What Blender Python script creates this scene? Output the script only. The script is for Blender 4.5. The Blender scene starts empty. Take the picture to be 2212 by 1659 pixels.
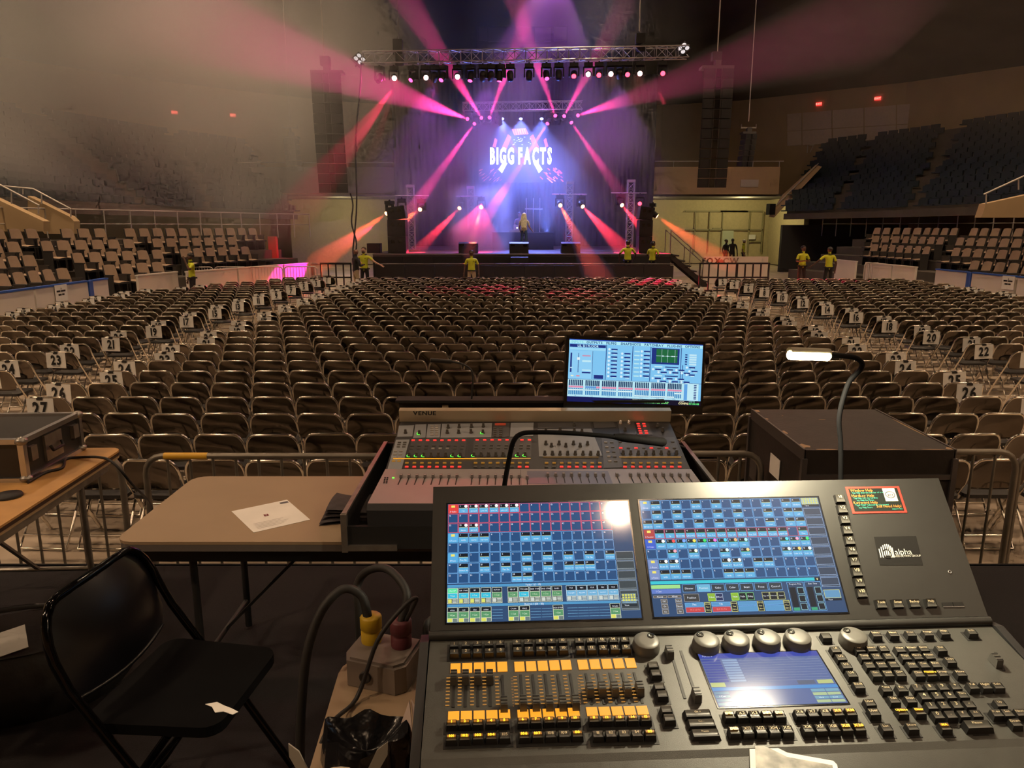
import bpy, bmesh, math, random
import numpy as np
from mathutils import Matrix, Vector, Euler
random.seed(7)
sc = bpy.context.scene
C = sc.collection
R = math.radians
# ------------------------------------------------------------------ camera
F_PX, CX, CY = 1600.0, 1106.0, 829.5
CAM_H, PITCH = 2.55, math.atan((829.5 - 488.0) / 1600.0)
cam = bpy.data.objects.new('camera', bpy.data.cameras.new('camera'))
C.objects.link(cam)
cam.location = (0, 0, CAM_H)
cam.rotation_euler = (math.pi / 2 - PITCH, 0, 0)
cam.data.sensor_width = 36.0
cam.data.lens = 36.0 * F_PX / 2212.0
cam.data.clip_start, cam.data.clip_end = 0.05, 300
sc.camera = cam
# ------------------------------------------------------------------ world, exposure
w = bpy.data.worlds.new('ambient_fill'); sc.world = w; w.use_nodes = True
w.node_tree.nodes['Background'].inputs[0].default_value = (0.5, 0.4, 0.33, 1)
w.node_tree.nodes['Background'].inputs[1].default_value = 0.004  # faint warm ambient fill, added in place of bounced light
sc.view_settings.view_transform = 'Standard'; sc.view_settings.look = 'None'
sc.view_settings.exposure = 0.0; sc.view_settings.gamma = 1.0; sc.view_settings.use_curve_mapping = False
cy = sc.cycles
cy.max_bounces = 3; cy.diffuse_bounces = 1; cy.glossy_bounces = 2; cy.transmission_bounces = 4
cy.volume_bounces = 0; cy.transparent_max_bounces = 24
cy.sample_clamp_indirect = 4.0; cy.sample_clamp_direct = 30.0
cy.use_adaptive_sampling = True; cy.adaptive_threshold = 0.1; cy.adaptive_min_samples = 12
cy.caustics_reflective = False; cy.caustics_refractive = False
# ------------------------------------------------------------------ light of the hall: rows of high-bay lamps under the roof
def lamp(kind, name, loc, power, color, **kw):
    l = bpy.data.lights.new(name, kind); l.energy = power; l.color = color
    for k, v in kw.items(): setattr(l, k, v)
    o = bpy.data.objects.new(name, l); C.objects.link(o); o.location = loc
    return o
def aim(o, target):
    d = Vector(target) - Vector(o.location)
    o.rotation_euler = d.to_track_quat('-Z', 'Y').to_euler()
WARM = (1.0, 0.68, 0.42)
for y, k in ((-3.6, 1.5), (5, .35), (14, .9), (23, 1.1), (32, 1.1)):
    for x, pw in ((-19, 680), (-9.5, 420), (2.75, 260), (13.0, 330), (21, 560)):
        near = y < 0 and x == 2.75                      # a smaller fitting over the mixing desks
        lamp('AREA', 'high_bay_lamp', (x, y, 12.6 if y < 0 else 15.2), pw * k * (.27 if near else 1), WARM, shape='DISK', size=0.36 if near else 0.55, spread=R(150 if y < 0 else 168 if (x > 12 and y > 20) else 125))
# ------------------------------------------------------------------ pixel rays (photo 2212 x 1659)
_s, _c = math.sin(PITCH), math.cos(PITCH)
def ray(px, py):
    u, v = (px - CX) / F_PX, (CY - py) / F_PX
    return Vector((u, _c + _s * v, -_s + _c * v))
def at(px, py, Y):
    d = ray(px, py); return Vector((0, 0, CAM_H)) + d * (Y / d.y)
def atz(px, py, Z):
    d = ray(px, py); return Vector((0, 0, CAM_H)) + d * ((Z - CAM_H) / d.z)
def atx(px, py, X):
    d = ray(px, py); return Vector((0, 0, CAM_H)) + d * (X / d.x)
def proj(p):
    x, y, z = p[0], p[1], p[2] - CAM_H
    dep = y * _c - z * _s
    if dep < 0.05: return None
    return CX + F_PX * x / dep, CY - F_PX * (y * _s + z * _c) / dep, dep
def onplane(px, py, M):
    """local (x, y) where the photo ray meets the plane z=0 of frame M"""
    d = ray(px, py); o = Vector((0, 0, CAM_H))
    n = M.to_3x3() @ Vector((0, 0, 1)); p0 = M.translation
    t = (p0 - o).dot(n) / d.dot(n)
    q = M.inverted() @ (o + d * t)
    return q.x, q.y
# ------------------------------------------------------------------ materials
MATS = {}
def mat(name, col, rough=0.5, metal=0.0, emit=None, estr=0.0, noise=0.0, nscale=8.0, bump=0.0, bscale=60.0, spec=0.5, coat=0.0):
    if name in MATS: return MATS[name]
    m = bpy.data.materials.new(name); m.use_nodes = True; MATS[name] = m
    nt = m.node_tree; b = nt.nodes['Principled BSDF']
    b.inputs['Base Color'].default_value = (*col, 1); b.inputs['Roughness'].default_value = rough
    b.inputs['Metallic'].default_value = metal; b.inputs['Specular IOR Level'].default_value = spec
    b.inputs['Coat Weight'].default_value = coat
    if emit: b.inputs['Emission Color'].default_value = (*emit, 1); b.inputs['Emission Strength'].default_value = estr
    if emit: m.cycles.emission_sampling = 'NONE'
    if noise or bump:
        tc = nt.nodes.new('ShaderNodeTexCoord')
    if noise:
        n = nt.nodes.new('ShaderNodeTexNoise'); n.inputs['Scale'].default_value = nscale; n.inputs['Detail'].default_value = 3
        nt.links.new(tc.outputs['Object'], n.inputs['Vector'])
        mr = nt.nodes.new('ShaderNodeMapRange'); mr.inputs['From Min'].default_value = 0.3; mr.inputs['From Max'].default_value = 0.7
        mr.inputs['To Min'].default_value = 1 - noise; mr.inputs['To Max'].default_value = 1 + noise
        nt.links.new(n.outputs['Fac'], mr.inputs['Value'])
        mx = nt.nodes.new('ShaderNodeVectorMath'); mx.operation = 'SCALE'; mx.inputs[0].default_value = col
        nt.links.new(mr.outputs['Result'], mx.inputs['Scale']); nt.links.new(mx.outputs['Vector'], b.inputs['Base Color'])
    if bump:
        n2 = nt.nodes.new('ShaderNodeTexNoise'); n2.inputs['Scale'].default_value = bscale; n2.inputs['Detail'].default_value = 2
        nt.links.new(tc.outputs['Object'], n2.inputs['Vector'])
        bp = nt.nodes.new('ShaderNodeBump'); bp.inputs['Strength'].default_value = bump; bp.inputs['Distance'].default_value = 0.01
        nt.links.new(n2.outputs['Fac'], bp.inputs['Height']); nt.links.new(bp.outputs['Normal'], b.inputs['Normal'])
    return m
def glow(name, col, s):                                    # a lit lens, lamp, backlit key
    return mat(name, (0.02, 0.02, 0.02), 0.4, emit=col, estr=s)
def display_mat(name, strength, rough=0.08):
    """a lit display: the picture is the face colour, under a glossy pane"""
    if name in MATS: return MATS[name]
    m = bpy.data.materials.new(name); m.use_nodes = True; MATS[name] = m
    m.cycles.emission_sampling = 'NONE'
    nt = m.node_tree; b = nt.nodes['Principled BSDF']
    a = nt.nodes.new('ShaderNodeAttribute'); a.attribute_name = 'Col'
    nt.links.new(a.outputs['Color'], b.inputs['Emission Color'])
    b.inputs['Emission Strength'].default_value = strength
    b.inputs['Base Color'].default_value = (0.01, 0.01, 0.012, 1); b.inputs['Roughness'].default_value = rough
    return m
# ------------------------------------------------------------------ mesh builder
GLYPH = {}
def make_glyphs():
    chars = [chr(c) for c in range(33, 127)]
    tmp = []
    for bold in (0, 1):
        for ch in chars:
            cu = bpy.data.curves.new('glyph', 'FONT'); cu.body = ch; cu.resolution_u = 2
            if bold: cu.offset = 0.040
            o = bpy.data.objects.new('glyph', cu); C.objects.link(o); tmp.append((bold, ch, o, cu))
    bpy.context.view_layer.update()
    dg = bpy.context.evaluated_depsgraph_get()
    for bold, ch, o, cu in tmp:
        e = o.evaluated_get(dg); me = e.to_mesh()
        vs = [(v.co.x, v.co.y) for v in me.vertices]; fs = [tuple(p.vertices) for p in me.polygons]
        e.to_mesh_clear()
        x0 = min(v[0] for v in vs); x1 = max(v[0] for v in vs)
        GLYPH[(bold, ch)] = ([(v[0] - x0, v[1]) for v in vs], fs, x1 - x0)
    for b_, c_, o, cu in tmp:
        bpy.data.objects.remove(o); bpy.data.curves.remove(cu)
make_glyphs()
class MB:
    def __init__(s): s.v, s.f, s.mi, s.sm, s.col = [], [], [], [], []
    def add(s, vs, fs, mi=0, smooth=False, M=None, col=None):
        b = len(s.v)
        s.v += [tuple(M @ Vector(q)) for q in vs] if M is not None else [tuple(q) for q in vs]
        for f in fs: s.f.append(tuple(i + b for i in f)); s.mi.append(mi); s.sm.append(smooth); s.col.append(col)
        return s
    def box(s, c, d, mi=0, M=None, taper=None, col=None):
        x, y, z = d[0] / 2, d[1] / 2, d[2] / 2; tx, ty = taper or (1, 1)
        vs = [(c[0] + a * x * (tx if e > 0 else 1), c[1] + b * y * (ty if e > 0 else 1), c[2] + e * z) for e in (-1, 1) for b in (-1, 1) for a in (-1, 1)]
        return s.add(vs, [(0, 2, 3, 1), (4, 5, 7, 6), (0, 1, 5, 4), (2, 6, 7, 3), (0, 4, 6, 2), (1, 3, 7, 5)], mi, False, M, col)
    def bar(s, p0, p1, w, h=None, mi=0, up=(0, 0, 1), M=None):
        p0, p1 = Vector(p0), Vector(p1); h = h or w; d = (p1 - p0).normalized(); u = Vector(up)
        if abs(d.dot(u)) > 0.98: u = Vector((0, 1, 0))
        a = d.cross(u).normalized(); b = a.cross(d)
        vs = [tuple(p + a * (i * w / 2) + b * (j * h / 2)) for p in (p0, p1) for i, j in ((-1, -1), (1, -1), (1, 1), (-1, 1))]
        return s.add(vs, [(3, 2, 1, 0), (4, 5, 6, 7), (0, 1, 5, 4), (1, 2, 6, 5), (2, 3, 7, 6), (3, 0, 4, 7)], mi, False, M)
    def tube(s, pts, r, n=8, mi=0, closed=False, cap=True, M=None):
        pts = [Vector(p) for p in pts]; k = len(pts); rs = r if isinstance(r, (list, tuple)) else [r] * k
        vs, fs = [], []; prev = None
        for i, p in enumerate(pts):
            if closed: t = (pts[(i + 1) % k] - pts[i - 1])
            else: t = pts[min(i + 1, k - 1)] - pts[max(i - 1, 0)]
            t.normalize()
            if prev is None:
                u = Vector((0, 0, 1)) if abs(t.z) < 0.9 else Vector((0, 1, 0))
                a = t.cross(u).normalized()
            else:
                a = prev - t * prev.dot(t)
                a = a.normalized() if a.length > 1e-6 else t.orthogonal().normalized()
            prev = a; b = t.cross(a)
            for j in range(n):
                th = 2 * math.pi * j / n
                vs.append(tuple(p + (a * math.cos(th) + b * math.sin(th)) * rs[i]))
        seg = k if closed else k - 1
        for i in range(seg):
            for j in range(n):
                i2 = (i + 1) % k
                fs.append((i * n + j, i * n + (j + 1) % n, i2 * n + (j + 1) % n, i2 * n + j))
        s.add(vs, fs, mi, True, M)
        if cap and not closed:
            s.add(vs[:n], [tuple(range(n - 1, -1, -1))], mi, False, M); s.add(vs[-n:], [tuple(range(n))], mi, False, M)
        return s
    def cyl(s, p0, p1, r0, r1=None, n=12, mi=0, M=None):
        return s.tube([p0, p1], [r0, r0 if r1 is None else r1], n, mi, M=M)
    def lathe(s, prof, n=16, mi=0, M=None, smooth=True):
        vs, fs = [], []
        for r, z in prof:
            for j in range(n):
                th = 2 * math.pi * j / n; vs.append((r * math.cos(th), r * math.sin(th), z))
        for i in range(len(prof) - 1):
            for j in range(n): fs.append((i * n + j, i * n + (j + 1) % n, (i + 1) * n + (j + 1) % n, (i + 1) * n + j))
        return s.add(vs, fs, mi, smooth, M)
    def prism(s, poly, z0, z1, mi=0, M=None, col=None):
        n = len(poly); vs = [(x, y, z0) for x, y in poly] + [(x, y, z1) for x, y in poly]
        fs = [tuple(range(n - 1, -1, -1)), tuple(range(n, 2 * n))] + [(i, (i + 1) % n, n + (i + 1) % n, n + i) for i in range(n)]
        return s.add(vs, fs, mi, False, M, col)
    def ball(s, c, r, nu=10, nv=6, mi=0, M=None):
        rr = r if isinstance(r, (tuple, list)) else (r, r, r); vs, fs = [], []
        for i in range(nv + 1):
            ph = math.pi * i / nv
            for j in range(nu):
                th = 2 * math.pi * j / nu
                vs.append((c[0] + rr[0] * math.sin(ph) * math.cos(th), c[1] + rr[1] * math.sin(ph) * math.sin(th), c[2] + rr[2] * math.cos(ph)))
        for i in range(nv):
            for j in range(nu): fs.append((i * nu + j, (i + 1) * nu + j, (i + 1) * nu + (j + 1) % nu, i * nu + (j + 1) % nu))
        return s.add(vs, fs, mi, True, M)
    def grid(s, fn, nu, nv, mi=0, smooth=True, M=None, flip=False):
        vs = [fn(i / nu, j / nv) for j in range(nv + 1) for i in range(nu + 1)]; q = nu + 1
        fs = [(j * q + i, j * q + i + 1, (j + 1) * q + i + 1, (j + 1) * q + i) for j in range(nv) for i in range(nu)]
        if flip: fs = [f[::-1] for f in fs]
        return s.add(vs, fs, mi, smooth, M)
    def rect(s, x0, y0, x1, y1, z=0, mi=0, M=None, col=None):
        return s.add([(x0, y0, z), (x1, y0, z), (x1, y1, z), (x0, y1, z)], [(0, 1, 2, 3)], mi, False, M, col)
    def text(s, txt, x, y, size, z=0, mi=0, M=None, col=None, align='C', bold=0, sx=1.0, track=.09):
        wd, items = 0.0, []
        for ch in txt:
            if ch == ' ': wd += 0.32 * sx; continue
            g = GLYPH.get((bold, ch)) or GLYPH[(bold, '?')]
            items.append((wd, g)); wd += (g[2] + track) * sx
        wd -= track * sx
        ox = -wd / 2 if align == 'C' else (0 if align == 'L' else -wd)
        for off, g in items:
            s.add([(x + (ox + off + q[0] * sx) * size, y + (q[1] - 0.35) * size, z) for q in g[0]], g[1], mi, False, M, col)
        return s
    def mesh(s, name, mats):
        me = bpy.data.meshes.new(name)
        me.from_pydata(s.v, [], s.f)
        for m in (mats if isinstance(mats, (list, tuple)) else [mats]): me.materials.append(m)
        if len(s.f):
            me.polygons.foreach_set('material_index', s.mi); me.polygons.foreach_set('use_smooth', s.sm)
        if any(c is not None for c in s.col):
            at_ = me.color_attributes.new('Col', 'FLOAT_COLOR', 'CORNER'); buf = []
            for p, c in zip(me.polygons, s.col): buf += list((*(c or (0, 0, 0)), 1.0)) * p.loop_total
            at_.data.foreach_set('color', buf)
        me.update()
        return me
    def build(s, name, mats, parent=None, M=None): return new(name, s.mesh(name, mats), parent, M)
def new(name, me, parent=None, M=None):
    o = bpy.data.objects.new(name, me); C.objects.link(o)
    if parent: o.parent = parent
    if M is not None: o.matrix_local = M if isinstance(M, Matrix) else Matrix.Translation(M)
    return o
def tag(o, label=None, cat=None, group=None, kind=None):
    if label: o['label'] = label
    if cat: o['category'] = cat
    if group: o['group'] = group
    if kind: o['kind'] = kind
    return o
def thing(name, label, cat, M=None, group=None):
    o = new(name, None, None, M); o.empty_display_size = 0.1
    return tag(o, label, cat, group)
def T(x, y, z): return Matrix.Translation((x, y, z))
def RZ(a): return Matrix.Rotation(a, 4, 'Z')
def RX(a): return Matrix.Rotation(a, 4, 'X')
def RY(a): return Matrix.Rotation(a, 4, 'Y')
def frame(o, x, y):
    x = Vector(x).normalized(); y = Vector(y); z = x.cross(y).normalized(); y = z.cross(x)
    return Matrix(((x.x, y.x, z.x, o[0]), (x.y, y.y, z.y, o[1]), (x.z, y.z, z.z, o[2]), (0, 0, 0, 1)))
def struct(o): o['kind'] = 'structure'; return o
def lerp(a, b, t): return a + (b - a) * t
def copy_thing(src, M, label=None, group=None):
    r = src.copy(); C.objects.link(r); r.matrix_local = M
    if label: r['label'] = label
    if group: r['group'] = group
    for ch in src.children:
        c = ch.copy(); C.objects.link(c); c.parent = r
        for g in ch.children:
            d = g.copy(); C.objects.link(d); d.parent = c
    return r
WORDS = 'zero one two three four five six seven eight nine ten eleven twelve thirteen fourteen fifteen sixteen seventeen eighteen nineteen twenty'.split()
def num(n):
    if n <= 20: return WORDS[n]
    return {2: 'twenty', 3: 'thirty'}[n // 10] + ('-' + WORDS[n % 10] if n % 10 else '')
def ordinal(n):
    o = 'zeroth first second third fourth fifth sixth seventh eighth ninth tenth eleventh twelfth thirteenth fourteenth fifteenth sixteenth seventeenth eighteenth nineteenth twentieth'.split()
    return o[n] if n <= 20 else 'twenty-' + o[n - 20]
# shared materials
M_black = mat('matt_black', (0.012, 0.012, 0.013), 0.55)
M_blackgloss = mat('black_gloss', (0.008, 0.008, 0.009), 0.18)
M_alu = mat('aluminium', (0.6, 0.6, 0.62), 0.32, 1.0, noise=0.1)
M_steel = mat('galvanised_steel', (0.36, 0.34, 0.31), 0.42, 0.9, noise=0.15, nscale=20)
M_paper = mat('white_paper', (0.88, 0.86, 0.82), 0.8, noise=0.04)
M_ink = mat('black_ink', (0.01, 0.01, 0.01), 0.7)
M_rubber = mat('black_rubber', (0.015, 0.015, 0.016), 0.6, bump=0.1)
# ================================================================== THE HALL
M_floor = mat('concrete_floor', (0.46, 0.37, 0.28), 0.55, noise=0.18, nscale=0.9, bump=0.05)
M_riser = mat('charcoal_carpet', (0.005, 0.004, 0.006), 0.95, noise=0.2, nscale=30, bump=0.3, bscale=300)
M_tan = mat('tan_painted_block', (0.50, 0.36, 0.20), 0.8, noise=0.08, nscale=0.7)
M_conc = mat('stand_concrete', (0.10, 0.085, 0.07), 0.85, noise=0.15, nscale=1.5)
M_board = mat('white_rink_board', (0.74, 0.68, 0.62), 0.42, noise=0.05, nscale=1.2)
M_blue = mat('blue_cap_plastic', (0.03, 0.10, 0.42), 0.4)
M_roof = mat('dark_roof_deck', (0.055, 0.045, 0.04), 0.9, noise=0.3, nscale=0.4)
M_rail = mat('pale_rail_steel', (0.55, 0.51, 0.46), 0.42, 0.3)
M_pane = mat('beige_wall_panel', (0.66, 0.54, 0.46), 0.6, noise=0.05)
M_darkseat = mat('dark_teal_seat', (0.020, 0.032, 0.040), 0.6)
M_cream = mat('cream_wall', (0.62, 0.52, 0.30), 0.75, noise=0.06)
b = MB(); b.box((2, 25, -0.1), (84, 90, 0.2)); struct(b.build('floor', M_floor))
b = MB(); b.box((-0.75, 0.5, 0.31), (8.5, 7.0, 0.62)); b.box((-0.75, 4.0, 0.60), (8.5, 0.03, 0.04)); ro = b.build('riser_platform', M_riser)
tag(ro, 'low charcoal carpeted platform under the mixing desks', 'platform')
RISER = 0.62
# outer walls (plan follows the oval bowl)
ring = [(-8, 57), (-13, 55), (-21, 48.2), (-31, 36), (-36, 20), (-36, -14), (39, -14), (39, 20), (34, 36), (24.2, 48.2), (16, 55), (11, 57)]
def wallseg(name, a, bb, z0, z1, m, th=0.4):
    a, bb = Vector((*a, 0)), Vector((*bb, 0)); n = (bb - a).cross(Vector((0, 0, 1))).normalized() * th
    q = MB(); q.add([(*p.xy, z) for z in (z0, z1) for p in (a, bb, bb + n, a + n)],
                    [(0, 1, 5, 4), (1, 2, 6, 5), (2, 3, 7, 6), (3, 0, 4, 7), (4, 5, 6, 7), (3, 2, 1, 0)])
    return struct(q.build(name, m))
names = ['wall_back_left', 'wall_far_left', 'wall_upper_left', 'wall_side_left', 'wall_near_left', 'wall_behind', 'wall_near_right', 'wall_side_right', 'wall_upper_right', 'wall_far_right', 'wall_back_right', 'wall_back']
for i in range(len(ring)): wallseg(names[i], ring[i - 0], ring[(i + 1) % len(ring)], 0, 11.2, M_tan)
cen = Vector((1.5, 22, 0)); q = MB(); vs = []
for p in ring: vs.append((p[0], p[1], 11.15))
for p in ring: vs.append((lerp(p[0], cen.x, .55), lerp(p[1], cen.y, .55), 17.0))
n = len(ring)
q.add(vs, [(i, (i + 1) % n, n + (i + 1) % n, n + i) for i in range(n)] + [tuple(range(n, 2 * n))])
struct(q.build('ceiling', M_roof))
# ---- offset paths along the rink boards
LW = [(-11.5, 7.5), (-11.5, 21.0), (-11.2, 22.6), (-10.3, 25.0), (-8.9, 28.6), (-7.3, 32.0)]
RW = [(14.95, 9.0), (14.9, 21.5), (14.65, 26.0), (14.3, 33.0), (13.2, 37.0)]
def offset_path(path, d, side):
    out = []
    for i, p in enumerate(path):
        a = Vector(path[max(i - 1, 0)]); bb = Vector(path[min(i + 1, len(path) - 1)]); t = (bb - a).normalized()
        nrm = Vector((-t.y, t.x)) if side < 0 else Vector((t.y, -t.x))
        out.append(Vector(p) + nrm * d)
    return out
def walk(path, s):
    for i in range(len(path) - 1):
        a, bb = Vector(path[i]), Vector(path[i + 1]); L = (bb - a).length
        if s <= L or i == len(path) - 2:
            t = (bb - a) / L; return a + t * s, t
        s -= L
def plen(path): return sum((Vector(path[i + 1]) - Vector(path[i])).length for i in range(len(path) - 1))
def boards(name, path, side, segs, capped, label):
    root = struct(new(name, None))
    for k, (s0, s1) in enumerate(segs):
        a, t = walk(path, s0); e, _ = walk(path, s1); M = frame((a.x, a.y, 0), (t.x, t.y, 0), (-t.y, t.x, 0))
        L = (e - a).length; sg = 1 if side < 0 else -1
        q = MB(); q.box((L / 2, sg * .05, .56), (L - .02, .08, 1.02)); q.build('panel', M_board, root, M)
        q = MB(); q.box((L / 2, sg * .05, 1.085), (L, .12, .045)); q.build('cap_rail', M_blue if capped[k] else M_board, root, M)
        q = MB(); q.box((L / 2, sg * .045, .075), (L, .10, .13)); q.build('kick_strip', mat('yellow_kick_strip', (0.5, 0.42, 0.2), .5), root, M)
    return root
wl = boards('wall_left', LW, -1, [(0, 2.6), (2.65, 5.2), (5.25, 7.8), (7.85, 10.4), (10.45, 12.72), (12.95, 13.75), (14.95, 16.9), (16.95, 19.3), (19.35, 21.8), (21.85, 23.4)], [1, 1, 1, 1, 1, 1, 0, 0, 0, 0], '')
for s0, s1 in ((12.74, 12.93), ):
    a, t = walk(LW, s0); q = MB(); q.box((.1, .03, .56), (.19, .09, 1.05)); q.build('blue_post', M_blue, wl, frame((a.x, a.y, 0), (t.x, t.y, 0), (-t.y, t.x, 0)))
wr = boards('wall_right', RW, 1, [(0, 2.6), (2.65, 5.2), (5.25, 7.8), (7.85, 10.4), (10.45, 13.0), (13.05, 15.0), (15.25, 16.9), (18.1, 19.6), (19.65, 21.6), (22.4, 24.2)], [1, 1, 1, 1, 1, 1, 1, 0, 0, 0], '')
a, t = walk(RW, 15.02); q = MB(); q.box((.1, -.03, .56), (.2, .09, 1.05)); q.build('blue_post', M_blue, wr, frame((a.x, a.y, 0), (t.x, t.y, 0), (-t.y, t.x, 0)))
def notice(px, py, path, side, wd, ht, label, root):
    best = None
    for i in range(400):
        s = plen(path) * i / 400; p, t = walk(path, s); pr = proj((p.x, p.y, .8))
        if pr and (best is None or abs(pr[0] - px) < best[0]): best = (abs(pr[0] - px), p.copy(), t.copy(), pr)
    _, p, t, pr = best; z = CAM_H + ray(px, py).z / ray(px, py).y * p.y
    t2 = t if side > 0 else -t
    M = frame((p.x + (-side) * .012, p.y, z), (-t2.x, -t2.y, 0) if side < 0 else (-t2.x, -t2.y, 0), (0, 0, 1))
    if side < 0: M = frame((p.x + .012, p.y, z), (t.x, t.y, 0), (0, 0, 1))
    o = thing('paper_notice', label, 'notice', M)
    q = MB(); q.box((0, 0, 0), (wd, ht, .004)); q.build('sheet', M_paper, o)
    q = MB()
    q.add([(-.02, .09, .004), (.02, .09, .004), (0, .15, .004)], [(0, 1, 2)])
    for x0_, x1_, y0_ in ((-.20, -.04, .03), (-.02, .18, .03), (-.14, .0, -.06), (.015, .12, -.06)): q.rect(x0_, y0_, x1_, y0_ + .045, .004)
    q.build('print', M_ink, o)
notice(131, 633, LW, -1, .52, .42, 'paper notice with black print taped on the left white rink board', wl)
notice(2179, 611, RW, 1, .52, .40, 'paper notice with dark print taped on the right white rink board', wr)
# ---- lower stands: concrete tiers + individual seats
M_seat = mat('tan_seat_fabric', (0.36, 0.26, 0.18), 0.7, noise=0.1, nscale=5)
M_seatdark = mat('dark_seat_shell', (0.035, 0.032, 0.030), 0.6)
def seat_meshes():
    q = MB()
    q.grid(lambda u, v: ((u - .5) * (.46 - .06 * v ** 3), .0 - .03 * math.cos((u - .5) * 2.4) - .13 * v, .40 + .52 * v + .02 * math.sin(math.pi * u)), 6, 4, 0, True)
    q.grid(lambda u, v: ((u - .5) * (.46 - .06 * v ** 3), -.07 - .13 * v, .40 + .52 * v), 4, 3, 1, True, flip=True)
    for u in (-1, 1): q.add([(u * .23, -.02, .40), (u * .23, -.07, .40), (u * .2, -.2, .92), (u * .2, -.15, .92)], [(0, 1, 2, 3)], 1)
    back = q.mesh('backrest', [M_seat, M_seatdark])
    q = MB(); q.grid(lambda u, v: ((u - .5) * .46, .02 + .42 * v, .43 + .03 * math.sin(math.pi * u) - .05 * (v - .3) ** 2), 4, 4, 0, True)
    q.box((0, .22, .39), (.46, .42, .05), 1); pad = q.mesh('seat_pad', [M_seat, M_seatdark])
    arm = []
    for u in (-1, 1): q = MB(); q.box((u * .25, .1, .32), (.035, .32, .60)); q.box((u * .25, .12, .63), (.05, .36, .03)); arm.append(q.mesh('armrest', M_seatdark))
    q = MB(); q.box((0, .05, .2), (.08, .12, .40)); leg = q.mesh('pedestal', M_seatdark)
    return back, pad, arm[0], arm[1], leg
SEATM = seat_meshes()
def stand(name, path, side, blocks, sname, rowlabel):
    """blocks: per row a list of (s0, s1) stretches of seats"""
    root = struct(new(name, None))
    for k in range(5):
        pa = offset_path(path, .55 + .9 * k, side); pb = offset_path(path, 1.45 + .9 * k, side); z = .45 + .36 * k
        q = MB(); vs = []
        for p, p2 in zip(pa, pb): vs += [(p.x, p.y, 0), (p.x, p.y, z), (p2.x, p2.y, z), (p2.x, p2.y, 0)]
        fs = []
        for i in range(len(path) - 1):
            for j in range(4): fs.append((i * 4 + j, i * 4 + (j + 1) % 4, i * 4 + 4 + (j + 1) % 4, i * 4 + 4 + j))
        fs += [(0, 1, 2, 3), tuple(len(vs) - 4 + j for j in (3, 2, 1, 0))]
        q.add(vs, fs); q.build('tier', M_conc, root)
    for k, stretches in enumerate(blocks):
        pm = [Vector(p) for p in offset_path(path, 1.12 + .9 * k, side)]; z = .45 + .36 * k; cnt = 0
        for (y0, y1) in stretches:
            s, L = 0.0, plen(pm)
            ys = []
            while s < L:
                p, t = walk(pm, s)
                if y0 <= p.y <= y1: ys.append((p.copy(), t.copy()))
                s += .62
            for p, t in ys:
                pr = proj((p.x, p.y, z + .6))
                if pr is None or pr[0] < -40 or pr[0] > 2250: continue
                cnt += 1
                face = Vector((t.y, -t.x)) if side < 0 else Vector((-t.y, t.x))
                M = frame((p.x, p.y, z), (face.y, -face.x, 0), (face.x, face.y, 0))
                o = thing('stadium_seat', f'tan stadium seat, {rowlabel} stand, {ordinal(k+1)} row up, {ordinal(cnt)} seat counted from the near end', 'stadium seat', M, f'stadium seats in the {rowlabel} stand')
                for me, nm in zip(SEATM, ('backrest', 'seat_pad', 'armrest', 'armrest', 'pedestal')):
                    new(nm, me, o)
stand('stand_left', LW, -1,
      [[(17.6, 21.7), (22.6, 25.2)], [(17.6, 21.6), (22.4, 26.2), (26.8, 30)], [(17.8, 22.2), (22.8, 26.0), (26.6, 31)], [(19, 23.6), (24.2, 26.4), (27.0, 33)]], 'left', 'left')
stand('stand_right', RW, 1,
      [[(18.5, 22.0), (22.6, 26.2)], [(18.5, 22.4), (23.2, 28.5), (29.5, 34)], [(20, 24.2), (24.8, 29.8), (30.6, 35)], [(20, 25.2), (25.8, 30.4), (31, 36.5)]], 'right', 'right')
# ---- guard rails at the head of the lower stands
def guard_rail(label, path, d, side, s0, s1, z0, h, step=1.15, mesh_to=None):
    p_ = [Vector(p) for p in offset_path(path, d, side)]; o = thing('guard_rail', label, 'railing')
    pts = []; s = s0
    while s <= s1 + 1e-6: pts.append(walk(p_, s)[0].copy()); s += step
    q = MB(); q.tube([(p.x, p.y, z0 + h) for p in pts], .028, 6); q.build('top_rail', M_rail, o)
    q = MB(); q.tube([(p.x, p.y, z0 + h * .55) for p in pts], .018, 5); q.build('mid_rail', M_rail, o)
    for p in pts:
        q = MB(); q.cyl((p.x, p.y, z0), (p.x, p.y, z0 + h), .026, n=6); q.build('post', M_rail, o)
    return o
guard_rail('pale steel guard rail along the top of the left stand', LW, 5.3, -1, 12.5, 33, 2.0, 1.12)
guard_rail('pale steel guard rail along the top of the right stand', RW, 5.3, 1, 10.5, 34, 2.0, 1.2)
# concourse slabs behind the rails
for nm, path, side in (('concourse_left', LW, -1), ('concourse_right', RW, 1)):
    pa, pb = offset_path(path, 5.0, side), offset_path(path, 7.2, side); q = MB(); vs = []
    for p, p2 in zip(pa, pb): vs += [(p.x, p.y, 2.05), (p2.x, p2.y, 2.05), (p.x, p.y, 0), (p2.x, p2.y, 0)]
    fs = []
    for i in range(len(path) - 1): fs += [(i * 4, i * 4 + 1, i * 4 + 5, i * 4 + 4), (i * 4 + 2, i * 4, i * 4 + 4, i * 4 + 6)]
    q.add(vs, fs); struct(q.build(nm, M_conc))
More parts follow.
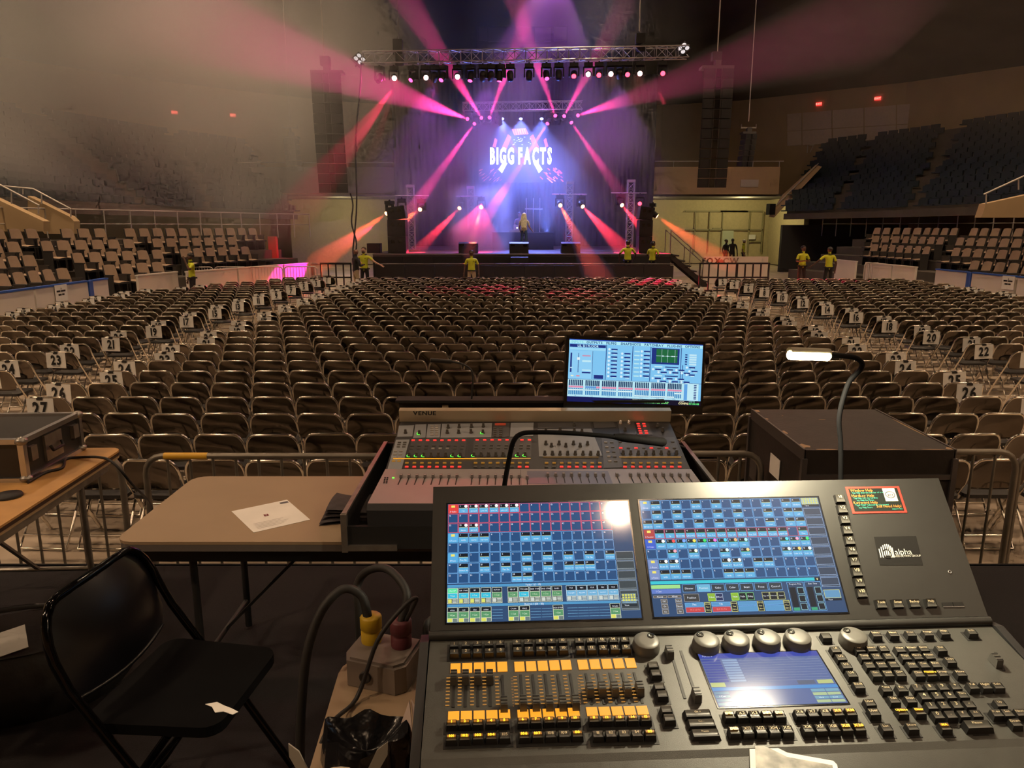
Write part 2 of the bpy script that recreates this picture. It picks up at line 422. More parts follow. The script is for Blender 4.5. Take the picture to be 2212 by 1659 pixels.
# ---- upper bowls: stepped tiers with rows of dark seats too many to count
def upper(name, bot, top, rows=15):
    q = MB(); st = MB(); rnd = random.Random(3)
    def row(f): return [Vector(a).lerp(Vector(c), f) for a, c in zip(bot, top)]
    for k in range(rows):
        r0, r1 = row(k / rows), row((k + 1) / rows)
        for i in range(len(bot) - 1):
            z1 = max(r1[i].z, r1[i + 1].z)
            a, c, a2, c2 = r0[i], r0[i + 1], r1[i], r1[i + 1]
            q.add([a, c, (c.x, c.y, c2.z), (a.x, a.y, a2.z), c2, a2], [(0, 1, 2, 3), (3, 2, 4, 5)])
            L = (c - a).length; nseat = int(L / .55)
            for j in range(nseat):
                fr = (j + .5 + .5 * (k % 2)) / nseat
                if abs(fr - (.5 if i % 2 else .86)) < .045: continue          # stair aisles
                p = a.lerp(c, fr); p2 = a2.lerp(c2, fr); m = p.lerp(p2, .55); zz = lerp(a2.z, c2.z, fr)
                t = (c - a).normalized(); M = frame((m.x, m.y, zz), (t.x, t.y, 0), (-t.y, t.x, 0))
                st.box((0, 0, .30), (.52, .09, .30), 0, M)
                st.box((0, -.2 if (p - p2).xy.dot(Vector((-t.y, t.x))) < 0 else .2, .16), (.50, .34, .06), 0, M)
    struct(q.build(name, M_conc))
    so = st.build(name.replace('upper_stand', 'stadium_seats_upper'), M_darkseat)
    tag(so, 'rows of dark seats filling the upper ' + ('right' if 'right' in name else 'left') + ' bowl', 'seating', kind='stuff')
Bo = [(20.6, 16, 3.0), (20.4, 24, 3.0), (20.0, 30, 3.0), (18.2, 36, 2.95), (15.2, 42.5, 2.9)]
To = [(36.5, 16, 10.0), (36, 24, 9.4), (33, 35.5, 8.6), (24.6, 46.8, 7.9), (20.6, 50.4, 7.6)]
upper('upper_stand_right', Bo, To)
upper('upper_stand_left', [(3.2 - x, y, z) for x, y, z in Bo][::-1], [(3.2 - x, y, z) for x, y, z in To][::-1])
# ---- right far corner: wall panels, exit signs, section number, balcony, corridor
def on_wall(px, py, a, bb):
    a, bb = Vector((*a, 0)), Vector((*bb, 0)); nrm = (bb - a).cross(Vector((0, 0, 1))).normalized()
    d = ray(px, py); o = Vector((0, 0, CAM_H)); t = (a - o).dot(nrm) / d.dot(nrm); return o + d * t, (bb - a).normalized(), nrm
WA, WB = (24.2, 48.2), (16, 55)
p0, tdir, nrm = on_wall(1704, 312, WA, WB); tdir = -tdir
if nrm.dot(Vector((0, 0, 0)) - p0) < 0: nrm = -nrm
win = struct(new('window_1', None))
xs = [1700, 1733, 1798, 1867, 1937, 1976]
for r_ in range(2):
    for i in range(len(xs) - 1):
        xa, xb = xs[i] + 1.2, xs[i + 1] - 1.2
        ya = lambda x: 246 - (x - 1700) * .083; yb = lambda x: 284 - (x - 1700) * .060; yc = lambda x: 316 - (x - 1700) * .052
        tp, bt = (ya, yb) if r_ == 0 else (yb, yc)
        P = [on_wall(x, y, WA, WB)[0] + nrm * .06 for x, y in ((xa, bt(xa) - .8), (xb, bt(xb) - .8), (xb, tp(xb) + .8), (xa, tp(xa) + .8))]
        q = MB(); q.add([*P, *[p - nrm * .06 for p in P]], [(0, 1, 2, 3), (0, 4, 5, 1), (1, 5, 6, 2), (2, 6, 7, 3), (3, 7, 4, 0)]); q.build('pane', M_pane, win)
M_exit = glow('exit_red', (1.0, 0.12, 0.09), 5.0)
def exit_sign(px, py, pos, tx, label):
    M = frame(pos, tx, (0, 0, 1)); o = thing('exit_sign', label, 'exit sign', M)
    q = MB(); q.box((0, 0, -.03), (.36, .22, .06)); q.build('housing', mat('exit_sign_red_face', (.5, .03, .03), .4, emit=(1, .05, .04), estr=1.3), o)
    q = MB(); q.text('EXIT', 0, 0, .15, .006, bold=1); q.build('lettering', M_exit, o)
for px, py, lb in ((1770, 225, 'red lit exit sign above the wall panels, nearer the stage'), (1897, 213, 'red lit exit sign above the wall panels, nearer the upper seats')):
    p = on_wall(px, py, WA, WB)[0] + nrm * .12; exit_sign(px, py, p, tdir, lb)
WC, WD = (-21, 48.2), (-13, 55)
for px, py, lb in ((376, 243, 'red lit exit sign in the haze, farther from the stage'), (502, 249, 'red lit exit sign in the haze, closer to the stage')):
    p, td, nn = on_wall(px, py, WC, WD)
    if nn.dot(-p) < 0: nn = -nn
    if td.x < 0: td = -td
    exit_sign(px, py, p + nn * .1, td, lb)
def digits_on(px, py, a, bb, txt, label):
    p, td, nn = on_wall(px, py, a, bb)
    if nn.dot(-p) < 0: nn = -nn
    if td.x < 0: td = -td
    q = MB(); q.text(txt, 0, 0, .75, 0); o = q.build('section_number', mat('pale_paint', (.6, .55, .45), .7), None, frame(p + nn * .09, td, (0, 0, 1)))
    tag(o, label, 'section number')
digits_on(1752, 321, WA, WB, '17', 'pale section number 17 on the wall below the beige panels')
digits_on(513, 342, WC, WD, '12', 'pale section number 12 on the hazy wall behind the small speaker')
# balcony and corridor on the right
def tanbox(name, p, d, m=M_tan): q = MB(); q.box(p, d); return struct(q.build(name, m))
tanbox('balcony_front_right', (11.6, 45.2, 5.15), (8.2, .35, 1.55))
tanbox('balcony_soffit_right', (12.6, 48.5, 4.33), (10.2, 6.4, .12), M_conc)
tanbox('corridor_wall_right', (13.0, 51.6, 2.2), (10.6, .3, 4.3), M_cream)
tanbox('corridor_return_right', (17.6, 48.5, 2.2), (.3, 6.4, 4.3), M_cream)
q = MB(); q.add([at(1690, 421, 45.0), at(1660, 468, 44.6), at(1672, 470, 44.4), at(1776, 360, 44.4), at(1762, 356, 44.8)] + [at(1690, 421, 45.4), at(1660, 468, 45.0), at(1672, 470, 44.9), at(1776, 360, 44.9), at(1762, 356, 45.2)],
                [(0, 1, 2, 3, 4), (9, 8, 7, 6, 5), (0, 5, 6, 1), (1, 6, 7, 2), (2, 7, 8, 3), (3, 8, 9, 4), (4, 9, 5, 0)]); struct(q.build('wall_stair_parapet', M_tan))
q = MB(); q.tube([(7.6, 45.1, 6.25), (15.9, 45.1, 6.25)], .03, 6); o_ = thing('balcony_rail', 'thin pale rail along the right balcony above the lit corridor', 'railing'); q.build('top_rail', M_rail, o_)
for i in range(6): q = MB(); q.cyl((7.9 + i * 1.55, 45.1, 5.9), (7.9 + i * 1.55, 45.1, 6.25), .025, n=6); q.build('post', M_rail, o_)
q = MB(); q.tube([at(1768, 353, 44.6), at(1665, 455, 44.6)], .03, 6); tag(q.build('stair_handrail', M_rail), 'sloping pale handrail on the tan stair parapet at right', 'handrail')
q = MB(); q.box((13.95, 45.0, 5.0), (1.05, .03, .42)); sg = q.build('sign_plate', mat('pale_sign', (.55, .5, .42), .6)); tag(sg, 'pale blank sign plate on the right balcony front', 'sign')
q = MB(); q.box((0, 0, 0), (.42, .3, .62)); sp = q.build('hung_speaker', M_black, None, T(*at(1665, 452, 44.0)) @ RZ(.4)); tag(sp, 'small black speaker hanging at the corner of the lit corridor', 'speaker')
# door frame in the corridor wall
dr = struct(new('door_1', None)); DY = 51.4
def fr_box(px0, py0, px1, py1, name, m, dy=0.0, th=.08):
    a, c = at(px0, py1, DY - dy), at(px1, py0, DY - dy); q = MB(); q.box(((a.x + c.x) / 2, DY - dy, (a.z + c.z) / 2), (abs(c.x - a.x), th, abs(c.z - a.z))); return q.build(name, m, dr)
M_doorframe = mat('olive_door_frame', (.33, .29, .16), .6); M_doorin = mat('pale_green_doorway', (.55, .6, .45), .7)
fr_box(1556, 455, 1616, 458, 'lintel', M_doorframe, .1); fr_box(1616, 457, 1619, 545, 'jamb', M_doorframe, .1); fr_box(1645, 457, 1648, 545, 'jamb', M_doorframe, .1)
fr_box(1558, 498, 1585, 545, 'opening', M_doorin, .05); fr_box(1540, 492, 1560, 495, 'transom', M_doorframe, .1); fr_box(1618, 520, 1645, 523, 'panel_rail', M_doorframe, .1)
fr_box(1617, 507, 1632, 517, 'notice_board', M_paper, .12)
for x_ in (1500, 1530, 1558): fr_box(x_, 457, x_ + 3, 545, 'jamb', M_doorframe, .1)
fr_box(1480, 495, 1648, 498, 'transom', M_doorframe, .1); fr_box(1480, 455, 1648, 458, 'lintel', M_doorframe, .1)
lamp('POINT', 'corridor_lamp', at(1604, 440, 47.4), 210, (1.0, 0.86, 0.42), shadow_soft_size=.25)
lamp('POINT', 'corridor_lamp', (8.4, 48.0, 3.7), 110, (1.0, 0.82, 0.42), shadow_soft_size=.25)
# the same on the left, seen through haze
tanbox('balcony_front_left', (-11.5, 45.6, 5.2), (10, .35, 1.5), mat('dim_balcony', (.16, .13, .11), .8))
tanbox('corridor_wall_left', (-10.5, 50.6, 2.2), (8.5, .3, 4.3), M_cream)
tanbox('balcony_soffit_left', (-11.5, 48.2, 4.33), (10, 5.5, .12), M_conc)
lamp('POINT', 'corridor_lamp', (-10.6, 47.0, 3.6), 150, (1.0, 0.85, 0.45), shadow_soft_size=.25)
q = MB(); q.tube([(-16.4, 45.4, 6.2), (-6.6, 45.4, 6.2)], .03, 6); tag(q.build('balcony_rail', M_rail), 'thin pale rail of the left balcony seen through haze', 'railing')
# dark service backdrop of the black wall behind the lower right stand
tanbox('wall_service_right', (18.6, 42.4, 1.3), (7.0, .3, 2.6), mat('black_service_wall', (.02, .02, .02), .8))
# left stand: tan stair walls with sloping rails at the frame edge
def stair_wall(label, pts, Y0, Y1, name):
    n_ = len(pts); A = [at(x, y, Y0) for x, y in pts]; X = -1
    B_ = [p + Vector((0, .35, 0)) for p in A]; q = MB()
    q.add([*A, *B_], [tuple(range(n_)), tuple(range(2 * n_ - 1, n_ - 1, -1))] + [(i, n_ + i, n_ + (i + 1) % n_, (i + 1) % n_) for i in range(n_)])
    o = q.build(name, M_tan); struct(o); return o
stair_wall('', [(-60, 500), (94, 500), (94, 478), (-60, 405)], 24.2, 0, 'wall_stair_left')
stair_wall('', [(96, 505), (160, 505), (160, 478), (150, 468), (60, 423), (60, 455)], 25.6, 0, 'wall_stair_left_far')
stair_wall('', [(2120, 470), (2290, 470), (2290, 405), (2130, 440)], 24.0, 0, 'wall_stair_right')
def slope_rail(label, pts, Y, posts):
    o = thing('sloping_handrail', label, 'handrail'); P = [at(x, y, Y) for x, y in pts]
    q = MB(); q.tube(P, .03, 6); q.build('rail', M_rail, o)
    for x, y0, y1 in posts: q = MB(); q.cyl(at(x, y0, Y), at(x, y1, Y), .026, n=6); q.build('post', M_rail, o)
slope_rail('pale handrail sloping down the tan stair wall at the picture edge', [(-40, 378), (85, 444)], 24.1, [(25, 412, 440), (83, 443, 462)])
slope_rail('pale handrail with level top beside the hazy left stairs', [(10, 402), (72, 408), (154, 452)], 25.5, [(50, 406, 420), (90, 418, 440), (153, 452, 468)])
slope_rail('pale handrail rising along the tan wall at the far right', [(2125, 420), (2300, 340)], 23.9, [(2130, 418, 440), (2200, 388, 410)])
# hanging score board, barely seen in the dark above the stage
o_ = thing('scoreboard', 'dark hanging scoreboard high above the stage truss', 'scoreboard')
a, c = at(1030, 205, 44), at(1226, 55, 44); q = MB(); q.box(((a.x + c.x) / 2, 45, (a.z + c.z) / 2), (c.x - a.x, 1.6, c.z - a.z)); q.build('body', mat('scoreboard_body', (.08, .07, .08), .6), o_)
for x0, y0, x1, y1 in ((1055, 90, 1090, 60), (1155, 90, 1190, 60), (1196, 88, 1224, 58), (1035, 88, 1052, 60), (1055, 150, 1110, 96), (1130, 150, 1190, 96)):
    a, c = at(x0, y0, 44.1), at(x1, y1, 44.1); q = MB(); q.box(((a.x + c.x) / 2, 44.12, (a.z + c.z) / 2), (c.x - a.x, .1, c.z - a.z)); q.build('panel', mat('scoreboard_panel', (.16, .14, .17), .5), o_)
# ================================================================== FOLDING CHAIRS AND ROW CARDS
M_chair = mat('bronze_steel_enamel', (0.125, 0.106, 0.088), 0.09, 0.97, noise=0.12, nscale=6)
M_chrome = mat('bright_chair_tube', (0.88, 0.83, 0.75), 0.15, 1.0)
M_vinyl = mat('black_chair_vinyl', (0.010, 0.010, 0.011), 0.38)
def chair_parts(hi):
    n, sg = (8, 5) if hi else (5, 3)
    side = [(.226, .20, .01), (.227, .02, .29), (.229, -.165, .56), (.226, -.20, .635)]
    arc = []
    for i in range(1, sg + 1):
        a = math.pi / 2 * i / (sg + .0); arc.append((.226 - .085 * (1 - math.cos(a)), -.20 - .042 * math.sin(a), .635 + .135 * math.sin(a)))
    half = side + arc
    pts = [(-x, y, z) for x, y, z in half] + [(x, y, z) for x, y, z in half[::-1]]
    q = MB(); q.tube(pts, .0125, n); front = q
    def hw(z):
        if z <= .635: return .218
        s = min(1.0, (z - .635) / .135); return .218 - .085 * (1 - math.sqrt(max(0, 1 - s * s)))
    nu, nv = (12, 6) if hi else (6, 4)
    def pan(u, v):
        z = .50 + .265 * v; w_ = hw(z) - .03 * max(0, (.15 - v) / .15) ** 2
        x = (u - .5) * 2 * w_; k = 1 - (2 * u - 1) ** 2
        yb = lerp(-.165, -.235, (z - .50) / .27)
        return (x, yb - .010 + .050 * k * (.35 + .65 * math.sin(math.pi * min(1, v * .95 + .05))), z + .012 * (1 - k) * (1 - v))
    q = MB(); q.grid(pan, nu, nv, 0, True)
    if hi:                                   # rolled bottom lip of the pressed panel
        q.tube([(p[0], p[1], p[2]) for p in (pan(i / 10, 0) for i in range(11))], .006, 5)
    back = q
    q = MB()
    corner = 4 if hi else 2; poly = []
    for cx_, cy_, a0 in ((.14, .15, 0), (-.14, .15, 90), (-.155, -.12, 180), (.155, -.12, 270)):
        for i in range(corner + 1): a = R(a0 + 90 * i / corner); poly.append((cx_ + .05 * math.cos(a), cy_ + .05 * math.sin(a)))
    q.prism(poly, .425, .455); seat = q
    q = MB(); q.tube([(-.185, .06, .42), (-.19, -.10, .20), (-.192, -.225, .02), (.192, -.225, .02), (.19, -.10, .20), (.185, .06, .42)], .011, n); rear = q
    q = MB(); q.cyl((-.191, -.165, .11), (.191, -.165, .11), .009, n=n); bar = q
    return (('front_frame', front, M_chrome), ('backrest', back, M_chair), ('seat', seat, M_vinyl), ('rear_frame', rear, M_chrome), ('stretcher', bar, M_chrome))
CH_HI = [(nm, q.mesh(nm, m)) for nm, q, m in chair_parts(True)]
lowparts = chair_parts(False)
ROW0, PITCHY, SX = 7.66, .722, .474
def row_y(n): return ROW0 - PITCHY * (n - 27) + .245
def seatx(block, n, i):
    sh = -.237 if n % 2 == 0 else 0
    return {'left': -6.5 - SX * i, 'center': -4.94 + SX * i, 'right': 7.45 + SX * i}[block] + sh
NB = {'left': 10, 'center': 23, 'right': 14}
spots = []
rndc = random.Random(11)
for blk in NB:
    for n_ in range(1 if blk != 'right' else 2, 31):
        for i in range(NB[blk]):
            x, y = seatx(blk, n_, i), row_y(n_)
            if blk == 'left' and y > 22 and x < -10.2 + (y - 22) * .42: continue
            if blk == 'left' and x < -10.95: continue
            pr = proj((x, y, .72))
            if pr[0] < -90 or pr[0] > 2300: continue
            hid = (pr[1] > 925 and 880 < pr[0] < 1490) or (pr[1] > 990 and 1640 < pr[0] < 2060) or (pr[1] > 1030 and pr[0] > 420) or (pr[1] > 960 and pr[0] < 60)
            if hid: continue
            spots.append((y, blk, n_, i, x, pr))
spots.sort(key=lambda s: s[0] ** 2 + s[4] ** 2)
def chairM(x, y, rnd): return T(x + rnd.uniform(-.012, .012), y + rnd.uniform(-.02, .02), 0) @ RZ(rnd.uniform(-.05, .05))
placed = {}
GRP = 'folding chairs set out in rows'
side_txt = {'left': ('left block', 'from its aisle end'), 'center': ('centre block', 'from the left aisle'), 'right': ('right block', 'from its aisle end')}
far = MB(); far_n = 0
fv = [np.array(q.v) for _, q, _ in lowparts]
acc_v, acc_f, acc_m, base = [], [], [], 0
lv = np.concatenate(fv); lf, lm, off = [], [], 0
for k, (_, q, _) in enumerate(lowparts):
    for f, sm in zip(q.f, q.sm): lf.append(tuple(i + off for i in f)); lm.append((0, 1, 2, 0, 0)[k])
    off += len(q.v)
vv, ff, mm = [], [], []
for k, (y, blk, n_, i, x, pr) in enumerate(spots):
    M = chairM(x, y, rndc); placed[(blk, n_, i)] = M
    if k < 300:
        bt, et = side_txt[blk]
        rw = f'row {num(n_)}' if n_ <= 27 else f'{ordinal(n_ - 27)} row behind card twenty-seven'
        o = thing('folding_chair', f'glossy folding chair, {bt}, {rw}, {ordinal(i + 1)} {et}', 'folding chair', M, GRP)
        for nm, me in CH_HI: new(nm, me, o)
    else:
        A = np.array(M); w_ = lv @ A[:3, :3].T + A[:3, 3]; o0 = len(vv) * len(lv)
        vv.append(w_); ff += [tuple(j + o0 for j in f) for f in lf]; mm += lm
me = bpy.data.meshes.new('folding_chairs_far'); me.from_pydata(np.concatenate(vv).tolist(), [], ff)
for m in (M_chrome, M_chair, M_vinyl): me.materials.append(m)
me.polygons.foreach_set('material_index', mm); me.polygons.foreach_set('use_smooth', [True] * len(ff))
fo = new('folding_chairs_far', me); tag(fo, 'hundreds of glossy folding chairs in the rows toward the stage', 'folding chairs', kind='stuff')
# ---- row cards hung on the aisle chairs
q = MB(); q.grid(lambda u, v: ((u - .5) * .285, .004 * math.sin(math.pi * u) , (v - .5) * .222), 4, 2, 0, True); q.grid(lambda u, v: ((u - .5) * .285, .002 + .004 * math.sin(math.pi * u), (v - .5) * .222), 4, 2, 0, True, flip=True)
CARD = q.mesh('paper', M_paper)
q = MB(); q.box((0, 0, .106), (.062, .014, .022)); q.box((0, .006, .120), (.04, .02, .012)); CLIP = q.mesh('clip', M_black)
NUMM = {}
def num_mesh(n):
    if n not in NUMM:
        q = MB(); Mx = RX(math.pi / 2)
        q.text(str(n), 0, .006, .185, .0045, M=Mx, bold=1, sx=.74, track=.12); q.rect(-.055, -.083, .055, -.077, .0045, M=Mx)
        NUMM[n] = q.mesh('number', M_ink)
    return NUMM[n]
def card(blk, n_, i, label, dx):
    M = placed.get((blk, n_, i))
    if M is None: M = T(seatx(blk, n_, i), row_y(n_), 0)
    # back of the chair leans: hang the sheet against it
    Mc = M @ T(dx, -.272, .655) @ RX(-.03) @ RY(rndc.uniform(-.07, .07))
    o = thing('row_number_card', label, 'row card', Mc, 'numbered row cards')
    new('paper', CARD, o); new('number', num_mesh(n_), o); new('clip', CLIP, o)
for n_ in range(1, 26):
    if proj((seatx('left', n_, 0), row_y(n_), .7))[0] > -60: card('left', n_, 0, f'white card numbered {num(n_)} on the left block\'s aisle chair', -.06)
for n_ in range(2, 28):
    if ('center', n_, 0) in placed: card('center', n_, 0, f'white card numbered {num(n_)} at the left end of the centre block', -.06)
    if ('center', n_, 22) in placed: card('center', n_, 22, f'white card numbered {num(n_)} at the right end of the centre block', .05)
    if ('right', n_, 0) in placed: card('right', n_, 0, f'white card numbered {num(n_)} on the right block\'s aisle chair', .03)
for n_ in range(6, 17):
    i = max((k for (bk, m_, k) in placed if bk == 'left' and m_ == n_), default=None)
    if i: card('left', n_, i, f'white card numbered {num(n_)} at the left block\'s outer end', 0)
    i = max((k for (bk, m_, k) in placed if bk == 'right' and m_ == n_), default=None)
    if i: card('right', n_, i, f'white card numbered {num(n_)} at the right block\'s outer end', 0)
# ================================================================== STAGE AND RIG
SY, SZ = 31.0, 1.43
M_deck = mat('black_stage_deck', (0.06, 0.055, 0.06), 0.45, noise=0.2, nscale=2)
M_skirt = mat('black_skirt', (0.010, 0.009, 0.010), 0.8)
M_truss = mat('truss_aluminium', (0.62, 0.62, 0.64), 0.35, 0.9)
M_cab = mat('speaker_cabinet', (0.018, 0.017, 0.018), 0.5, noise=0.15)
M_grille = mat('speaker_grille', (0.028, 0.028, 0.03), 0.45, 0.3, bump=0.3, bscale=200)
st = thing('stage', 'wide black concert stage with dark skirt facing the chairs', 'stage')
for i in range(10):
    q = MB(); q.box((-5.75 + 1.23 * i + .615, 36.9, SZ - .06), (1.222, 11.8, .12)); q.build('deck_panel', M_deck, st)
    q = MB(); q.box((-5.75 + 1.23 * i + .615, SY + .02, (SZ - .12) / 2), (1.222, .04, SZ - .12)); q.build('skirt_panel', M_skirt, st)
q = MB(); q.box((.4, SY - .015, SZ - .03), (12.3, .03, .05)); q.build('edge_trim', mat('stage_edge', (.18, .16, .17), .4), st)
bd = thing('stage_drape', 'tall black drape hanging behind the stage', 'drape')
for i in range(14):
    x = -6.6 + i * 1.04; q = MB()
    q.grid(lambda u, v: (x + u * 1.04, 43.0 + .06 * math.sin(u * 6 * math.pi), v * (SZ + 9.2)), 12, 1, 0, True, flip=False); q.build('drape_panel', mat('black_velour', (.010, .009, .012), .95), bd)
# stage front steps, sub box, wedges
def wedge(px, py, label, w_=.80):
    p = at(px, py, 31.7); M = T(p.x, 31.75, SZ)
    o = thing('stage_monitor', label, 'stage monitor', M, 'stage monitor wedges')
    q = MB(); prof = [(-.28, 0), (.28, 0), (.28, .26), (-.06, .46), (-.28, .40)]
    vs = [(x, y, z) for x in (-w_ / 2, w_ / 2) for y, z in prof]
    q.add(vs, [(0, 1, 2, 3, 4)[::-1], (5, 6, 7, 8, 9), (0, 1, 6, 5)] + [(i, (i + 1) % 5, 5 + (i + 1) % 5, 5 + i) for i in range(1, 5)]); q.build('cabinet', M_cab, o)
    for sx_ in (-.26, .26):
        q = MB(); q.box((sx_, -.285, .33), (.16, .02, .08)); q.build('handle_recess', M_blackgloss, o)
wedge(1012, 541, 'black stage monitor on the stage edge, left of the DJ table'); wedge(1121, 541, 'black stage monitor on the stage edge in front of the standing woman'); wedge(1232, 541, 'black stage monitor on the stage edge beside the red beam')
q = MB(); p = at(1122, 560, 30.7); q.box((p.x, 30.55, SZ - .42), (.72, .7, .60)); q.box((p.x, 30.18, SZ - .42), (.66, .03, .54)); sb_ = q.build('subwoofer', M_cab); tag(sb_, 'black subwoofer box standing before the centre of the stage', 'subwoofer')
q = MB(); q.box((p.x, 30.5, .355), (1.9, .8, .71)); q.box((p.x, 30.12, .685), (1.95, .03, .05), 1); tag(q.build('pit_step', [M_skirt, M_alu]), 'low black step with pale edge under the subwoofer', 'step')
# stage barricade: steel sections
for i in range(10):
    x = -5.25 + 1.145 * i + .57
    o = thing('stage_barricade', f'dark steel barricade section before the stage, {ordinal(i + 1)} from the left', 'barricade', T(x, 28.7, 0), 'stage barricade sections')
    q = MB(); q.box((0, 0, .56), (1.13, .03, 1.02)); q.build('panel', mat('dark_barricade_sheet', (.028, .025, .026), .5, .4), o)
    q = MB(); q.tube([(-.565, 0, 1.12), (.565, 0, 1.12)], .03, 6); q.build('top_rail', mat('barricade_rail', (.10, .09, .09), .4, .6), o)
    q = MB(); q.box((0, .45, .16), (1.13, .5, .32)); q.build('step', M_black, o)
    for sx_ in (-.55, .55): q = MB(); q.bar((sx_, .03, 1.05), (sx_, .75, .03), .04); q.build('brace', M_black, o)
# truss
def truss(name, label, a, bb, w_=.42, bays=14, m=None, parts_only=None):
    a, bb = Vector(a), Vector(bb); d = (bb - a); L = d.length; d.normalize()
    up = Vector((0, 0, 1)) if abs(d.z) < .9 else Vector((0, 1, 0)); s = d.cross(up).normalized(); u = s.cross(d)
    o = parts_only or thing(name, label, 'truss'); h = w_ / 2; m = m or M_truss
    cs = [(1, 1), (-1, 1), (-1, -1), (1, -1)]
    for i, j in cs: q = MB(); q.cyl(a + s * (h * i) + u * (h * j), bb + s * (h * i) + u * (h * j), .025, n=6); q.build('chord', m, o)
    for f in range(4):
        q = MB(); (i0, j0), (i1, j1) = cs[f], cs[(f + 1) % 4]
        for k in range(bays):
            p = a + d * (L * k / bays) + s * (h * i0) + u * (h * j0); r_ = a + d * (L * (k + 1) / bays) + s * (h * i1) + u * (h * j1)
            if k % 2: p, r_ = a + d * (L * k / bays) + s * (h * i1) + u * (h * j1), a + d * (L * (k + 1) / bays) + s * (h * i0) + u * (h * j0)
            q.cyl(p, r_, .014, n=4)
            q.cyl(a + d * (L * k / bays) + s * (h * i0) + u * (h * j0), a + d * (L * k / bays) + s * (h * i1) + u * (h * j1), .014, n=4)
        q.build('lacing', m, o)['kind'] = 'stuff'
    return o
TA, TB = at(785, 126, 31.2), at(1486, 113, 31.2)
truss('front_truss', 'long silver box truss hanging above the stage front', TA, TB, .42, 30)
truss('back_truss', 'faint silver truss above the glowing screen', at(1000, 231, 39.6), at(1258, 228, 39.6), .40, 18)
# hoists and cables up to the roof
def hang_line(px, py, Y, label, name='steel_cable', r=.022, z1=15.5):
    p = at(px, py, Y); q = MB(); q.cyl(p, (p.x, p.y, z1), r, n=6); tag(q.build(name, mat('pale_cable', (.5, .46, .42), .5)), label, 'cable')
hang_line(627, 270, 38, 'pale cable holding the small speaker cluster in the haze'); hang_line(700, 132, 29.5, 'pale cable above the left line array')
hang_line(1549, 128, 29.5, 'pale cable above the right line array'); hang_line(1617, 262, 38, 'pale cable holding the small right speaker cluster'); hang_line(1381, 68, 31.2, 'pale cable above the right end of the front truss')
def hoist(px, py0, py1, Y, label):
    a, c = at(px, py1, Y), at(px, py0, Y); o = thing('chain_hoist', label, 'hoist'); H = c.z - a.z
    q = MB(); q.box((a.x, Y, a.z + H * .62), (.36, .34, H * .5)); q.build('motor', M_black, o)
    q = MB(); q.lathe([(.0, 0), (.17, .02), (.2, H * .34), (.16, H * .42)], 10, M=T(a.x + .04, Y, a.z)); q.build('chain_bag', M_rubber, o)
    q = MB(); q.cyl((a.x, Y, a.z + H * .87), (a.x, Y, a.z + H), .02, n=6); q.build('hook', M_steel, o)
hoist(861, 78, 142, 31.2, 'dark chain hoist above the left part of the front truss'); hoist(1382, 68, 112, 31.2, 'dark chain hoist above the right part of the front truss')
q = MB(); pz = at(861, 78, 31.2); q.cyl(pz, (pz.x, pz.y, 15.5), .012, n=5); tag(q.build('steel_cable', M_steel), 'thin dark cable above the left chain hoist', 'cable')
# line arrays
def line_array(pxt, pyt, pxb, pyb, Y, n, w_, label, hh=None, name='line_array', yaw=0.0, lines=True):
    a, c = at(pxt, pyt, Y), at(pxb, pyb, Y); L = (a - c).length; ch = L / n
    o = thing(name, label, 'speaker array')
    q = MB()
    q.box((a.x, Y + .1, a.z + .06), (w_ * 1.06, .55, .10)); q.box((a.x, Y, a.z + .2), (.22, .3, .2)); q.build('fly_frame', mat('fly_frame', (.06, .055, .055), .5), o)
    if lines: q = MB(); q.box((a.x - .05, Y, a.z + .45), (.34, .3, .30)); q.build('hoist_motor', M_black, o)
    d = (c - a).normalized(); tilt = 0
    for i in range(n):
        p = a + d * (ch * (i + .5)); tl = .02 + .05 * (i / n) ** 1.5 * 6 / 6
        M = T(p.x, p.y + .02 * i * i / n, p.z) @ RZ(yaw) @ RX(tl)
        q = MB(); hx, hz = w_ / 2, ch / 2 * .96
        vs = []
        for yy, sc_ in ((-.28, 1.0), (.28, .72)):
            for zz, k in ((-1, 1), (1, 1)):
                for xx in (-1, 1): vs.append((xx * hx * sc_, yy, zz * hz * (1 if yy < 0 else .82)))
        q.add(vs, [(0, 1, 3, 2), (4, 6, 7, 5), (0, 4, 5, 1), (2, 3, 7, 6), (0, 2, 6, 4), (1, 5, 7, 3)]); cb = q.build('cabinet', M_cab, o, M)
        for s_ in (-1, 1): q = MB(); q.box((s_ * hx * .62, -.288, 0), (hx * .62, .014, hz * 1.8)); q.build('grille', M_grille, cb)
        q = MB(); q.box((0, -.29, 0), (hx * .34, .012, hz * 1.75)); q.box((-hx * .2, -.296, 0), (.02, .016, hz * 1.9), 1); q.box((hx * .2, -.296, 0), (.02, .016, hz * 1.9), 1); q.build('horn', [M_blackgloss, mat('rig_strip', (.10, .09, .09), .35, .6)], cb)
    return o
line_array(707, 160, 722, 416, 29.5, 12, 1.12, 'tall black line array hanging left of the stage'); line_array(1549, 150, 1536, 405, 29.5, 12, 1.12, 'tall black line array hanging right of the stage')
line_array(630, 300, 638, 370, 38, 6, .62, 'small black speaker cluster hanging in the left haze', yaw=-.3, lines=False, name='speaker_cluster')
line_array(1617, 290, 1607, 360, 38, 6, .62, 'small black speaker cluster hanging before the right wall', yaw=.3, lines=False, name='speaker_cluster')
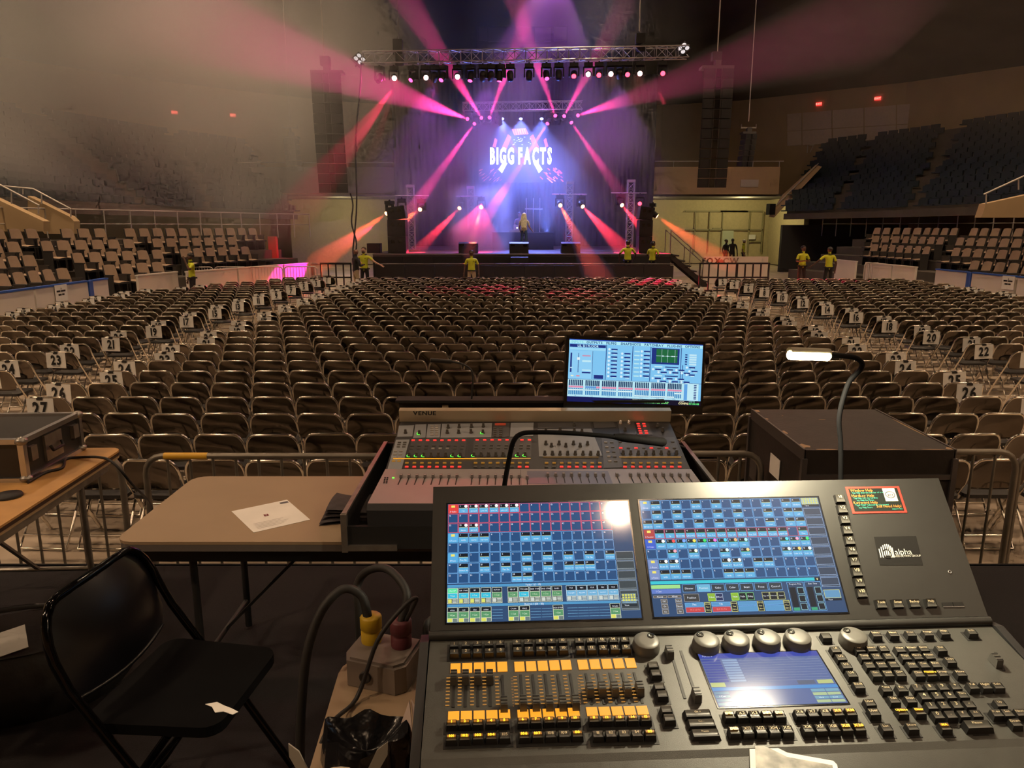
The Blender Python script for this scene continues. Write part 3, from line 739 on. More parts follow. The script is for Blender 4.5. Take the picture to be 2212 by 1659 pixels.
for px in (627, 1617):
    a = at(px, 276, 38); o = thing('spreader_bar', 'short steel spreader bar above the ' + ('left' if px < 1000 else 'right') + ' small speaker cluster', 'bar')
    q = MB(); q.box(tuple(a), (.75, .08, .06)); q.build('beam', M_steel, o)
    for s_ in (-.36, .36): q = MB(); q.cyl((a.x + s_, 38, a.z - .02), (a.x + s_, 38, a.z + .16), .02, n=5); q.build('pin', M_steel, o)
    q = MB(); q.cyl((a.x, 38, a.z), (a.x, 38, a.z - .55), .05, n=6); q.build('drop', M_black, o)
# blinders at the truss ends
def blinder(px, py, label):
    p = at(px, py, 31.0); p.x += .12 if px < 1000 else -.10; M = T(*p) @ RZ(.5 if px < 1000 else -.4) @ RX(R(70)) @ RZ(.75); o = thing('blinder_light', label, 'stage light', M)
    q = MB(); q.box((0, 0, -.07), (.44, .44, .12)); q.build('housing', M_black, o)
    q = MB(); q.bar((0, 0, -.1), (0, 0, -.55), .05, .05); q.build('bracket', M_black, o)
    for i in (-1, 1):
        for j in (-1, 1): q = MB(); q.lathe([(0, .0), (.085, -.01), (.09, -.03)], 10, M=T(i * .1, j * .1, 0)); q.build('lamp', glow('blinder_lamp', (1, .9, .9), .8), o)
blinder(770, 127, 'four-lamp blinder light at the left end of the front truss'); blinder(1482, 104, 'four-lamp blinder light at the right end of the front truss')
# ------------------------------------------------------------------ moving heads, beams
RED, PINK, ORG = (1.0, 0.03, 0.06), (1.0, 0.04, 0.28), (1.0, 0.10, 0.03)
def haze_vol(name, color, dens):
    if name in MATS: return MATS[name]
    m = bpy.data.materials.new(name); m.use_nodes = True; nt = m.node_tree; nt.nodes.remove(nt.nodes['Principled BSDF'])
    v = nt.nodes.new('ShaderNodeVolumeScatter'); v.inputs['Color'].default_value = (*color, 1); v.inputs['Density'].default_value = dens; v.inputs['Anisotropy'].default_value = 0.2
    nt.links.new(v.outputs[0], nt.nodes['Material Output'].inputs['Volume']); MATS[name] = m; return m
M_beamhaze = haze_vol('beam_haze', (1, 1, 1), .016)
LENS = {}
def lens_mat(c, s): return glow('lens_%d_%d_%d_%d' % (c[0] * 99, c[1] * 99, c[2] * 99, s * 10), c, s)
def head_meshes():
    q = MB(); q.box((0, 0, -.06), (.34, .26, .14)); q.box((0, 0, .03), (.06, .05, .07)); base = q.mesh('base', M_black)
    q = MB()
    q.box((0, 0, -.155), (.40, .10, .05))
    for s_ in (-1, 1): q.box((s_ * .185, 0, -.32), (.05, .12, .36))
    yoke = q.mesh('yoke', M_black)
    q = MB(); q.lathe([(0, -.17), (.10, -.165), (.13, -.10), (.135, .02), (.12, .12), (.115, .22), (.10, .225), (.0, .215)], 12); hd = q.mesh('head', M_cab)
    return base, yoke, hd
HM = head_meshes()
def moving_head(pos, target, label, lit=None, hang=1, name='moving_head', grp='moving heads on the rig'):
    """pos: centre of the head. Axis of the head points at the target."""
    pos = Vector(pos); d = (Vector(target) - pos).normalized(); yaw = math.atan2(d.y, d.x) - math.pi / 2
    base = pos + Vector((0, 0, .40 * hang)); W = T(*base) @ RZ(yaw) @ (RX(math.pi) if hang < 0 else Matrix()); o = thing(name, label, 'stage light', W, grp)
    new('base', HM[0], o); new('yoke', HM[1], o)
    q_ = d.to_track_quat('Z', 'Y').to_matrix().to_4x4(); Mh = W.inverted() @ (T(*pos) @ q_)
    h_ = new('head', HM[2], o, Mh)
    q = MB(); q.lathe([(.0, .235), (.07, .232), (.098, .222)], 12); q.build('lens', lit or M_blackgloss, h_)
    return pos + d * .26
beam_i = 0
def beam(p0, p1, r0, r1, col, power, label, cut=1.0, light_only=False, gobo=True):
    p0, p1 = Vector(p0), Vector(p1); d = p1 - p0; L = d.length; dn = d / L
    half = math.atan((r1 - r0) / L)
    lo = lamp('SPOT', 'beam_lamp', p0, power * (1 if light_only else 14), col, spot_size=2 * max(half, R(1.2)), spot_blend=.25, shadow_soft_size=max(.02, r0 * .7)); aim(lo, p1)
    if light_only: return
    q = MB(); e = p0 + d * cut; rr = lerp(r0, r1, cut)
    q.tube([p0 + dn * .01, e, e + dn * (rr * 3)], [r0 * 1.05 + .01, rr * 1.06 + .02, .01], 14); o = q.build('haze_beam', M_beamhaze)
    tag(o, label, 'light beam', 'light beams in the haze', 'stuff')
L_red, L_pink, L_hot, L_org = lens_mat(RED, 9), lens_mat((1, .06, .25), 5), lens_mat((1, .42, .38), 40), lens_mat((1, .35, .12), 20)
# back truss fixtures
BK = [(1013, 258, (250, -22, 18), 1.45, 1.0), (1028, 263, (884, 462, 33), .42, .8), (1042, 258, (858, -30, 27), .66, 1.0), (1056, 258, (1163, -30, 29), .5, .8), (1077, 262, (1118, 330, 40.4), .14, .35),
      (1186, 262, (1062, 452, 34.5), .34, .6), (1201, 254, (1100, -30, 29), .5, .8), (1217, 254, (1345, 20, 28), .5, .6), (1231, 260, (1295, 352, 36.5), .26, .4), (1246, 250, (1860, 52, 17), .95, .9)]
lab_bk = ['pointing far left', 'pointing down left', 'pointing up left', 'crossing up right', 'pointing into the screen', 'pointing down to the DJ', 'crossing up left', 'pointing up right', 'pointing down right', 'pointing far right']
for i, (px, py, tg, r1, pw) in enumerate(BK):
    pos = at(px, py, 39.6); tgt = at(*tg)
    p0 = moving_head(pos, tgt, f'black moving head on the back truss {lab_bk[i]}, pink lens', L_pink)
    beam(p0, tgt, .07, r1, PINK, 5200 * pw, f'pink beam from the back truss {lab_bk[i]}')
# front truss fixtures
FT = [(820, 160, (775, 300, 29), None, 0), (851, 160, (905, 300, 20), 'hot', 0), (893, 158, (772, 300, 28.6), 'pink', .25), (919, 158, (1000, 300, 20), 'hot', 0), (957, 158, (918, 235, 30), 'pink', .8), (988, 156, (1000, 330, 16), 'hot', 0),
      (1017, 158, (1003, 245, 30.4), 'pink', .6), (1043, 154, (1040, 300, 34), None, 0), (1080, 154, (1070, 260, 31), 'pink', .7), (1102, 154, (1105, 300, 30), None, 0), (1143, 153, (1143, 300, 30), None, 0), (1180, 156, (1192, 240, 30), 'pink', .7),
      (1207, 152, (1210, 300, 30), None, 0), (1240, 155, (1230, 300, 26), 'red', 0), (1271, 155, (1180, 420, 10), 'hot', 0), (1294, 153, (1290, 300, 24), 'red', 0), (1320, 152, (1300, 320, 16), 'hot', 0), (1356, 152, (1350, 300, 24), 'red', 0), (1383, 151, (1340, 300, 18), 'hot', 0), (1431, 151, (1480, 240, 24), 'red', 0)]
for i, (px, py, tg, lit, pw) in enumerate(FT):
    f = (px - 785) / (1486 - 785); tz = lerp(TA.z, TB.z, f); pos = at(px, py, 31.2); pos.z = tz - .21 - .10 - .42
    tgt = at(*tg); m_ = {'hot': L_hot, 'pink': L_pink, 'red': L_red, None: None}[lit]
    st_ = {'hot': 'glowing red white', 'pink': 'lit pink', 'red': 'lit red', None: 'unlit'}[lit]
    p0 = moving_head(pos, tgt, f'{st_} moving head, {ordinal(i + 1)} from the left under the front truss', m_)
    if pw: beam(p0, tgt, .06, .15, PINK, 700 * pw, f'short pink beam below the {ordinal(i + 1)} front truss head')
    elif lit == 'hot': beam(p0, p0 + (tgt - p0).normalized() * 2.4, .09, .34, RED, 36, f'red glow before the {ordinal(i + 1)} front truss head')
# red pools on the chairs from the rig
for px, py, Z, w_, pw in ((1065, 628, .7, .9, 30000), (1250, 640, .7, 1.0, 9000), (1420, 612, .7, 1.0, 8000), (950, 628, .7, .6, 4000), (520, 617, .7, 1.2, 900), (1760, 603, .7, 1.4, 3500), (575, 590, .5, .8, 300), (690, 700, .6, .5, 900), (1640, 720, .6, .7, 800)):
    tgt = atz(px, py, Z); src = Vector((lerp(TA.x, TB.x, (px - 700) / 800 if 700 < px < 1500 else (.1 if px < 900 else .9)), 30.5, TA.z - 1.2)); L = (tgt - src).length
    beam(src, tgt, .05, w_, (1, .02, .10), pw * (14 if pw < 20000 else 5), '', light_only=True)
# added unseen washes high above the frame, tinting the roof haze
for i, (p_, tg, r1, col, pw) in enumerate((((2, 37, 14.6), (1, 36, 6), 5.0, (.50, .10, .75), 4200), ((-8, 30, 14.3), (-14, 33, 8), 5.0, (1, .07, .08), 1500))):
    beam(p_, tg, .1, r1, col, pw, '', light_only=True)
# towers with small movers
def tower(px, pyt, pyb, Y, bar, lights, label):
    b_, t_ = at(px, pyb, Y), at(px, pyt, Y); o = thing('light_tower', label, 'light tower')
    truss('', '', (b_.x, Y, SZ + .02), (b_.x, Y, t_.z), .30, 10, None, o)
    q = MB(); q.box((b_.x, Y, SZ + .02), (.7, .7, .03)); q.build('base_plate', M_steel, o)
    q = MB(); q.box((b_.x, Y, t_.z + .06), (.36, .36, .12)); q.build('top_plate', M_truss, o)
    if bar:
        a, c = at(bar[0], bar[2], Y - .2), at(bar[1], bar[2], Y - .2); q = MB(); q.cyl(a, c, .028, n=6); q.build('crossbar', M_truss, o)
    return o
tower(890, 405, 535, 35, (853, 926, 423), None, 'silver light tower with crossbar at stage left'); tower(1229, 398, 535, 36, (1192, 1268, 420), None, 'silver light tower with crossbar right of the DJ'); tower(1359, 394, 526, 36, (1320, 1397, 417), None, 'silver light tower with crossbar near the right stack'); tower(1018, 408, 532, 37, (985, 1052, 424), None, 'silver light tower wrapped in smoke left of the DJ')
TW = [(868, 449, 35, (800, 470, 30), None, 0, .3, RED), (911, 450, 34.8, (835, 500, 31), 'o', 1.0, .40, ORG), (996, 446, 36.8, (893, 552, 32), 'o', 1.5, .40, RED), (1040, 445, 36.8, (1014, 545, 30), 'o', 1.6, .30, ORG), (1209, 441, 35.8, (1300, 612, 26), 'o', 1.4, .55, ORG),
      (1255, 442, 35.8, (1352, 546, 31.6), 'o', 1.4, .50, RED), (1340, 439, 35.8, (1395, 505, 33), 'o', 1.0, .30, RED), (1382, 439, 35.8, (1384, 470, 30), 'r', 0, .3, RED)]
tl = ['at the outer left tower bar', 'at the inner left tower bar', 'left side in the pink smoke', 'right side in the pink smoke', 'left side of the tower beside the DJ', 'right side of the tower beside the DJ', 'left side of the far right tower', 'right side of the far right tower']
for i, (px, py, Y, tg, lit, pw, r1, col) in enumerate(TW):
    pos = at(px, py, Y); tgt = at(*tg)
    p0 = moving_head(pos, tgt, f'small moving head {tl[i]}', {'o': L_org, 'r': L_red, None: L_red}[lit], name='tower_light', grp='moving heads on the towers')
    if pw: beam(p0, tgt, .07, r1, col, 2600 * pw, f'red orange beam, {tl[i]}')
for px, py, Y, tg, r1, s in ((842, 456, 31.8, (700, 560, 29), .55, 'left'), (1410, 461, 31.8, (1545, 552, 31), .5, 'right')):
    p0 = moving_head(at(px, py, Y), at(*tg), f'side light at the {s} speaker stack throwing orange outward', L_org, name='tower_light', grp='moving heads on the towers'); beam(p0, at(*tg), .09, r1, ORG, 2600, f'orange beam leaving the {s} speaker stack')
beam(at(1040, 440, 36.6), at(1022, 530, 35.2), .08, 1.7, (1, .05, .18), 2000, '', light_only=True)  # extra wide spot added at the tower light to turn the puff pink
beam((-5.6, 31.2, 2.6), (-8.9, 29.0, .55), .06, .8, (1, .02, .45), 4200, '', light_only=True)
# speaker stacks at the stage corners
def stack(px0, px1, pyt, Y, side, label):
    a, c = at(px0, 540, Y), at(px1, pyt, Y); W_ = c.x - a.x; cx_ = (a.x + c.x) / 2; H = c.z - SZ; o = thing('speaker_stack', label, 'speaker stack')
    for k, (z0, z1, tl_) in enumerate(((0, .36, 0), (.365, .72, 0), (.73, 1.0, .12 * side))):
        q = MB(); q.box((0, 0, 0), (W_, .75, (z1 - z0) * H)); cb = q.build('cabinet', M_cab, o, T(cx_, Y + .4, SZ + (z0 + z1) / 2 * H) @ RY(tl_))
        q = MB(); q.box((0, -.385, 0), (W_ * .86, .02, (z1 - z0) * H * .85)); q.build('grille', M_grille, cb)
        for s_ in (-.2, .2): q = MB(); q.box((s_ * W_, -.40, (z1 - z0) * H * .2), (W_ * .2, .02, .12)); q.build('handle', M_blackgloss, cb)
stack(838, 874, 446, 31.3, -1, 'tall black speaker stack on the left stage corner'); stack(1380, 1412, 447, 31.3, 1, 'tall black speaker stack on the right stage corner')
# LED screen
scr = thing('led_screen', 'lit video screen with bold white lettering and red artwork', 'screen')
a, c = at(1036, 392, 41.5), at(1218, 272, 41.5); Wd, Ht = c.x - a.x, c.z - a.z; MS = frame((a.x, 41.5, a.z), (1, 0, 0), (0, 0, 1))
q = MB(); q.box((Wd / 2, Ht / 2, -.06), (Wd + .1, Ht + .1, .1)); q.build('housing', M_black, scr, MS)
def sp(px, py): return ((px - 1036) / 182 * Wd, (392 - py) / 120 * Ht)
q = MB(); q.rect(0, 0, Wd, Ht, .004, col=(.002, .002, .012))
rd = random.Random(5); RR = ((.75, .05, .06), (.9, .12, .10), (.5, .02, .04), (.95, .30, .25))
def poly(pts, col, z): P = [sp(*p) for p in pts]; q.add([(x, y, z) for x, y in P], [tuple(range(len(P)))[::-1]], 0, False, None, col)
poly([(1106, 279), (1136, 277), (1142, 289), (1112, 292)], (.95, .22, .25), .012)
for k in range(6): poly([(1110 + k * 5, 279), (1111.5 + k * 5, 279), (1115 + k * 5, 291), (1113.5 + k * 5, 291)], (.4, .02, .05), .016)
for s_ in (-1, 1):                         # bent red shapes on both sides of the lettering
    X = lambda v: 1125 + s_ * v
    for k in range(26):
        bx, by = X(rd.uniform(40, 88)), rd.uniform(362, 389); ln = rd.uniform(6, 16)
        poly([(bx, by), (bx + 2, by - 1), (bx + s_ * ln * .5 + 2, by + ln * .35), (bx + s_ * ln * .5, by + ln * .45)], rd.choice(RR), .010 + .0004 * k)
    poly([(X(20), 296), (X(27), 290), (X(40), 318), (X(30), 322)], RR[0], .012); poly([(X(50), 302), (X(55), 298), (X(60), 316), (X(54), 318)], RR[1], .012)
    poly([(X(28), 352), (X(38), 350), (X(48), 366), (X(40), 374)], (.7, .75, .85), .02)
for k in range(18): bx = 1125 + rd.uniform(-22, 22); by = rd.uniform(294, 312); poly([(bx, by), (bx + 3, by), (bx + 3, by + 1.5), (bx, by + 1.5)], (.5, .6, .8), .012)
x, y = sp(1126, 336); q.text('BIGG FACTS', x, y, Ht * .40, .03, col=(2.2, 2.3, 2.6), bold=1, sx=.42, track=.17)
for u in (.15, .85): qq = MB(); qq.cyl((Wd * u, Ht, -.06), (Wd * u, Ht + 1.2, -.06), .02, n=5); qq.build('hanging_strap', M_black, scr, MS)
q.build('picture', display_mat('led_picture', 2.6, .5), scr, MS)
# three added wash lights over the screen, turning the stage haze blue
for px, pw in ((1085, 4500), (1125, 6000), (1170, 4500)):
    p0 = moving_head(at(px, 250, 40.2), at(px, 470, 36), f'added blue wash light over the screen, {"left" if px < 1100 else "middle" if px < 1150 else "right"} one', lens_mat((.25, .3, 1), 8), name='added_wash', grp='added blue wash lights')
    beam(p0, at(px, 470, 35), .1, 3.6, (.16, .22, 1.0), pw, '', light_only=True)
for px, py, tg, pw in ((938, 158, (900, 420, 38), 2000), (1060, 156, (1010, 430, 38), 2000), (1338, 155, (1330, 420, 38), 1300)):  # violet washes added between the heads to tint the upstage haze
    f = (px - 785) / 701; q_ = at(px, py, 31.2); q_.z = lerp(TA.z, TB.z, f) - .73
    p0 = moving_head(q_, at(*tg), f'added violet wash light under the front truss aimed upstage, {ordinal((938, 1060, 1338).index(px) + 1)} from the left', lens_mat((.5, .1, 1), 3), name='added_wash', grp='added violet wash lights')
    beam(p0, at(*tg), .1, 3.4, (.50, .10, .95), pw, '', light_only=True)
beam(Vector((1.6, 30.9, TA.z - 1.0)), at(1131, 490, 33.4), .05, .55, (1, .93, .80), 500, '', light_only=True)  # white key spot added to brighten the blonde person
for x_, s_ in ((-.9, 'left'), (1.9, 'right')):  # hidden floor lights added to lift the blue behind the table
    p0 = moving_head((x_, 41.0, SZ + .5), (x_ * .6 + .2, 36.5, 6.5), f'hidden blue floor light added behind the DJ table, {s_} one', lens_mat((.25, .3, 1), 8), hang=-1, name='added_uplight', grp='added blue uplights')
    beam(p0, (x_ * .6 + .2, 36.5, 6.5), .1, 2.8, (.14, .22, 1.0), 3000, '', light_only=True)
# DJ table, gear
q = MB(); a, c = at(1064, 537, 36.4), at(1196, 503, 36.4); dj = thing('dj_table', 'black cloth covered DJ table at centre stage', 'table')
q.box(((a.x + c.x) / 2, 36.8, (SZ + c.z) / 2), (c.x - a.x, .8, c.z - SZ)); q.build('cloth', mat('dj_cloth', (.02, .018, .024), .8), dj)
q = MB(); q.box(((a.x + c.x) / 2, 36.8, c.z + .015), (c.x - a.x + .06, .86, .03)); q.build('top', M_black, dj); DJZ = c.z + .03
p = at(1112, 500, 36.7); q = MB(); q.box((p.x, 36.7, DJZ + .05), (.5, .4, .10)); q.box((p.x - .12, 36.7, DJZ + .11), (.2, .3, .03)); q.box((p.x + .12, 36.7, DJZ + .11), (.18, .3, .03)); tag(q.build('dj_mixer', mat('silver_gear', (.35, .33, .36), .4)), 'silver DJ mixer on the black table', 'mixer')
p = at(1117, 486, 36.9); lp = thing('laptop', 'open silver laptop with lit emblem on the DJ table', 'laptop', T(p.x, 36.95, DJZ + .18))
q = MB(); q.box((0, .12, -.175), (.34, .24, .02)); q.build('base', mat('silver_gear', (.35, .33, .36), .4), lp)
q = MB(); q.box((0, -.005, 0), (.34, .015, .32)); q.build('lid', mat('laptop_lid', (.4, .38, .42), .4), lp); q = MB(); q.lathe([(0, 0), (.03, 0)], 10, M=T(0, -.016, .02) @ RX(math.pi / 2)); q.build('emblem', glow('laptop_emblem', (1, 1, 1), 6), lp)
q = MB(); q.box((p.x, 36.95, DJZ + .005), (.3, .25, .01)); q.box((p.x, 36.95, DJZ + .012), (.2, .2, .006)); tag(q.build('laptop_stand', M_black), 'low black stand under the laptop', 'stand')
# drum riser rails and shelf behind DJ
o = thing('pipe_rack', 'pale pipe rack shelf behind the DJ', 'rack'); a, c = at(1134, 451, 40), at(1172, 449, 40); q = MB(); q.box(((a.x + c.x) / 2, 40, a.z), (c.x - a.x, .4, .06)); q.build('shelf', M_truss, o)
for px in (1137, 1152, 1166): p = at(px, 451, 40); q = MB(); q.cyl((p.x, 40, SZ), (p.x, 40, p.z + .55), .025, n=6); q.build('upright', M_truss, o)
# hanging black cables at the left of the stage
for k, (x0, y0, x1, y1) in enumerate(((757, 418, 768, 540), (777, 135, 764, 540))):
    a, c = at(x0, y0, 29.8), at(x1, y1, 29.2); q = MB(); pts = [a.lerp(c, i / 10) + Vector((.06 * math.sin(i * .9 + k), 0, 0)) for i in range(11)] + [Vector((c.x, c.y, .02))]
    q.tube(pts, .03, 5); tag(q.build('black_cable', M_rubber), ('thick black cable dropping from the left line array', 'long black cable dropping from the end of the front truss')[k], 'cable')
# stairs on the right of the stage
o = thing('stage_stairs', 'dark stage stairs with sloping handrail at the right end', 'stairs'); xr = 6.7
for k in range(6): q = MB(); q.box((xr + .25 + .26 * k, 32.4, SZ - .12 - .22 * k), (.27, 1.2, .05)); q.build('tread', M_black, o)
for yy in (31.85, 32.95):
    q = MB(); q.tube([(xr, yy, SZ + .95), (xr + 1.7, yy, .95)], .025, 6); q.build('handrail', M_steel, o)
    q = MB(); q.bar((xr, yy, SZ - .1), (xr + 1.65, yy, .0), .05, .2); q.build('stringer', M_black, o)
    for f in (0, .5, 1): q = MB(); q.cyl((xr + 1.7 * f, yy, lerp(SZ, 0, f) - .0), (xr + 1.7 * f, yy, lerp(SZ, 0, f) + .95), .02, n=5); q.build('post', M_steel, o)
# monitor desk and case at stage left
q = MB(); p = at(805, 530, 31.6); q.box((0, 0, 0), (.55, .5, .4)); q.box((0, -.26, 0), (.5, .02, .34), 1); tag(q.build('road_case', [M_black, M_grille], None, T(p.x, 32, SZ + .2)), 'small black case on the left stage edge', 'case')
# ------------------------------------------------------------------ crowd barriers (bike racks)
def bike_rack(M, L, label, m, bars=14, h=1.1, grp='steel crowd barriers', tape=None):
    o = thing('crowd_barrier', label, 'barrier', M, grp); r_ = .12
    q = MB(); pts = [(-L / 2, 0, .2), (-L / 2, 0, h - r_)] + [(-L / 2 + r_ - r_ * math.cos(a), 0, h - r_ + r_ * math.sin(a)) for a in (R(22), R(45), R(67))] + [(-L / 2 + r_, 0, h)]
    pts = pts + [(-x, y, z) for x, y, z in pts[::-1]]; q.tube(pts, .021, 8); q.build('frame', m, o)
    q = MB(); q.cyl((-L / 2, 0, .2), (L / 2, 0, .2), .019, n=7); q.build('bottom_rail', m, o)
    for i in range(bars):
        x = -L / 2 + L * (i + 1) / (bars + 1); q = MB(); q.cyl((x, 0, .2), (x, 0, h), .010, n=6); q.build('bar', m, o)
    for s_ in (-1, 1): q = MB(); q.bar((s_ * (L / 2 - .25), -.28, .02), (s_ * (L / 2 - .25), .28, .02), .05, .03); q.bar((s_ * (L / 2 - .25), 0, .02), (s_ * (L / 2 - .25), 0, .2), .04); q.build('foot', m, o)
    if tape: q = MB(); q.cyl((tape[0], 0, h), (tape[1], 0, h), .0225, n=10); q.build('tape', mat('yellow_tape', (.75, .42, .03), .5), o)
    return o
M_rackpale = mat('pale_barrier', (.55, .5, .46), .45, .4)
for i, (x0, x1) in enumerate(((393, 460), (463, 533), (538, 610), (614, 684))):
    a, c = atz(x0, 577 - (x0 - 393) * .006, 1.1), atz(x1, 576, 1.1); Y = 26.9 + .1 * i; a, c = at(x0, 577, Y), at(x1, 577, Y)
    bike_rack(T((a.x + c.x) / 2, Y, 0), c.x - a.x, f'pale steel crowd barrier beyond the left block, {ordinal(i + 1)} from the left', M_rackpale, 10)
a, c = at(1866, 568, 30), at(1902, 568, 30); bike_rack(T((a.x + c.x) / 2, 30, 0) @ RZ(.5), .9, 'pale steel crowd barrier beside the right rink boards', M_rackpale, 8)
M_fence = mat('black_fence', (.015, .014, .015), .5)
for i, (x0, x1) in enumerate(((1513, 1592), (1594, 1662), (692, 757))):
    Y = 28.6; a, c = at(x0, 560, Y), at(x1, 560, Y); o = thing('black_barrier', ('black steel fence panel before the lettered white banner', 'black steel fence panel left of the yellow shirted pair', 'black steel fence panel beside the man in khaki trousers')[i], 'barrier', T((a.x + c.x) / 2, Y, 0)); L = c.x - a.x
    for z in (.12, .62, 1.15): q = MB(); q.bar((-L / 2, 0, z), (L / 2, 0, z), .06, .06); q.build('rail', M_fence, o)
    for k in range(5): q = MB(); q.bar((-L / 2 + L * k / 4, 0, 0), (-L / 2 + L * k / 4, 0, 1.18), .05, .05); q.build('post', M_fence, o)
# sponsor banner boards
a, c = at(1521, 546, 33.4), at(1660, 546, 33.4); o = thing('sponsor_banner', 'white sponsor banner board with dark lettering behind the black fence', 'banner', T((a.x + c.x) / 2, 33.4, 0)); L = c.x - a.x
q = MB(); q.box((0, 0, .62), (L, .06, 1.2)); q.build('board', M_board, o)
q = MB(); Mx = T(0, -.035, 0) @ RX(math.pi / 2)
q.text('FOX', -L * .38, 1.03, .36, 0, M=Mx, bold=1); q.text('CW', -L * .08, 1.03, .36, 0, 1, M=Mx, bold=1)
for k in range(6): an = R(20 + 28 * k); q.add([(0, 0, 0), (.16 * math.cos(an - .2), .16 * math.sin(an - .2), 0), (.18 * math.cos(an + .2), .18 * math.sin(an + .2), 0)], [(0, 1, 2)], 2, False, Mx @ T(-L * .235, .93, 0))
q.build('lettering', [M_ink, mat('grey_print', (.22, .2, .18), .6), mat('red_print', (.5, .05, .06), .6)], o)
q = MB(); a = at(592, 560, 33); q.box((a.x, 33, 1.35), (.34, .3, 1.5)); q.box((a.x, 33, .3), (.5, .4, .6), 1); tag(q.build('banner_stand', [mat('red_banner', (.5, .06, .05), .6), M_black]), 'narrow red banner stand in the haze at the left corner', 'banner')
q = MB(); a = at(540, 575, 31.5); q.box((a.x, 31.5, .55), (1.9, .5, 1.1)); q.box((a.x, 31.2, 1.12), (1.7, .7, .05)); tag(q.build('merch_counter', M_black), 'black counter in the haze before the left corridor', 'counter')
# ================================================================== PEOPLE
M_hivis = mat('yellow_green_shirt', (0.62, 0.66, 0.03), 0.7, noise=0.08, nscale=9)
M_skinD = mat('deep_brown_skin', (0.10, 0.048, 0.03), 0.5); M_skinM = mat('brown_skin', (0.22, 0.11, 0.07), 0.5); M_skinL = mat('light_skin', (0.55, 0.32, 0.23), 0.5)
M_blackcl = mat('black_clothing', (0.014, 0.013, 0.015), 0.8); M_khaki = mat('khaki_trousers', (0.48, 0.37, 0.24), 0.8); M_jeans = mat('blue_jeans', (0.06, 0.10, 0.17), 0.8, noise=.2, nscale=30)
M_hairB = mat('black_hair', (0.012, 0.010, 0.010), 0.5); M_hairBlond = mat('blonde_hair', (0.80, 0.70, 0.42), 0.45, noise=.25, nscale=25); M_hairBr = mat('brown_hair', (.07, .035, .02), .5)
M_leop = mat('spotted_top', (0.62, 0.54, 0.32), 0.7, noise=0.7, nscale=22); M_shoe = mat('white_shoe', (.7, .68, .66), .5)
def person(px, Y, face, height, label, shirt, pants, skin, hair=None, arms=None, z0=0.0, long_hair=False, lean=0.0, stance=.11, shoe=None, beard=None, cap=None, glasses=False):
    """face: yaw of the facing direction, 0 = toward the camera (-Y), pi = toward the stage"""
    s = height / 1.75; X = at(px, 520, Y).x
    V, E_, Rr, seg = [], [], [], []
    def jn(p, r, par=None, kind=None):
        V.append(Vector(p) * s); Rr.append((r[0] * s, r[1] * s) if isinstance(r, tuple) else (r * s, r * s))
        if par is not None: E_.append((par, len(V) - 1)); seg.append((par, len(V) - 1, kind))
        return len(V) - 1
    # local: x = person's left, -y = front, z up
    pel = jn((0, 0, .95), (.155, .115)); wst = jn((0, 0, 1.08), (.14, .105), pel, 'shirt'); ch = jn((0, -.01 + lean, 1.28), (.17, .115), wst, 'shirt'); nb = jn((0, .0 + lean, 1.44), (.085, .07), ch, 'shirt')
    nk = jn((0, -.01 + lean, 1.51), .055, nb, 'skin'); h1 = jn((0, -.03 + lean, 1.58), (.07, .085), nk, 'skin'); h2 = jn((0, -.025 + lean, 1.66), (.078, .098), h1, 'skin'); h3 = jn((0, -.01 + lean, 1.725), (.06, .075), h2, 'skin')
    jn((0, -.125 + lean, 1.625), .016, h2, 'skin')                                # nose
    for sx_ in (-1, 1): jn((sx_ * .086, -.01 + lean, 1.635), .014, h2, 'skin')       # ears
    arms = arms or {}
    for sx_, key in ((1, 'L'), (-1, 'R')):
        hp = jn((sx_ * .09, 0, .90), .088, pel, 'pants'); kn = jn((sx_ * stance, -.02, .50), .062, hp, 'pants'); an = jn((sx_ * (stance + .01), .02, .09), .042, kn, 'pants'); ft = jn((sx_ * (stance + .02), -.13, .035), .038, an, 'shoe')
        el_, wr_ = arms.get(key, ((.27, .03, 1.12), (.29, -.06, .88)))
        sh = jn((sx_ * .175, lean, 1.40), .062, ch, 'shirt'); mid = Vector((sx_ * .175, lean, 1.40)).lerp(Vector((sx_ * el_[0], el_[1], el_[2])), .6)
        mi_ = jn(tuple(mid), .054, sh, 'shirt'); el = jn((sx_ * el_[0], el_[1], el_[2]), .040, mi_, 'sleeve' if shirt == M_blackcl else 'skin'); wr = jn((sx_ * wr_[0], wr_[1], wr_[2]), .027, el, 'sleeve' if shirt == M_blackcl else 'skin')
        d = (Vector((sx_ * wr_[0], wr_[1], wr_[2])) - Vector((sx_ * el_[0], el_[1], el_[2]))).normalized(); sidev = d.orthogonal().normalized(); w0 = Vector((sx_ * wr_[0], wr_[1], wr_[2]))
        pm = jn(tuple(w0 + d * .07), (.036, .02), wr, 'skin')
        for k, (off, ln) in enumerate(((-.030, .075), (-.010, .085), (.010, .080), (.028, .065))):
            f1 = jn(tuple(w0 + d * .11 + sidev * off), .0095, pm, 'skin'); jn(tuple(w0 + d * (.11 + ln * .8) + sidev * off + d.cross(sidev) * .02), .008, f1, 'skin')
        t1 = jn(tuple(w0 + d * .05 + sidev * .045), .011, wr, 'skin'); jn(tuple(w0 + d * .085 + sidev * .062), .009, t1, 'skin')
    me = bpy.data.meshes.new('skeleton'); me.from_pydata([tuple(v) for v in V], E_, []); o = bpy.data.objects.new('skeleton', me); C.objects.link(o)
    md = o.modifiers.new('Skin', 'SKIN'); md.use_smooth_shade = True
    for i, sv in enumerate(me.skin_vertices[0].data): sv.radius = Rr[i]; sv.use_root = (i == 0)
    sb = o.modifiers.new('Subdivision', 'SUBSURF'); sb.levels = 1; sb.render_levels = 1
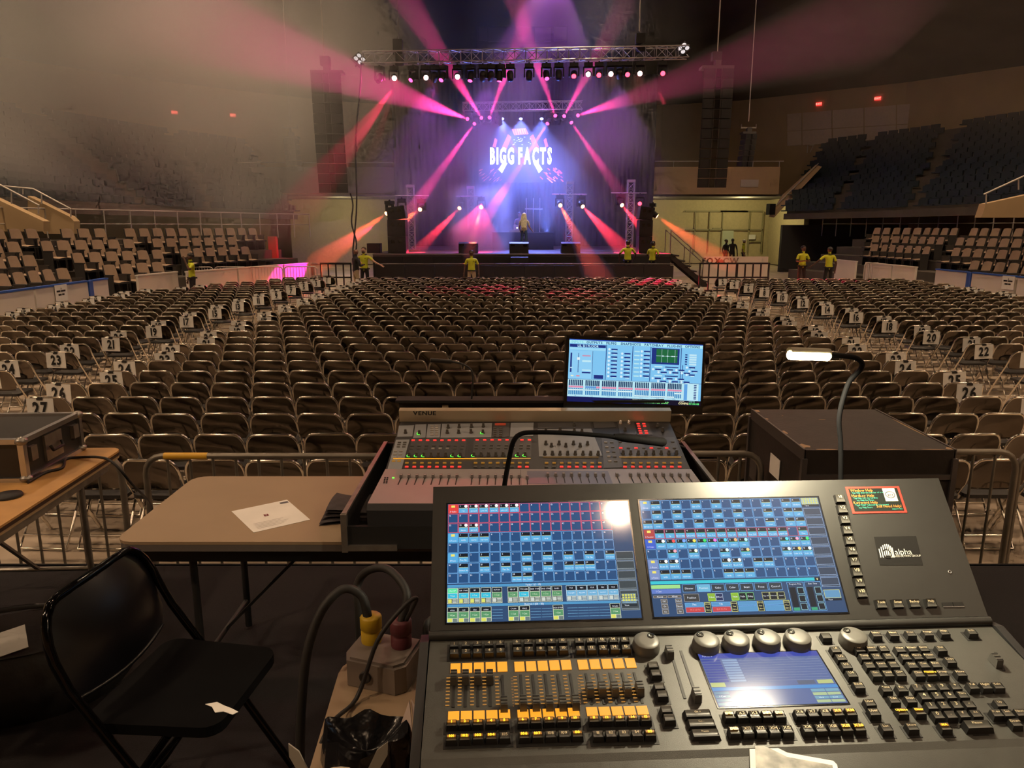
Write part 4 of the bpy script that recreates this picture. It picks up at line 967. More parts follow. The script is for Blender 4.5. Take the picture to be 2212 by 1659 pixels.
    dg = bpy.context.evaluated_depsgraph_get(); bm_ = bpy.data.meshes.new_from_object(o.evaluated_get(dg)); bpy.data.objects.remove(o)
    bm_.name = 'person'; bm_.materials.clear()
    order = {'skin': 0, 'shirt': 1, 'pants': 2, 'shoe': 3, 'sleeve': 1}
    for m in (skin, shirt, pants, shoe or M_blackcl): bm_.materials.append(m)
    A = np.array([V[a] for a, _, _ in seg]); B_ = np.array([V[b_] for _, b_, _ in seg]); kinds = [order[k] for _, _, k in seg]; D = B_ - A; DD = (D * D).sum(1)
    rad = np.array([(Rr[a][0] + Rr[b_][0]) / 2 for a, b_, _ in seg])
    for p in bm_.polygons:
        c = np.array(p.center); t = np.clip(((c - A) * D).sum(1) / DD, 0, 1); dist = np.linalg.norm(A + D * t[:, None] - c, axis=1) - rad
        k = kinds[int(dist.argmin())]
        if k == 1 and c[2] < .93 * s and abs(c[0]) < .2 * s: k = 2
        p.material_index = k; p.use_smooth = True
    M = T(X, Y, z0) @ RZ(face); ob = new('person', bm_, None, M); tag(ob, label, 'person')
    if hair:
        q = MB()
        q.grid(lambda u, v: tuple(Vector((.0, -.012 + lean, 1.665)) * s + Vector((.092 * math.sin(math.pi * .62 * v) * math.cos(2 * math.pi * u), .112 * math.sin(math.pi * .62 * v) * math.sin(2 * math.pi * u) + .012 + (.02 if v > .6 else 0), .092 * math.cos(math.pi * .62 * v) * (1 if math.sin(2 * math.pi * u) > -.5 or v < .55 else .55))) * s), 14, 7, 0, True)
        if long_hair:
            q.grid(lambda u, v: tuple(Vector(((u - .5) * (.20 + .10 * math.sin(math.pi * v)), .095 + lean + .05 * math.cos((u - .5) * 3) + .03 * v, 1.70 - .62 * v + .02 * math.sin(u * 17))) * s), 12, 8, 0, True)
            q.grid(lambda u, v: tuple(Vector(((u - .5) * (.19 + .10 * math.sin(math.pi * v)), .06 + lean + .02 * v, 1.70 - .60 * v)) * s), 8, 6, 0, True, flip=True)
        q.build('hair', hair, ob)
    if beard: q = MB(); q.ball((0, (-.075 + lean) * s, 1.565 * s), (.062 * s, .045 * s, .05 * s), 10, 6); q.build('beard', beard, ob)
    if cap: q = MB(); q.ball((0, -.012 * s, 1.70 * s), (.095 * s, .115 * s, .075 * s), 10, 5); q.box((0, -.15 * s, 1.69 * s), (.14 * s, .11 * s, .012)); q.build('cap', cap, ob)
    q = MB()
    for sx_ in (-1, 1): q.ball((sx_ * .033 * s, (-.108 + lean) * s, 1.655 * s), (.013 * s, .008 * s, .008 * s), 6, 4)
    q.build('eyes', M_black if glasses else mat('eye_white', (.5, .48, .45), .3), ob)
    q = MB(); q.box((0, (-.112 + lean) * s, 1.578 * s), (.045 * s, .01, .01 * s)); q.build('mouth', mat('lips', (.22, .08, .07), .5), ob)
    if shirt == M_hivis:
        q = MB()
        for sx_ in (-1, 1): q.box((sx_ * .045 * s, (.02 + lean) * s, 1.475 * s), (.07 * s, .15 * s, .03 * s), M=RY(0))
        q.build('collar', M_blackcl, ob)
        q = MB(); q.box((0, 0, .955 * s), (.32 * s, .245 * s, .045 * s)); q.build('belt', M_blackcl, ob)
        q = MB(); q.box((.08 * s, (-.135 + lean) * s, 1.33 * s), (.05 * s, .012, .02 * s)); q.build('badge', M_ink, ob)
    return ob
fold = ((.28, -.05, 1.14), (.10, -.22, 1.16))
person(785, 28.2, -.15, 1.78, 'bearded person in a yellow polo reaching along the barricade', M_hivis, M_blackcl, M_skinL, M_hairBr, {'L': ((.40, -.06, 1.22), (.66, -.12, 1.10)), 'R': ((.27, -.05, 1.15), (.10, -.24, 1.18))}, beard=M_hairBr)
person(766, 26.9, 2.2, 1.76, 'person in a black shirt and khaki trousers beside the chairs', M_blackcl, M_khaki, M_skinM, None, {'L': fold, 'R': fold})
person(1018, 28.15, 0, 1.66, 'person in a yellow polo and khakis standing before the stage barricade', M_hivis, M_khaki, M_skinD, M_hairB, None, glasses=True)
person(1357, 29.2, math.pi + .1, 1.70, 'broad person in a yellow shirt facing the stage', M_hivis, M_blackcl, M_skinD, M_hairB, {'L': ((.34, -.02, 1.18), (.30, -.16, 1.00)), 'R': ((.34, -.02, 1.18), (.30, -.16, 1.00))}, z0=.32)
person(1411, 29.2, math.pi - .7, 1.66, 'person in a yellow shirt turned sideways at the right of the stage', M_hivis, M_blackcl, M_skinD, M_hairB, {'L': fold, 'R': fold}, z0=.32)
person(408, 23.9, -.9, 1.70, 'person in a yellow shirt touching the face by the left boards', M_hivis, M_blackcl, M_skinD, M_hairB, {'L': ((.24, -.14, 1.22), (.05, -.20, 1.52)), 'R': ((.26, .03, 1.12), (.27, -.05, .9))})
person(1737, 30.2, .15, 1.78, 'person in a yellow shirt with folded arms behind the right block', M_hivis, M_blackcl, M_skinD, M_hairB, {'L': fold, 'R': fold})
person(1795, 29.2, math.pi, 1.76, 'person in a yellow shirt seen from behind at the right boards', M_hivis, M_blackcl, M_skinD, M_hairB, {'L': ((.40, -.05, 1.20), (.60, -.12, 1.02))})
person(1569, 46.2, .6, 1.75, 'dark clothed person standing in the lit corridor door', M_blackcl, M_blackcl, M_skinD, M_hairB)
person(1583, 45.8, 2.8, 1.80, 'broad dark clothed person seen from behind in the lit corridor', M_blackcl, M_blackcl, M_skinD, M_hairB)
person(1607, 46.0, 1.2, 1.72, 'person in a bright yellow vest and pale cap in the corridor', M_hivis, M_blackcl, M_skinM, None, cap=mat('pale_cap', (.6, .58, .5), .7))
person(1122, 37.6, .2, 1.78, 'person behind the DJ table leaning toward the mixer', mat('grey_tee', (.16, .13, .17), .8), M_blackcl, M_skinM, M_hairB, {'L': ((.27, -.1, 1.15), (.2, -.34, 1.08)), 'R': ((.27, -.1, 1.15), (.2, -.34, 1.08))}, z0=SZ)
person(1132, 33.4, math.pi - .12, 1.68, 'long haired blonde person in a spotted top and jeans on stage', M_leop, M_jeans, M_skinL, M_hairBlond, {'L': ((.22, .0, 1.12), (.20, -.14, .98)), 'R': ((.24, .02, 1.12), (.34, -.12, .98))}, z0=SZ, long_hair=True, shoe=M_shoe, stance=.10)
# ================================================================== MIXING POSITION
# ---- lighting console -------------------------------------------------------
ROT = R(2.9); xa = Vector((math.cos(ROT), math.sin(ROT), 0)); back = Vector((-math.sin(ROT), math.cos(ROT), 0)); up = Vector((0, 0, 1))
ALPHA, BETA = R(9.5), R(47)
HL = Vector((-.154, 1.265, CAM_H - .758))                                  # left end of the hinge
FS = frame(HL, xa, back * math.cos(ALPHA) + up * math.sin(ALPHA))            # key surface (x right, y toward the hinge, z out)
FP = frame(HL + up * .012, xa, back * math.cos(BETA) + up * math.sin(BETA))  # screen panel
WC = 1.085
M_con = mat('charcoal_console_paint', (0.050, 0.050, 0.046), 0.45, noise=0.06, nscale=40, bump=0.12, bscale=900)
M_con2 = mat('dark_console_panel', (0.022, 0.022, 0.021), 0.42, noise=0.05, nscale=30)
M_key = mat('key_cap', (0.055, 0.053, 0.048), 0.30); M_keyside = mat('key_well', (0.006, 0.006, 0.006), 0.6)
M_amber = glow('amber_display', (1.0, 0.36, 0.02), 1.15); M_amberleg = glow('amber_legend', (1.0, 0.55, 0.02), 2.2); M_leg = mat('pale_legend', (.62, .52, .33), .6)
M_fader = mat('fader_cap', (0.07, 0.068, 0.062), 0.35)
lc = thing('lighting_console', 'large black lighting console with two tilted touch screens and amber lit faders', 'lighting console', T(*(HL - up * .26)))
LI = T(*(HL - up * .26)).inverted()
def LP(M): return LI @ M
TABLE2_Z = CAM_H - 1.02
q = MB(); Y0 = -.275; yp = -.395                                           # control deck, palm rest, body
zb = -.20
prof = [(0.005, 0), (Y0, 0), (Y0 - .012, -.004), (yp, -.016), (yp - .012, -.030), (yp - .012, -.060), (-.30, -.11), (.05, -.12), (.16, -.10), (.17, -.02), (0.03, -.012)]
n_ = len(prof); vs = [(x, y, z) for x in (0, WC) for y, z in prof]
q.add(vs, [tuple(range(n_)), tuple(range(2 * n_ - 1, n_ - 1, -1))] + [(i, n_ + i, n_ + (i + 1) % n_, (i + 1) % n_) for i in range(n_)]); q.build('body', M_con, lc, LP(FS))
q = MB(); q.box((WC / 2, .147, -.02), (WC, .292, .04)); q.build('screen_panel', M_con2, lc, LP(FP))
q = MB(); q.tube([(-.002, -.002, .004), (WC + .002, -.002, .004)], .010, 8); q.build('hinge_bar', M_con2, lc, LP(FS))
for s_, nm in ((0, 'side_cheek'), (1, 'side_cheek')):
    q = MB(); x = -.018 if s_ == 0 else WC + .002; q.add([(x + dx, y, z) for dx in (0, .016) for y, z in [(Y0 - .13, -.06), (Y0 - .13, -.02), (-.02, .006), (.02, -.01), (.12, -.13), (-.2, -.13)]], [(0, 1, 2, 3, 4, 5), (11, 10, 9, 8, 7, 6)] + [(i, 6 + i, 6 + (i + 1) % 6, (i + 1) % 6) for i in range(6)]); q.build(nm, M_black, lc, LP(FS))
q = MB(); q.box((WC / 2, .05, -.115 - .05), (WC - .1, .30, .10)); q.build('plinth', M_black, lc, LP(FS))
q = MB(); q.box((.40, -.341, -.0085), (.006, .115, .004)); q.build('rest_seam', M_keyside, lc, LP(FS))
KEYM = {}
def key_mesh(w_, h_, t_=.011):
    k = (round(w_, 4), round(h_, 4), round(t_, 4))
    if k not in KEYM:
        q = MB(); x, y = w_ / 2, h_ / 2
        def cap(u, v): return ((u - .5) * 2 * x * .86, (v - .5) * 2 * y * .84 + .0006, t_ - .0022 * math.sin(math.pi * v) + .0008 * (v))
        q.grid(cap, 3, 4, 0, True)
        top = [cap(0, 0), cap(1, 0), cap(1, 1), cap(0, 1)]; bt = [(-x, -y, 0), (x, -y, 0), (x, y, 0), (-x, y, 0)]
        q.add([*bt, *top], [(0, 1, 5, 4), (1, 2, 6, 5), (2, 3, 7, 6), (3, 0, 4, 7)], 1)
        KEYM[k] = q.mesh('key', [M_key, mat('key_flank', (.012, .012, .012), .4)])
    return KEYM[k]
LEGM = {}
def key(F, x, y, w_, h_, txt='', lit=False, size=.0055, t_=.011, lname='legend', ty=.28):
    o = new('key', key_mesh(w_, h_, t_), lc, LP(F @ T(x, y, .0004)))
    if txt:
        k = (txt, lit, size, round(h_, 3), t_)
        if k not in LEGM:
            q = MB()
            if lit: q.rect(-w_ * .36, h_ * .06, w_ * .36, h_ * .40, t_ + .0004, 1); q.text(txt, 0, h_ * .22, size * 1.12, t_ + .0009, 0, bold=1)
            else: q.text(txt, 0, h_ * ty * .8, size * 1.25, t_ + .0006, 0)
            LEGM[k] = q.mesh(lname, [M_amberleg if lit else M_leg, glow('amber_window', (.75, .26, .01), .55)])
        new(lname, LEGM[k], o)
    return o
def K6(x, y): return onplane(900 + x / 3.814, 1350 + y / 3.814, FS)
def K7(x, y): return onplane(1360 + x / 4.096, 1330 + y / 4.096, FS)
def K8(x, y): return onplane(1780 + x / 5.042, 1330 + y / 5.042, FS)
def lift(F, x, y, t_):      # a key seen at its top face: move to where its foot stands
    e = F.inverted() @ Vector((0, 0, CAM_H)); d = Vector((x, y, 0)) - e; f = t_ / e.z
    return x - d.x * f, y - d.y * f
def well(F, pts, name='key_well'):
    xs = [p[0] for p in pts]; ys = [p[1] for p in pts]; q = MB(); q.box(((min(xs) + max(xs)) / 2, (min(ys) + max(ys)) / 2, .0001), (max(xs) - min(xs) + .026, max(ys) - min(ys) + .024, .0012)); q.build(name, M_keyside, lc, LP(F))
def row(fn, a, bb, n): return [lift(FS, *p, .009) for p in (fn(lerp(a[0], bb[0], i / (n - 1)), lerp(a[1], bb[1], i / (n - 1))) for i in range(n))]
groups3 = lambda fn, *g: [row(fn, a, bb, 5) for a, bb in g]
G1 = groups3(K6, ((310, 170), (690, 158)), ((826, 152), (1205, 140)), ((1340, 138), (1716, 130)))
G2 = groups3(K6, ((310, 232), (694, 220)), ((832, 213), (1212, 203)), ((1350, 203), (1726, 193)))
G3 = groups3(K6, ((288, 818), (722, 806)), ((875, 800), (1308, 786)), ((1462, 785), (1890, 778)))
G4 = groups3(K6, ((286, 938), (727, 922)), ((887, 918), (1326, 906)), ((1495, 910), (1925, 900)))
n_ = 0
for g, (ra, rb, rc, rd_) in enumerate(zip(G1, G2, G3, G4)):
    well(FS, ra + rb); well(FS, rc); well(FS, rd_)
    for i in range(5):
        n_ += 1
        key(FS, *ra[i], .0176, .0130, str(n_), size=.0075, ty=.25); key(FS, *rb[i], .0176, .0130, str(n_), size=.0075, ty=.25)
        key(FS, *rc[i], .0184, .0135, str(n_), lit=True, size=.0062)
        key(FS, *rd_[i], .0186, .0138, str(100 + n_), lit=(100 + n_) in (101, 102, 103, 104, 106, 107, 110, 115), size=.0062)
for gi, (a, bb) in enumerate((((320, 360), (706, 347)), ((847, 346), (1232, 332)), ((1370, 330), (1763, 317)))):
    for i in range(5):
        x, y = K6(lerp(a[0], bb[0], i / 4), lerp(a[1], bb[1], i / 4)); q = MB(); q.box((0, 0, .0006), (.0176, .0235, .0012)); q.build('amber_display', M_amber, lc, LP(FS @ T(x, y, .0003)))
for gi, (a, bb) in enumerate((((305, 752), (725, 738)), ((877, 738), (1295, 722)), ((1445, 716), (1860, 706)))):
    for i in range(5):
        x, y = K6(lerp(a[0], bb[0], i / 4), lerp(a[1], bb[1], i / 4)); q = MB(); q.box((0, 0, .0006), (.0182, .0180, .0012)); q.build('amber_display', M_amber, lc, LP(FS @ T(x, y, .0003)))
q = MB(); q.box((0, 0, .008), (.0125, .024, .016), taper=(.9, .8)); FCAP = q; q.box((0, 0, .0163), (.011, .003, .0012), 1); q.box((0, .007, .0163), (.011, .002, .0012), 1); q.box((0, -.007, .0163), (.011, .002, .0012), 1)
FCAPM = FCAP.mesh('fader_cap', [M_fader, M_keyside])
q = MB(); q.box((0, 0, 0), (.0042, .072, .0012)); SLOT = q.mesh('fader_slot', M_keyside)
q = MB()
for k in range(9): q.box((-.0100, -.031 + k * .0078, .0), (.0065, .0014, .0009))
TICK = q.mesh('scale_marks', glow('amber_scale', (1, .45, .08), .45))
fx = [(305, 540, 410), (403, 537, 408), (505, 535, 408), (606, 532, 406), (712, 545, 630), (866, 530, 622), (968, 528, 622), (1074, 526, 622), (1180, 523, 622), (1284, 520, 617), (1418, 525, 512), (1518, 520, 505), (1620, 518, 505), (1722, 516, 505), (1825, 512, 500)]
for i, (x_, ym, yc) in enumerate(fx):
    x, y = K6(x_, 548 - i * 2.2); new('fader_slot', SLOT, lc, LP(FS @ T(x, y, .0004))); tk = new('scale_marks', TICK, lc, LP(FS @ T(x, y, .0006)))
    cx_, cy_ = lift(FS, *K6(x_, yc), .014); new('fader_cap', FCAPM, lc, LP(FS @ T(x, cy_, .001)))
for g, x_ in ((0, 785), (1, 1335)):
    q = MB()
    for k in range(11): x, y = K6(x_ + k * 1.2, 440 + k * 23); q.text(str(100 - k * 10), x, y, .0036, .0006)
    q.build('scale_numbers', glow('amber_scale', (1, .45, .08), .45), lc, LP(FS))
# encoders
q = MB(); q.lathe([(.0250, 0), (.0252, .010), (.0240, .0115), (.0235, .019), (.0222, .0205), (.012, .0212), (0, .0212)], 24); ENC = q.mesh('encoder_wheel', mat('encoder_grey', (.085, .083, .075), .4, noise=.05))
q = MB(); q.lathe([(.0068, .0), (.0065, .0014), (.004, .0004), (0, -.0008)], 12); DIM = q.mesh('finger_dimple', mat('dimple_gloss', (.05, .05, .045), .12, .6))
for i, (x_, y_) in enumerate(((150, 225), (680, 215), (945, 203), (1220, 192), (1490, 187), (1985, 178))):
    x, y = lift(FS, *K7(x_, y_), .018); o = new('encoder_wheel', ENC, lc, LP(FS @ T(x, y, 0))); new('finger_dimple', DIM, o, T(*((.010, .010, .0212) if i == 0 else (-.009, .011, .0212))))
for pr in (((210, 440), (236, 512)), ((265, 628), (292, 698)), ((328, 832), (354, 908))):
    P = [lift(FS, *K7(*p), .010) for p in pr]; well(FS, P)
    for p in P: key(FS, *p, .0195, .0155)
for a, bb, cp in (((372, 345), (490, 735), (355, 292)), ((452, 312), (602, 745), (598, 668))):
    A, B_ = K7(*a), K7(*bb); q = MB(); q.bar((A[0], A[1], .0004), (B_[0], B_[1], .0004), .0048, .0012); q.build('fader_slot', M_keyside, lc, LP(FS)); x, y = lift(FS, *K7(*cp), .016); o = new('fader_cap', FCAPM, lc, LP(FS @ T(x, y, .001)))
P = [lift(FS, *K7(*p), .008) for p in ((607, 866), (640, 950), (674, 1040))]
well(FS, P)
for p, t_ in zip(P, ('Go +', 'Go -', 'Pause')): key(FS, *p, .048, .0165, t_, size=.004, t_=.008)
XR = [row(K7, (885, 888), (1330, 882), 5) + row(K7, (1510, 874), (1958, 862), 5), row(K7, (930, 1026), (1397, 1016), 5) + row(K7, (1580, 1008), (2032, 996), 5)]
for r_ in range(2):
    well(FS, XR[r_][:5]); well(FS, XR[r_][5:])
    for i in range(10): n_ = r_ * 10 + i + 1; key(FS, *XR[r_][i], .0190, .0165, 'X%d' % n_, lit=n_ in (1, 4, 5, 9, 10, 11, 19, 20), size=.0068)
for x_, y_, t_ in ((1825, 305, 'U1'), (1873, 375, 'U2'), (1920, 447, 'U3'), (1968, 522, 'U4'), (2030, 622, 'Back'), (1740, 183, ''), (2128, 775, 'User'), (2165, 858, 'User')): p = lift(FS, *K7(x_, y_), .010); well(FS, [p]); key(FS, *p, .0195, .0160, t_, size=.006)
KS = [(570, 205, 'Select'), (755, 203, 'Next'), (945, 200, 'Prev'), (1130, 195, 'Assign'), (1310, 185, 'Align'), (1612, 180, 'B.O.')]
for ys, rowt in ((370, 'Fix Select Off'), (455, 'Temp Top On'), (545, '<<< Learn >>>'), (640, 'Go- Pause Go+')):
    x0 = {370: 390, 455: 445, 545: 500, 640: 570}[ys]; KS += [(x0 + 130 * i, ys - 3 * i, t_) for i, t_ in enumerate(rowt.split())]
for ys, rowt in ((372, 'View Effect Goto'), (455, 'Page Macro Preset'), (545, 'Sequ Cue Exec'), (640, 'Chan Fixture Group')):
    x0 = {372: 830, 455: 890, 545: 962, 640: 1035}[ys]; KS += [(x0 + 129 * i, ys - 4 * i, t_) for i, t_ in enumerate(rowt.split())]
KS += [(1275, 365, 'Del'), (1378, 492, 'Copy'), (1490, 632, 'Move'), (680, 802, 'Time'), (850, 800, 'Esc'), (765, 922, 'Edit'), (945, 920, 'Oops'), (852, 1052, 'Update'), (1042, 1046, 'Clear')]
for ys, x0, rowt in ((792, 1020, '7 8 9 +'), (884, 1100, '4 5 6 Thru'), (988, 1172, '1 2 3 -'), (1090, 1245, '0 . If At')): KS += [(x0 + 138 * i, ys - 5 * i, t_) for i, t_ in enumerate(rowt.split())]
KS += [(682, 1226, 'List'), (962, 1216, 'Store'), (1322, 1214, 'MA'), (1625, 772, 'Full'), (1765, 770, 'Highlt'), (1897, 768, 'Solo'), (1922, 962, 'Up'), (1885, 1068, 'Prev'), (2003, 1066, 'Set'), (2142, 1062, 'Next'), (2092, 1172, 'Down')]
for x_, y_, t_ in KS:
    p = lift(FS, *K8(x_, y_), .010); well(FS, [p]) if t_ in ('Del', 'Copy', 'Move', 'List', 'Store', 'MA', 'Select', 'Next', 'Prev', 'Assign', 'Align', 'B.O.', 'Up') else None
    key(FS, *p, .0192, .0160, t_, lit=t_ in ('Fixture', 'Update', 'Clear', 'MA'), size=.0078 if len(t_) == 1 else .0052)
p = lift(FS, *K8(1680, 1192), .010); well(FS, [p]); key(FS, *p, .047, .0180, 'Please', size=.0052)
for g in (((370, 360), (890, 660)), ((820, 360), (1330, 660)), ((1010, 785), (1680, 1095)), ((660, 800), (1060, 1055))):
    pass
A, B_ = K8(1868, 400), K8(1960, 600); q = MB(); q.bar((*A, .0004), (*B_, .0004), .0048, .0012); q.build('fader_slot', M_keyside, lc, LP(FS)); x, y = lift(FS, *K8(1885, 450), .016); new('fader_cap', FCAPM, lc, LP(FS @ T(x, y, .001)))
# command screen
cs = [K7(*p) for p in ((605, 345), (1650, 318), (1935, 780), (785, 810))]
x0, x1 = (cs[0][0] + cs[3][0]) / 2, (cs[1][0] + cs[2][0]) / 2; y1, y0 = (cs[0][1] + cs[1][1]) / 2, (cs[2][1] + cs[3][1]) / 2
q = MB(); q.box(((x0 + x1) / 2, (y0 + y1) / 2, .0003), (x1 - x0 + .006, y1 - y0 + .006, .0016)); q.build('command_screen_bezel', M_blackgloss, lc, LP(FS))
q = MB(); W_, H_ = x1 - x0, y1 - y0
def cr(u0, v0, u1, v1, col, z=0.): q.rect(x0 + W_ * u0, y0 + H_ * v0, x0 + W_ * u1, y0 + H_ * v1, .0016 + z, col=col)
cr(0, 0, 1, 1, (.10, .14, .30)); cr(0, .90, 1, 1, (.05, .07, .35), .0001)
for k in range(9): cr(.005, .84 - k * .05, .16, .876 - k * .05, (.04, .06, .30), .0001); cr(.175, .84 - k * .05, .30, .876 - k * .05, (.22, .32, .50), .0001); cr(.31, .84 - k * .05, .98, .844 - k * .05, (.25, .30, .42), .0001)
cr(0, .28, 1, .34, (.08, .25, .55), .0002); cr(.005, .35, .12, .43, (.45, .50, .20), .0002); cr(.86, .36, .985, .43, (.45, .50, .20), .0002); cr(.70, .36, .84, .43, (.10, .12, .18), .0002)
for k in range(4): cr(.005, .02 + .065 * k, .12, .07 + .065 * k, (.10, .22, .35), .0002); cr(.77, .02 + .065 * k, .88, .07 + .065 * k, ((.40, .50, .28), (.18, .35, .45))[k % 2], .0002); cr(.885, .02 + .065 * k, .99, .07 + .065 * k, ((.40, .50, .28), (.18, .35, .45))[k % 2], .0002)
q.text('Fixture', x0 + W_ * .07, y0 + H_ * .95, .006, .0019, col=(.6, .65, .9)); q.text('1 Cue', x0 + W_ * .06, y0 + H_ * .18, .005, .0020, col=(.7, .75, .9)); q.text('Live', x0 + W_ * .82, y0 + H_ * .11, .005, .0020, col=(.8, .85, .9)); q.text('Live', x0 + W_ * .93, y0 + H_ * .11, .005, .0020, col=(.8, .85, .9))
q.build('command_screen', display_mat('command_display', 1.15, .12), lc, LP(FS))
# touch screens on the panel
def panel_rect(pts):
    P = [onplane(x, y, FP) for x, y in pts]; return (P[0][0] + P[3][0]) / 2, (P[2][1] + P[3][1]) / 2, (P[1][0] + P[2][0]) / 2, (P[0][1] + P[1][1]) / 2
BLUE, CELL, LITE, REDL, GRN, YEL, DK = (.16, .42, .80), (.020, .075, .20), (.11, .42, .72), (.80, .10, .16), (.10, .30, .14), (.62, .60, .10), (.008, .012, .02)
WHT = (.85, .9, 1.0)
class Scr:
    def __init__(s, r): s.x0, s.y0, s.x1, s.y1 = r; s.W, s.H = s.x1 - s.x0, s.y1 - s.y0; s.q = MB(); s.box(0, 0, 1, 1, (.03, .07, .16), 0)
    def box(s, u0, v0, u1, v1, col, z=1): s.q.rect(s.x0 + s.W * u0, s.y1 - s.H * v1, s.x0 + s.W * u1, s.y1 - s.H * v0, .0011 + z * .00008, col=col)      # v runs downward
    def txt(s, t, u, v, size, col=WHT, z=6, align='C', bold=0): s.q.text(t, s.x0 + s.W * u, s.y1 - s.H * v, size, .0011 + z * .00008, col=col, align=align, bold=bold)
    def fr(s, u0, v0, u1, v1, col, w_=.0022, z=2, fill=None):
        s.box(u0, v0, u1, v1, col, z)
        ar = s.W / s.H; s.box(u0 + w_, v0 + w_ * ar, u1 - w_, v1 - w_ * ar, fill or CELL, z + 1)
    def cell(s, u0, v0, u1, v1, line, n_=None, head=None, name=None, dot=None, hl=None):
        s.fr(u0, v0, u1, v1, line); dv = v1 - v0; du = u1 - u0
        if name is not None:
            s.box(u0 + du * .05, v0 + dv * .06, u1 - du * .05, v0 + dv * .42, DK, 4); s.box(u0 + du * .05, v0 + dv * .46, u1 - du * .05, v1 - dv * .05, LITE, 4); s.box(u0 + du * .05, v0 + dv * .42, u1 - du * .05, v0 + dv * .46, hl or (.6, .65, .3), 4)
            s.txt(name, (u0 + u1) / 2, v0 + dv * .74, s.H * .019 if len(name) < 9 else s.H * .015)
        if n_ is not None: s.txt(str(n_), u0 + du * .2, v0 + dv * .20, s.H * .020)
        if dot: s.q.lathe([(0, 0), (du * s.W * .17, 0)], 10, 0, T(s.x0 + s.W * (u1 - du * .24), s.y1 - s.H * (v0 + dv * .22), .0011 + 7 * .00008)); 
        if dot:
            for k in range(len(s.q.f) - 10, len(s.q.f)): s.q.col[k] = dot
    def pool(s, u0, v0, u1, v1, col, name): s.box(u0, v0, u1, v1, col, 4); s.box((u0 + u1) / 2 - .01, v0 + (v1 - v0) * .12, (u0 + u1) / 2 + .01, v0 + (v1 - v0) * .36, (.85, .75, .15), 5); s.txt(name, (u0 + u1) / 2, v0 + (v1 - v0) * .8, s.H * .018)
r1 = panel_rect(((966, 1092), (1357, 1080), (1384.5, 1335), (966, 1346)))
r2 = panel_rect(((1381.5, 1081), (1770, 1075), (1827, 1321.6), (1412, 1334)))
for r_ in (r1, r2): q = MB(); q.box(((r_[0] + r_[2]) / 2, (r_[1] + r_[3]) / 2, 0), (r_[2] - r_[0] + .006, r_[3] - r_[1] + .006, .0016)); q.build('screen_bezel', M_blackgloss, lc, LP(FP))
S = Scr(r1); cw, rh = .895 / 16, .086
names0 = {1: '1 ltr', 2: 'spread', 3: 'gobo 1.10', 4: 'gobo 1.16', 5: 'gobo 1.60', 6: 'gobo 1.12'}
def grid(s, v0, rows, line, start, filled, rh, cols=16, first='', fcol=BLUE, u0=.003, cw=cw, dots=None, hl=None):
    for r_ in range(rows):
        for c_ in range(cols):
            n_ = r_ * cols + c_
            a, bb = u0 + c_ * cw, u0 + (c_ + 1) * cw - .002; va, vb = v0 + r_ * rh, v0 + (r_ + 1) * rh - .004
            if n_ == 0 and first: s.pool(a, va, bb, vb, fcol, first); continue
            s.cell(a, va, bb, vb, line, n_, name=filled.get(n_), dot=(dots or {}).get(n_), hl=hl)
wd = {k: (1, 1, 1) for k in (1, 2, 3, 4, 5, 6, 33, 34)}
grid(S, .004, 3, REDL, 0, {**names0, 33: 'beam', 34: 'spread'}, rh, first='5 Gobo', fcol=(.75, .06, .05), dots=wd)
grid(S, .004 + 3 * rh, 2, BLUE, 0, {1: 'wide', 2: 'norm', 3: 'narrow', 7: 'wide', 8: 'norm', 9: 'nrw'}, rh, first='6 Focus', fcol=(.10, .42, .75))
ef = {1: 'Pan Sin', 3: 'Tilt Sin', 5: 'P/T Circle', 7: 'Dim Chase', 9: 'Dim Chase', 11: 'Pan Sin', 13: 'Tilt Sin', 15: 'P/T Circle', 17: 'Dimmer Sin', 19: 'Dim Chase1', 21: 'Pan Sin', 23: 'Tilt Sin', 25: 'P/T Circle', 27: 'Dimmer Sin', 28: 'Dim Chase1', 29: 'Dim Chase2', 38: 'Dim Chase1', 39: 'Dim Chase2'}
grid(S, .004 + 5 * rh, 3, BLUE, 0, ef, rh, first='Effect', fcol=(.10, .40, .72))
S.box(.003, .70, .897, .722, (.08, .30, .55), 2); S.txt('Fader 1 (1 - 15)', .45, .711, S.H * .022)
S.box(.003, .857, .897, .877, (.08, .30, .55), 2); S.txt('Button 1 (101 - 115)', .45, .867, S.H * .022)
ub = [.003 + i * .0575 for i in range(5)] + [.315 + i * .0575 for i in range(5)] + [.62 + i * .0552 for i in range(5)]
hdr = ['ALL UP', '1TR TWR', 'BP', 'WASH', 'IN PAN', '15B UP', 'TTC LED', 'HOR TWR', 'ODD STRB', 'BARS', '90.0', '98.8', '92.8', '93.3', '90.0']
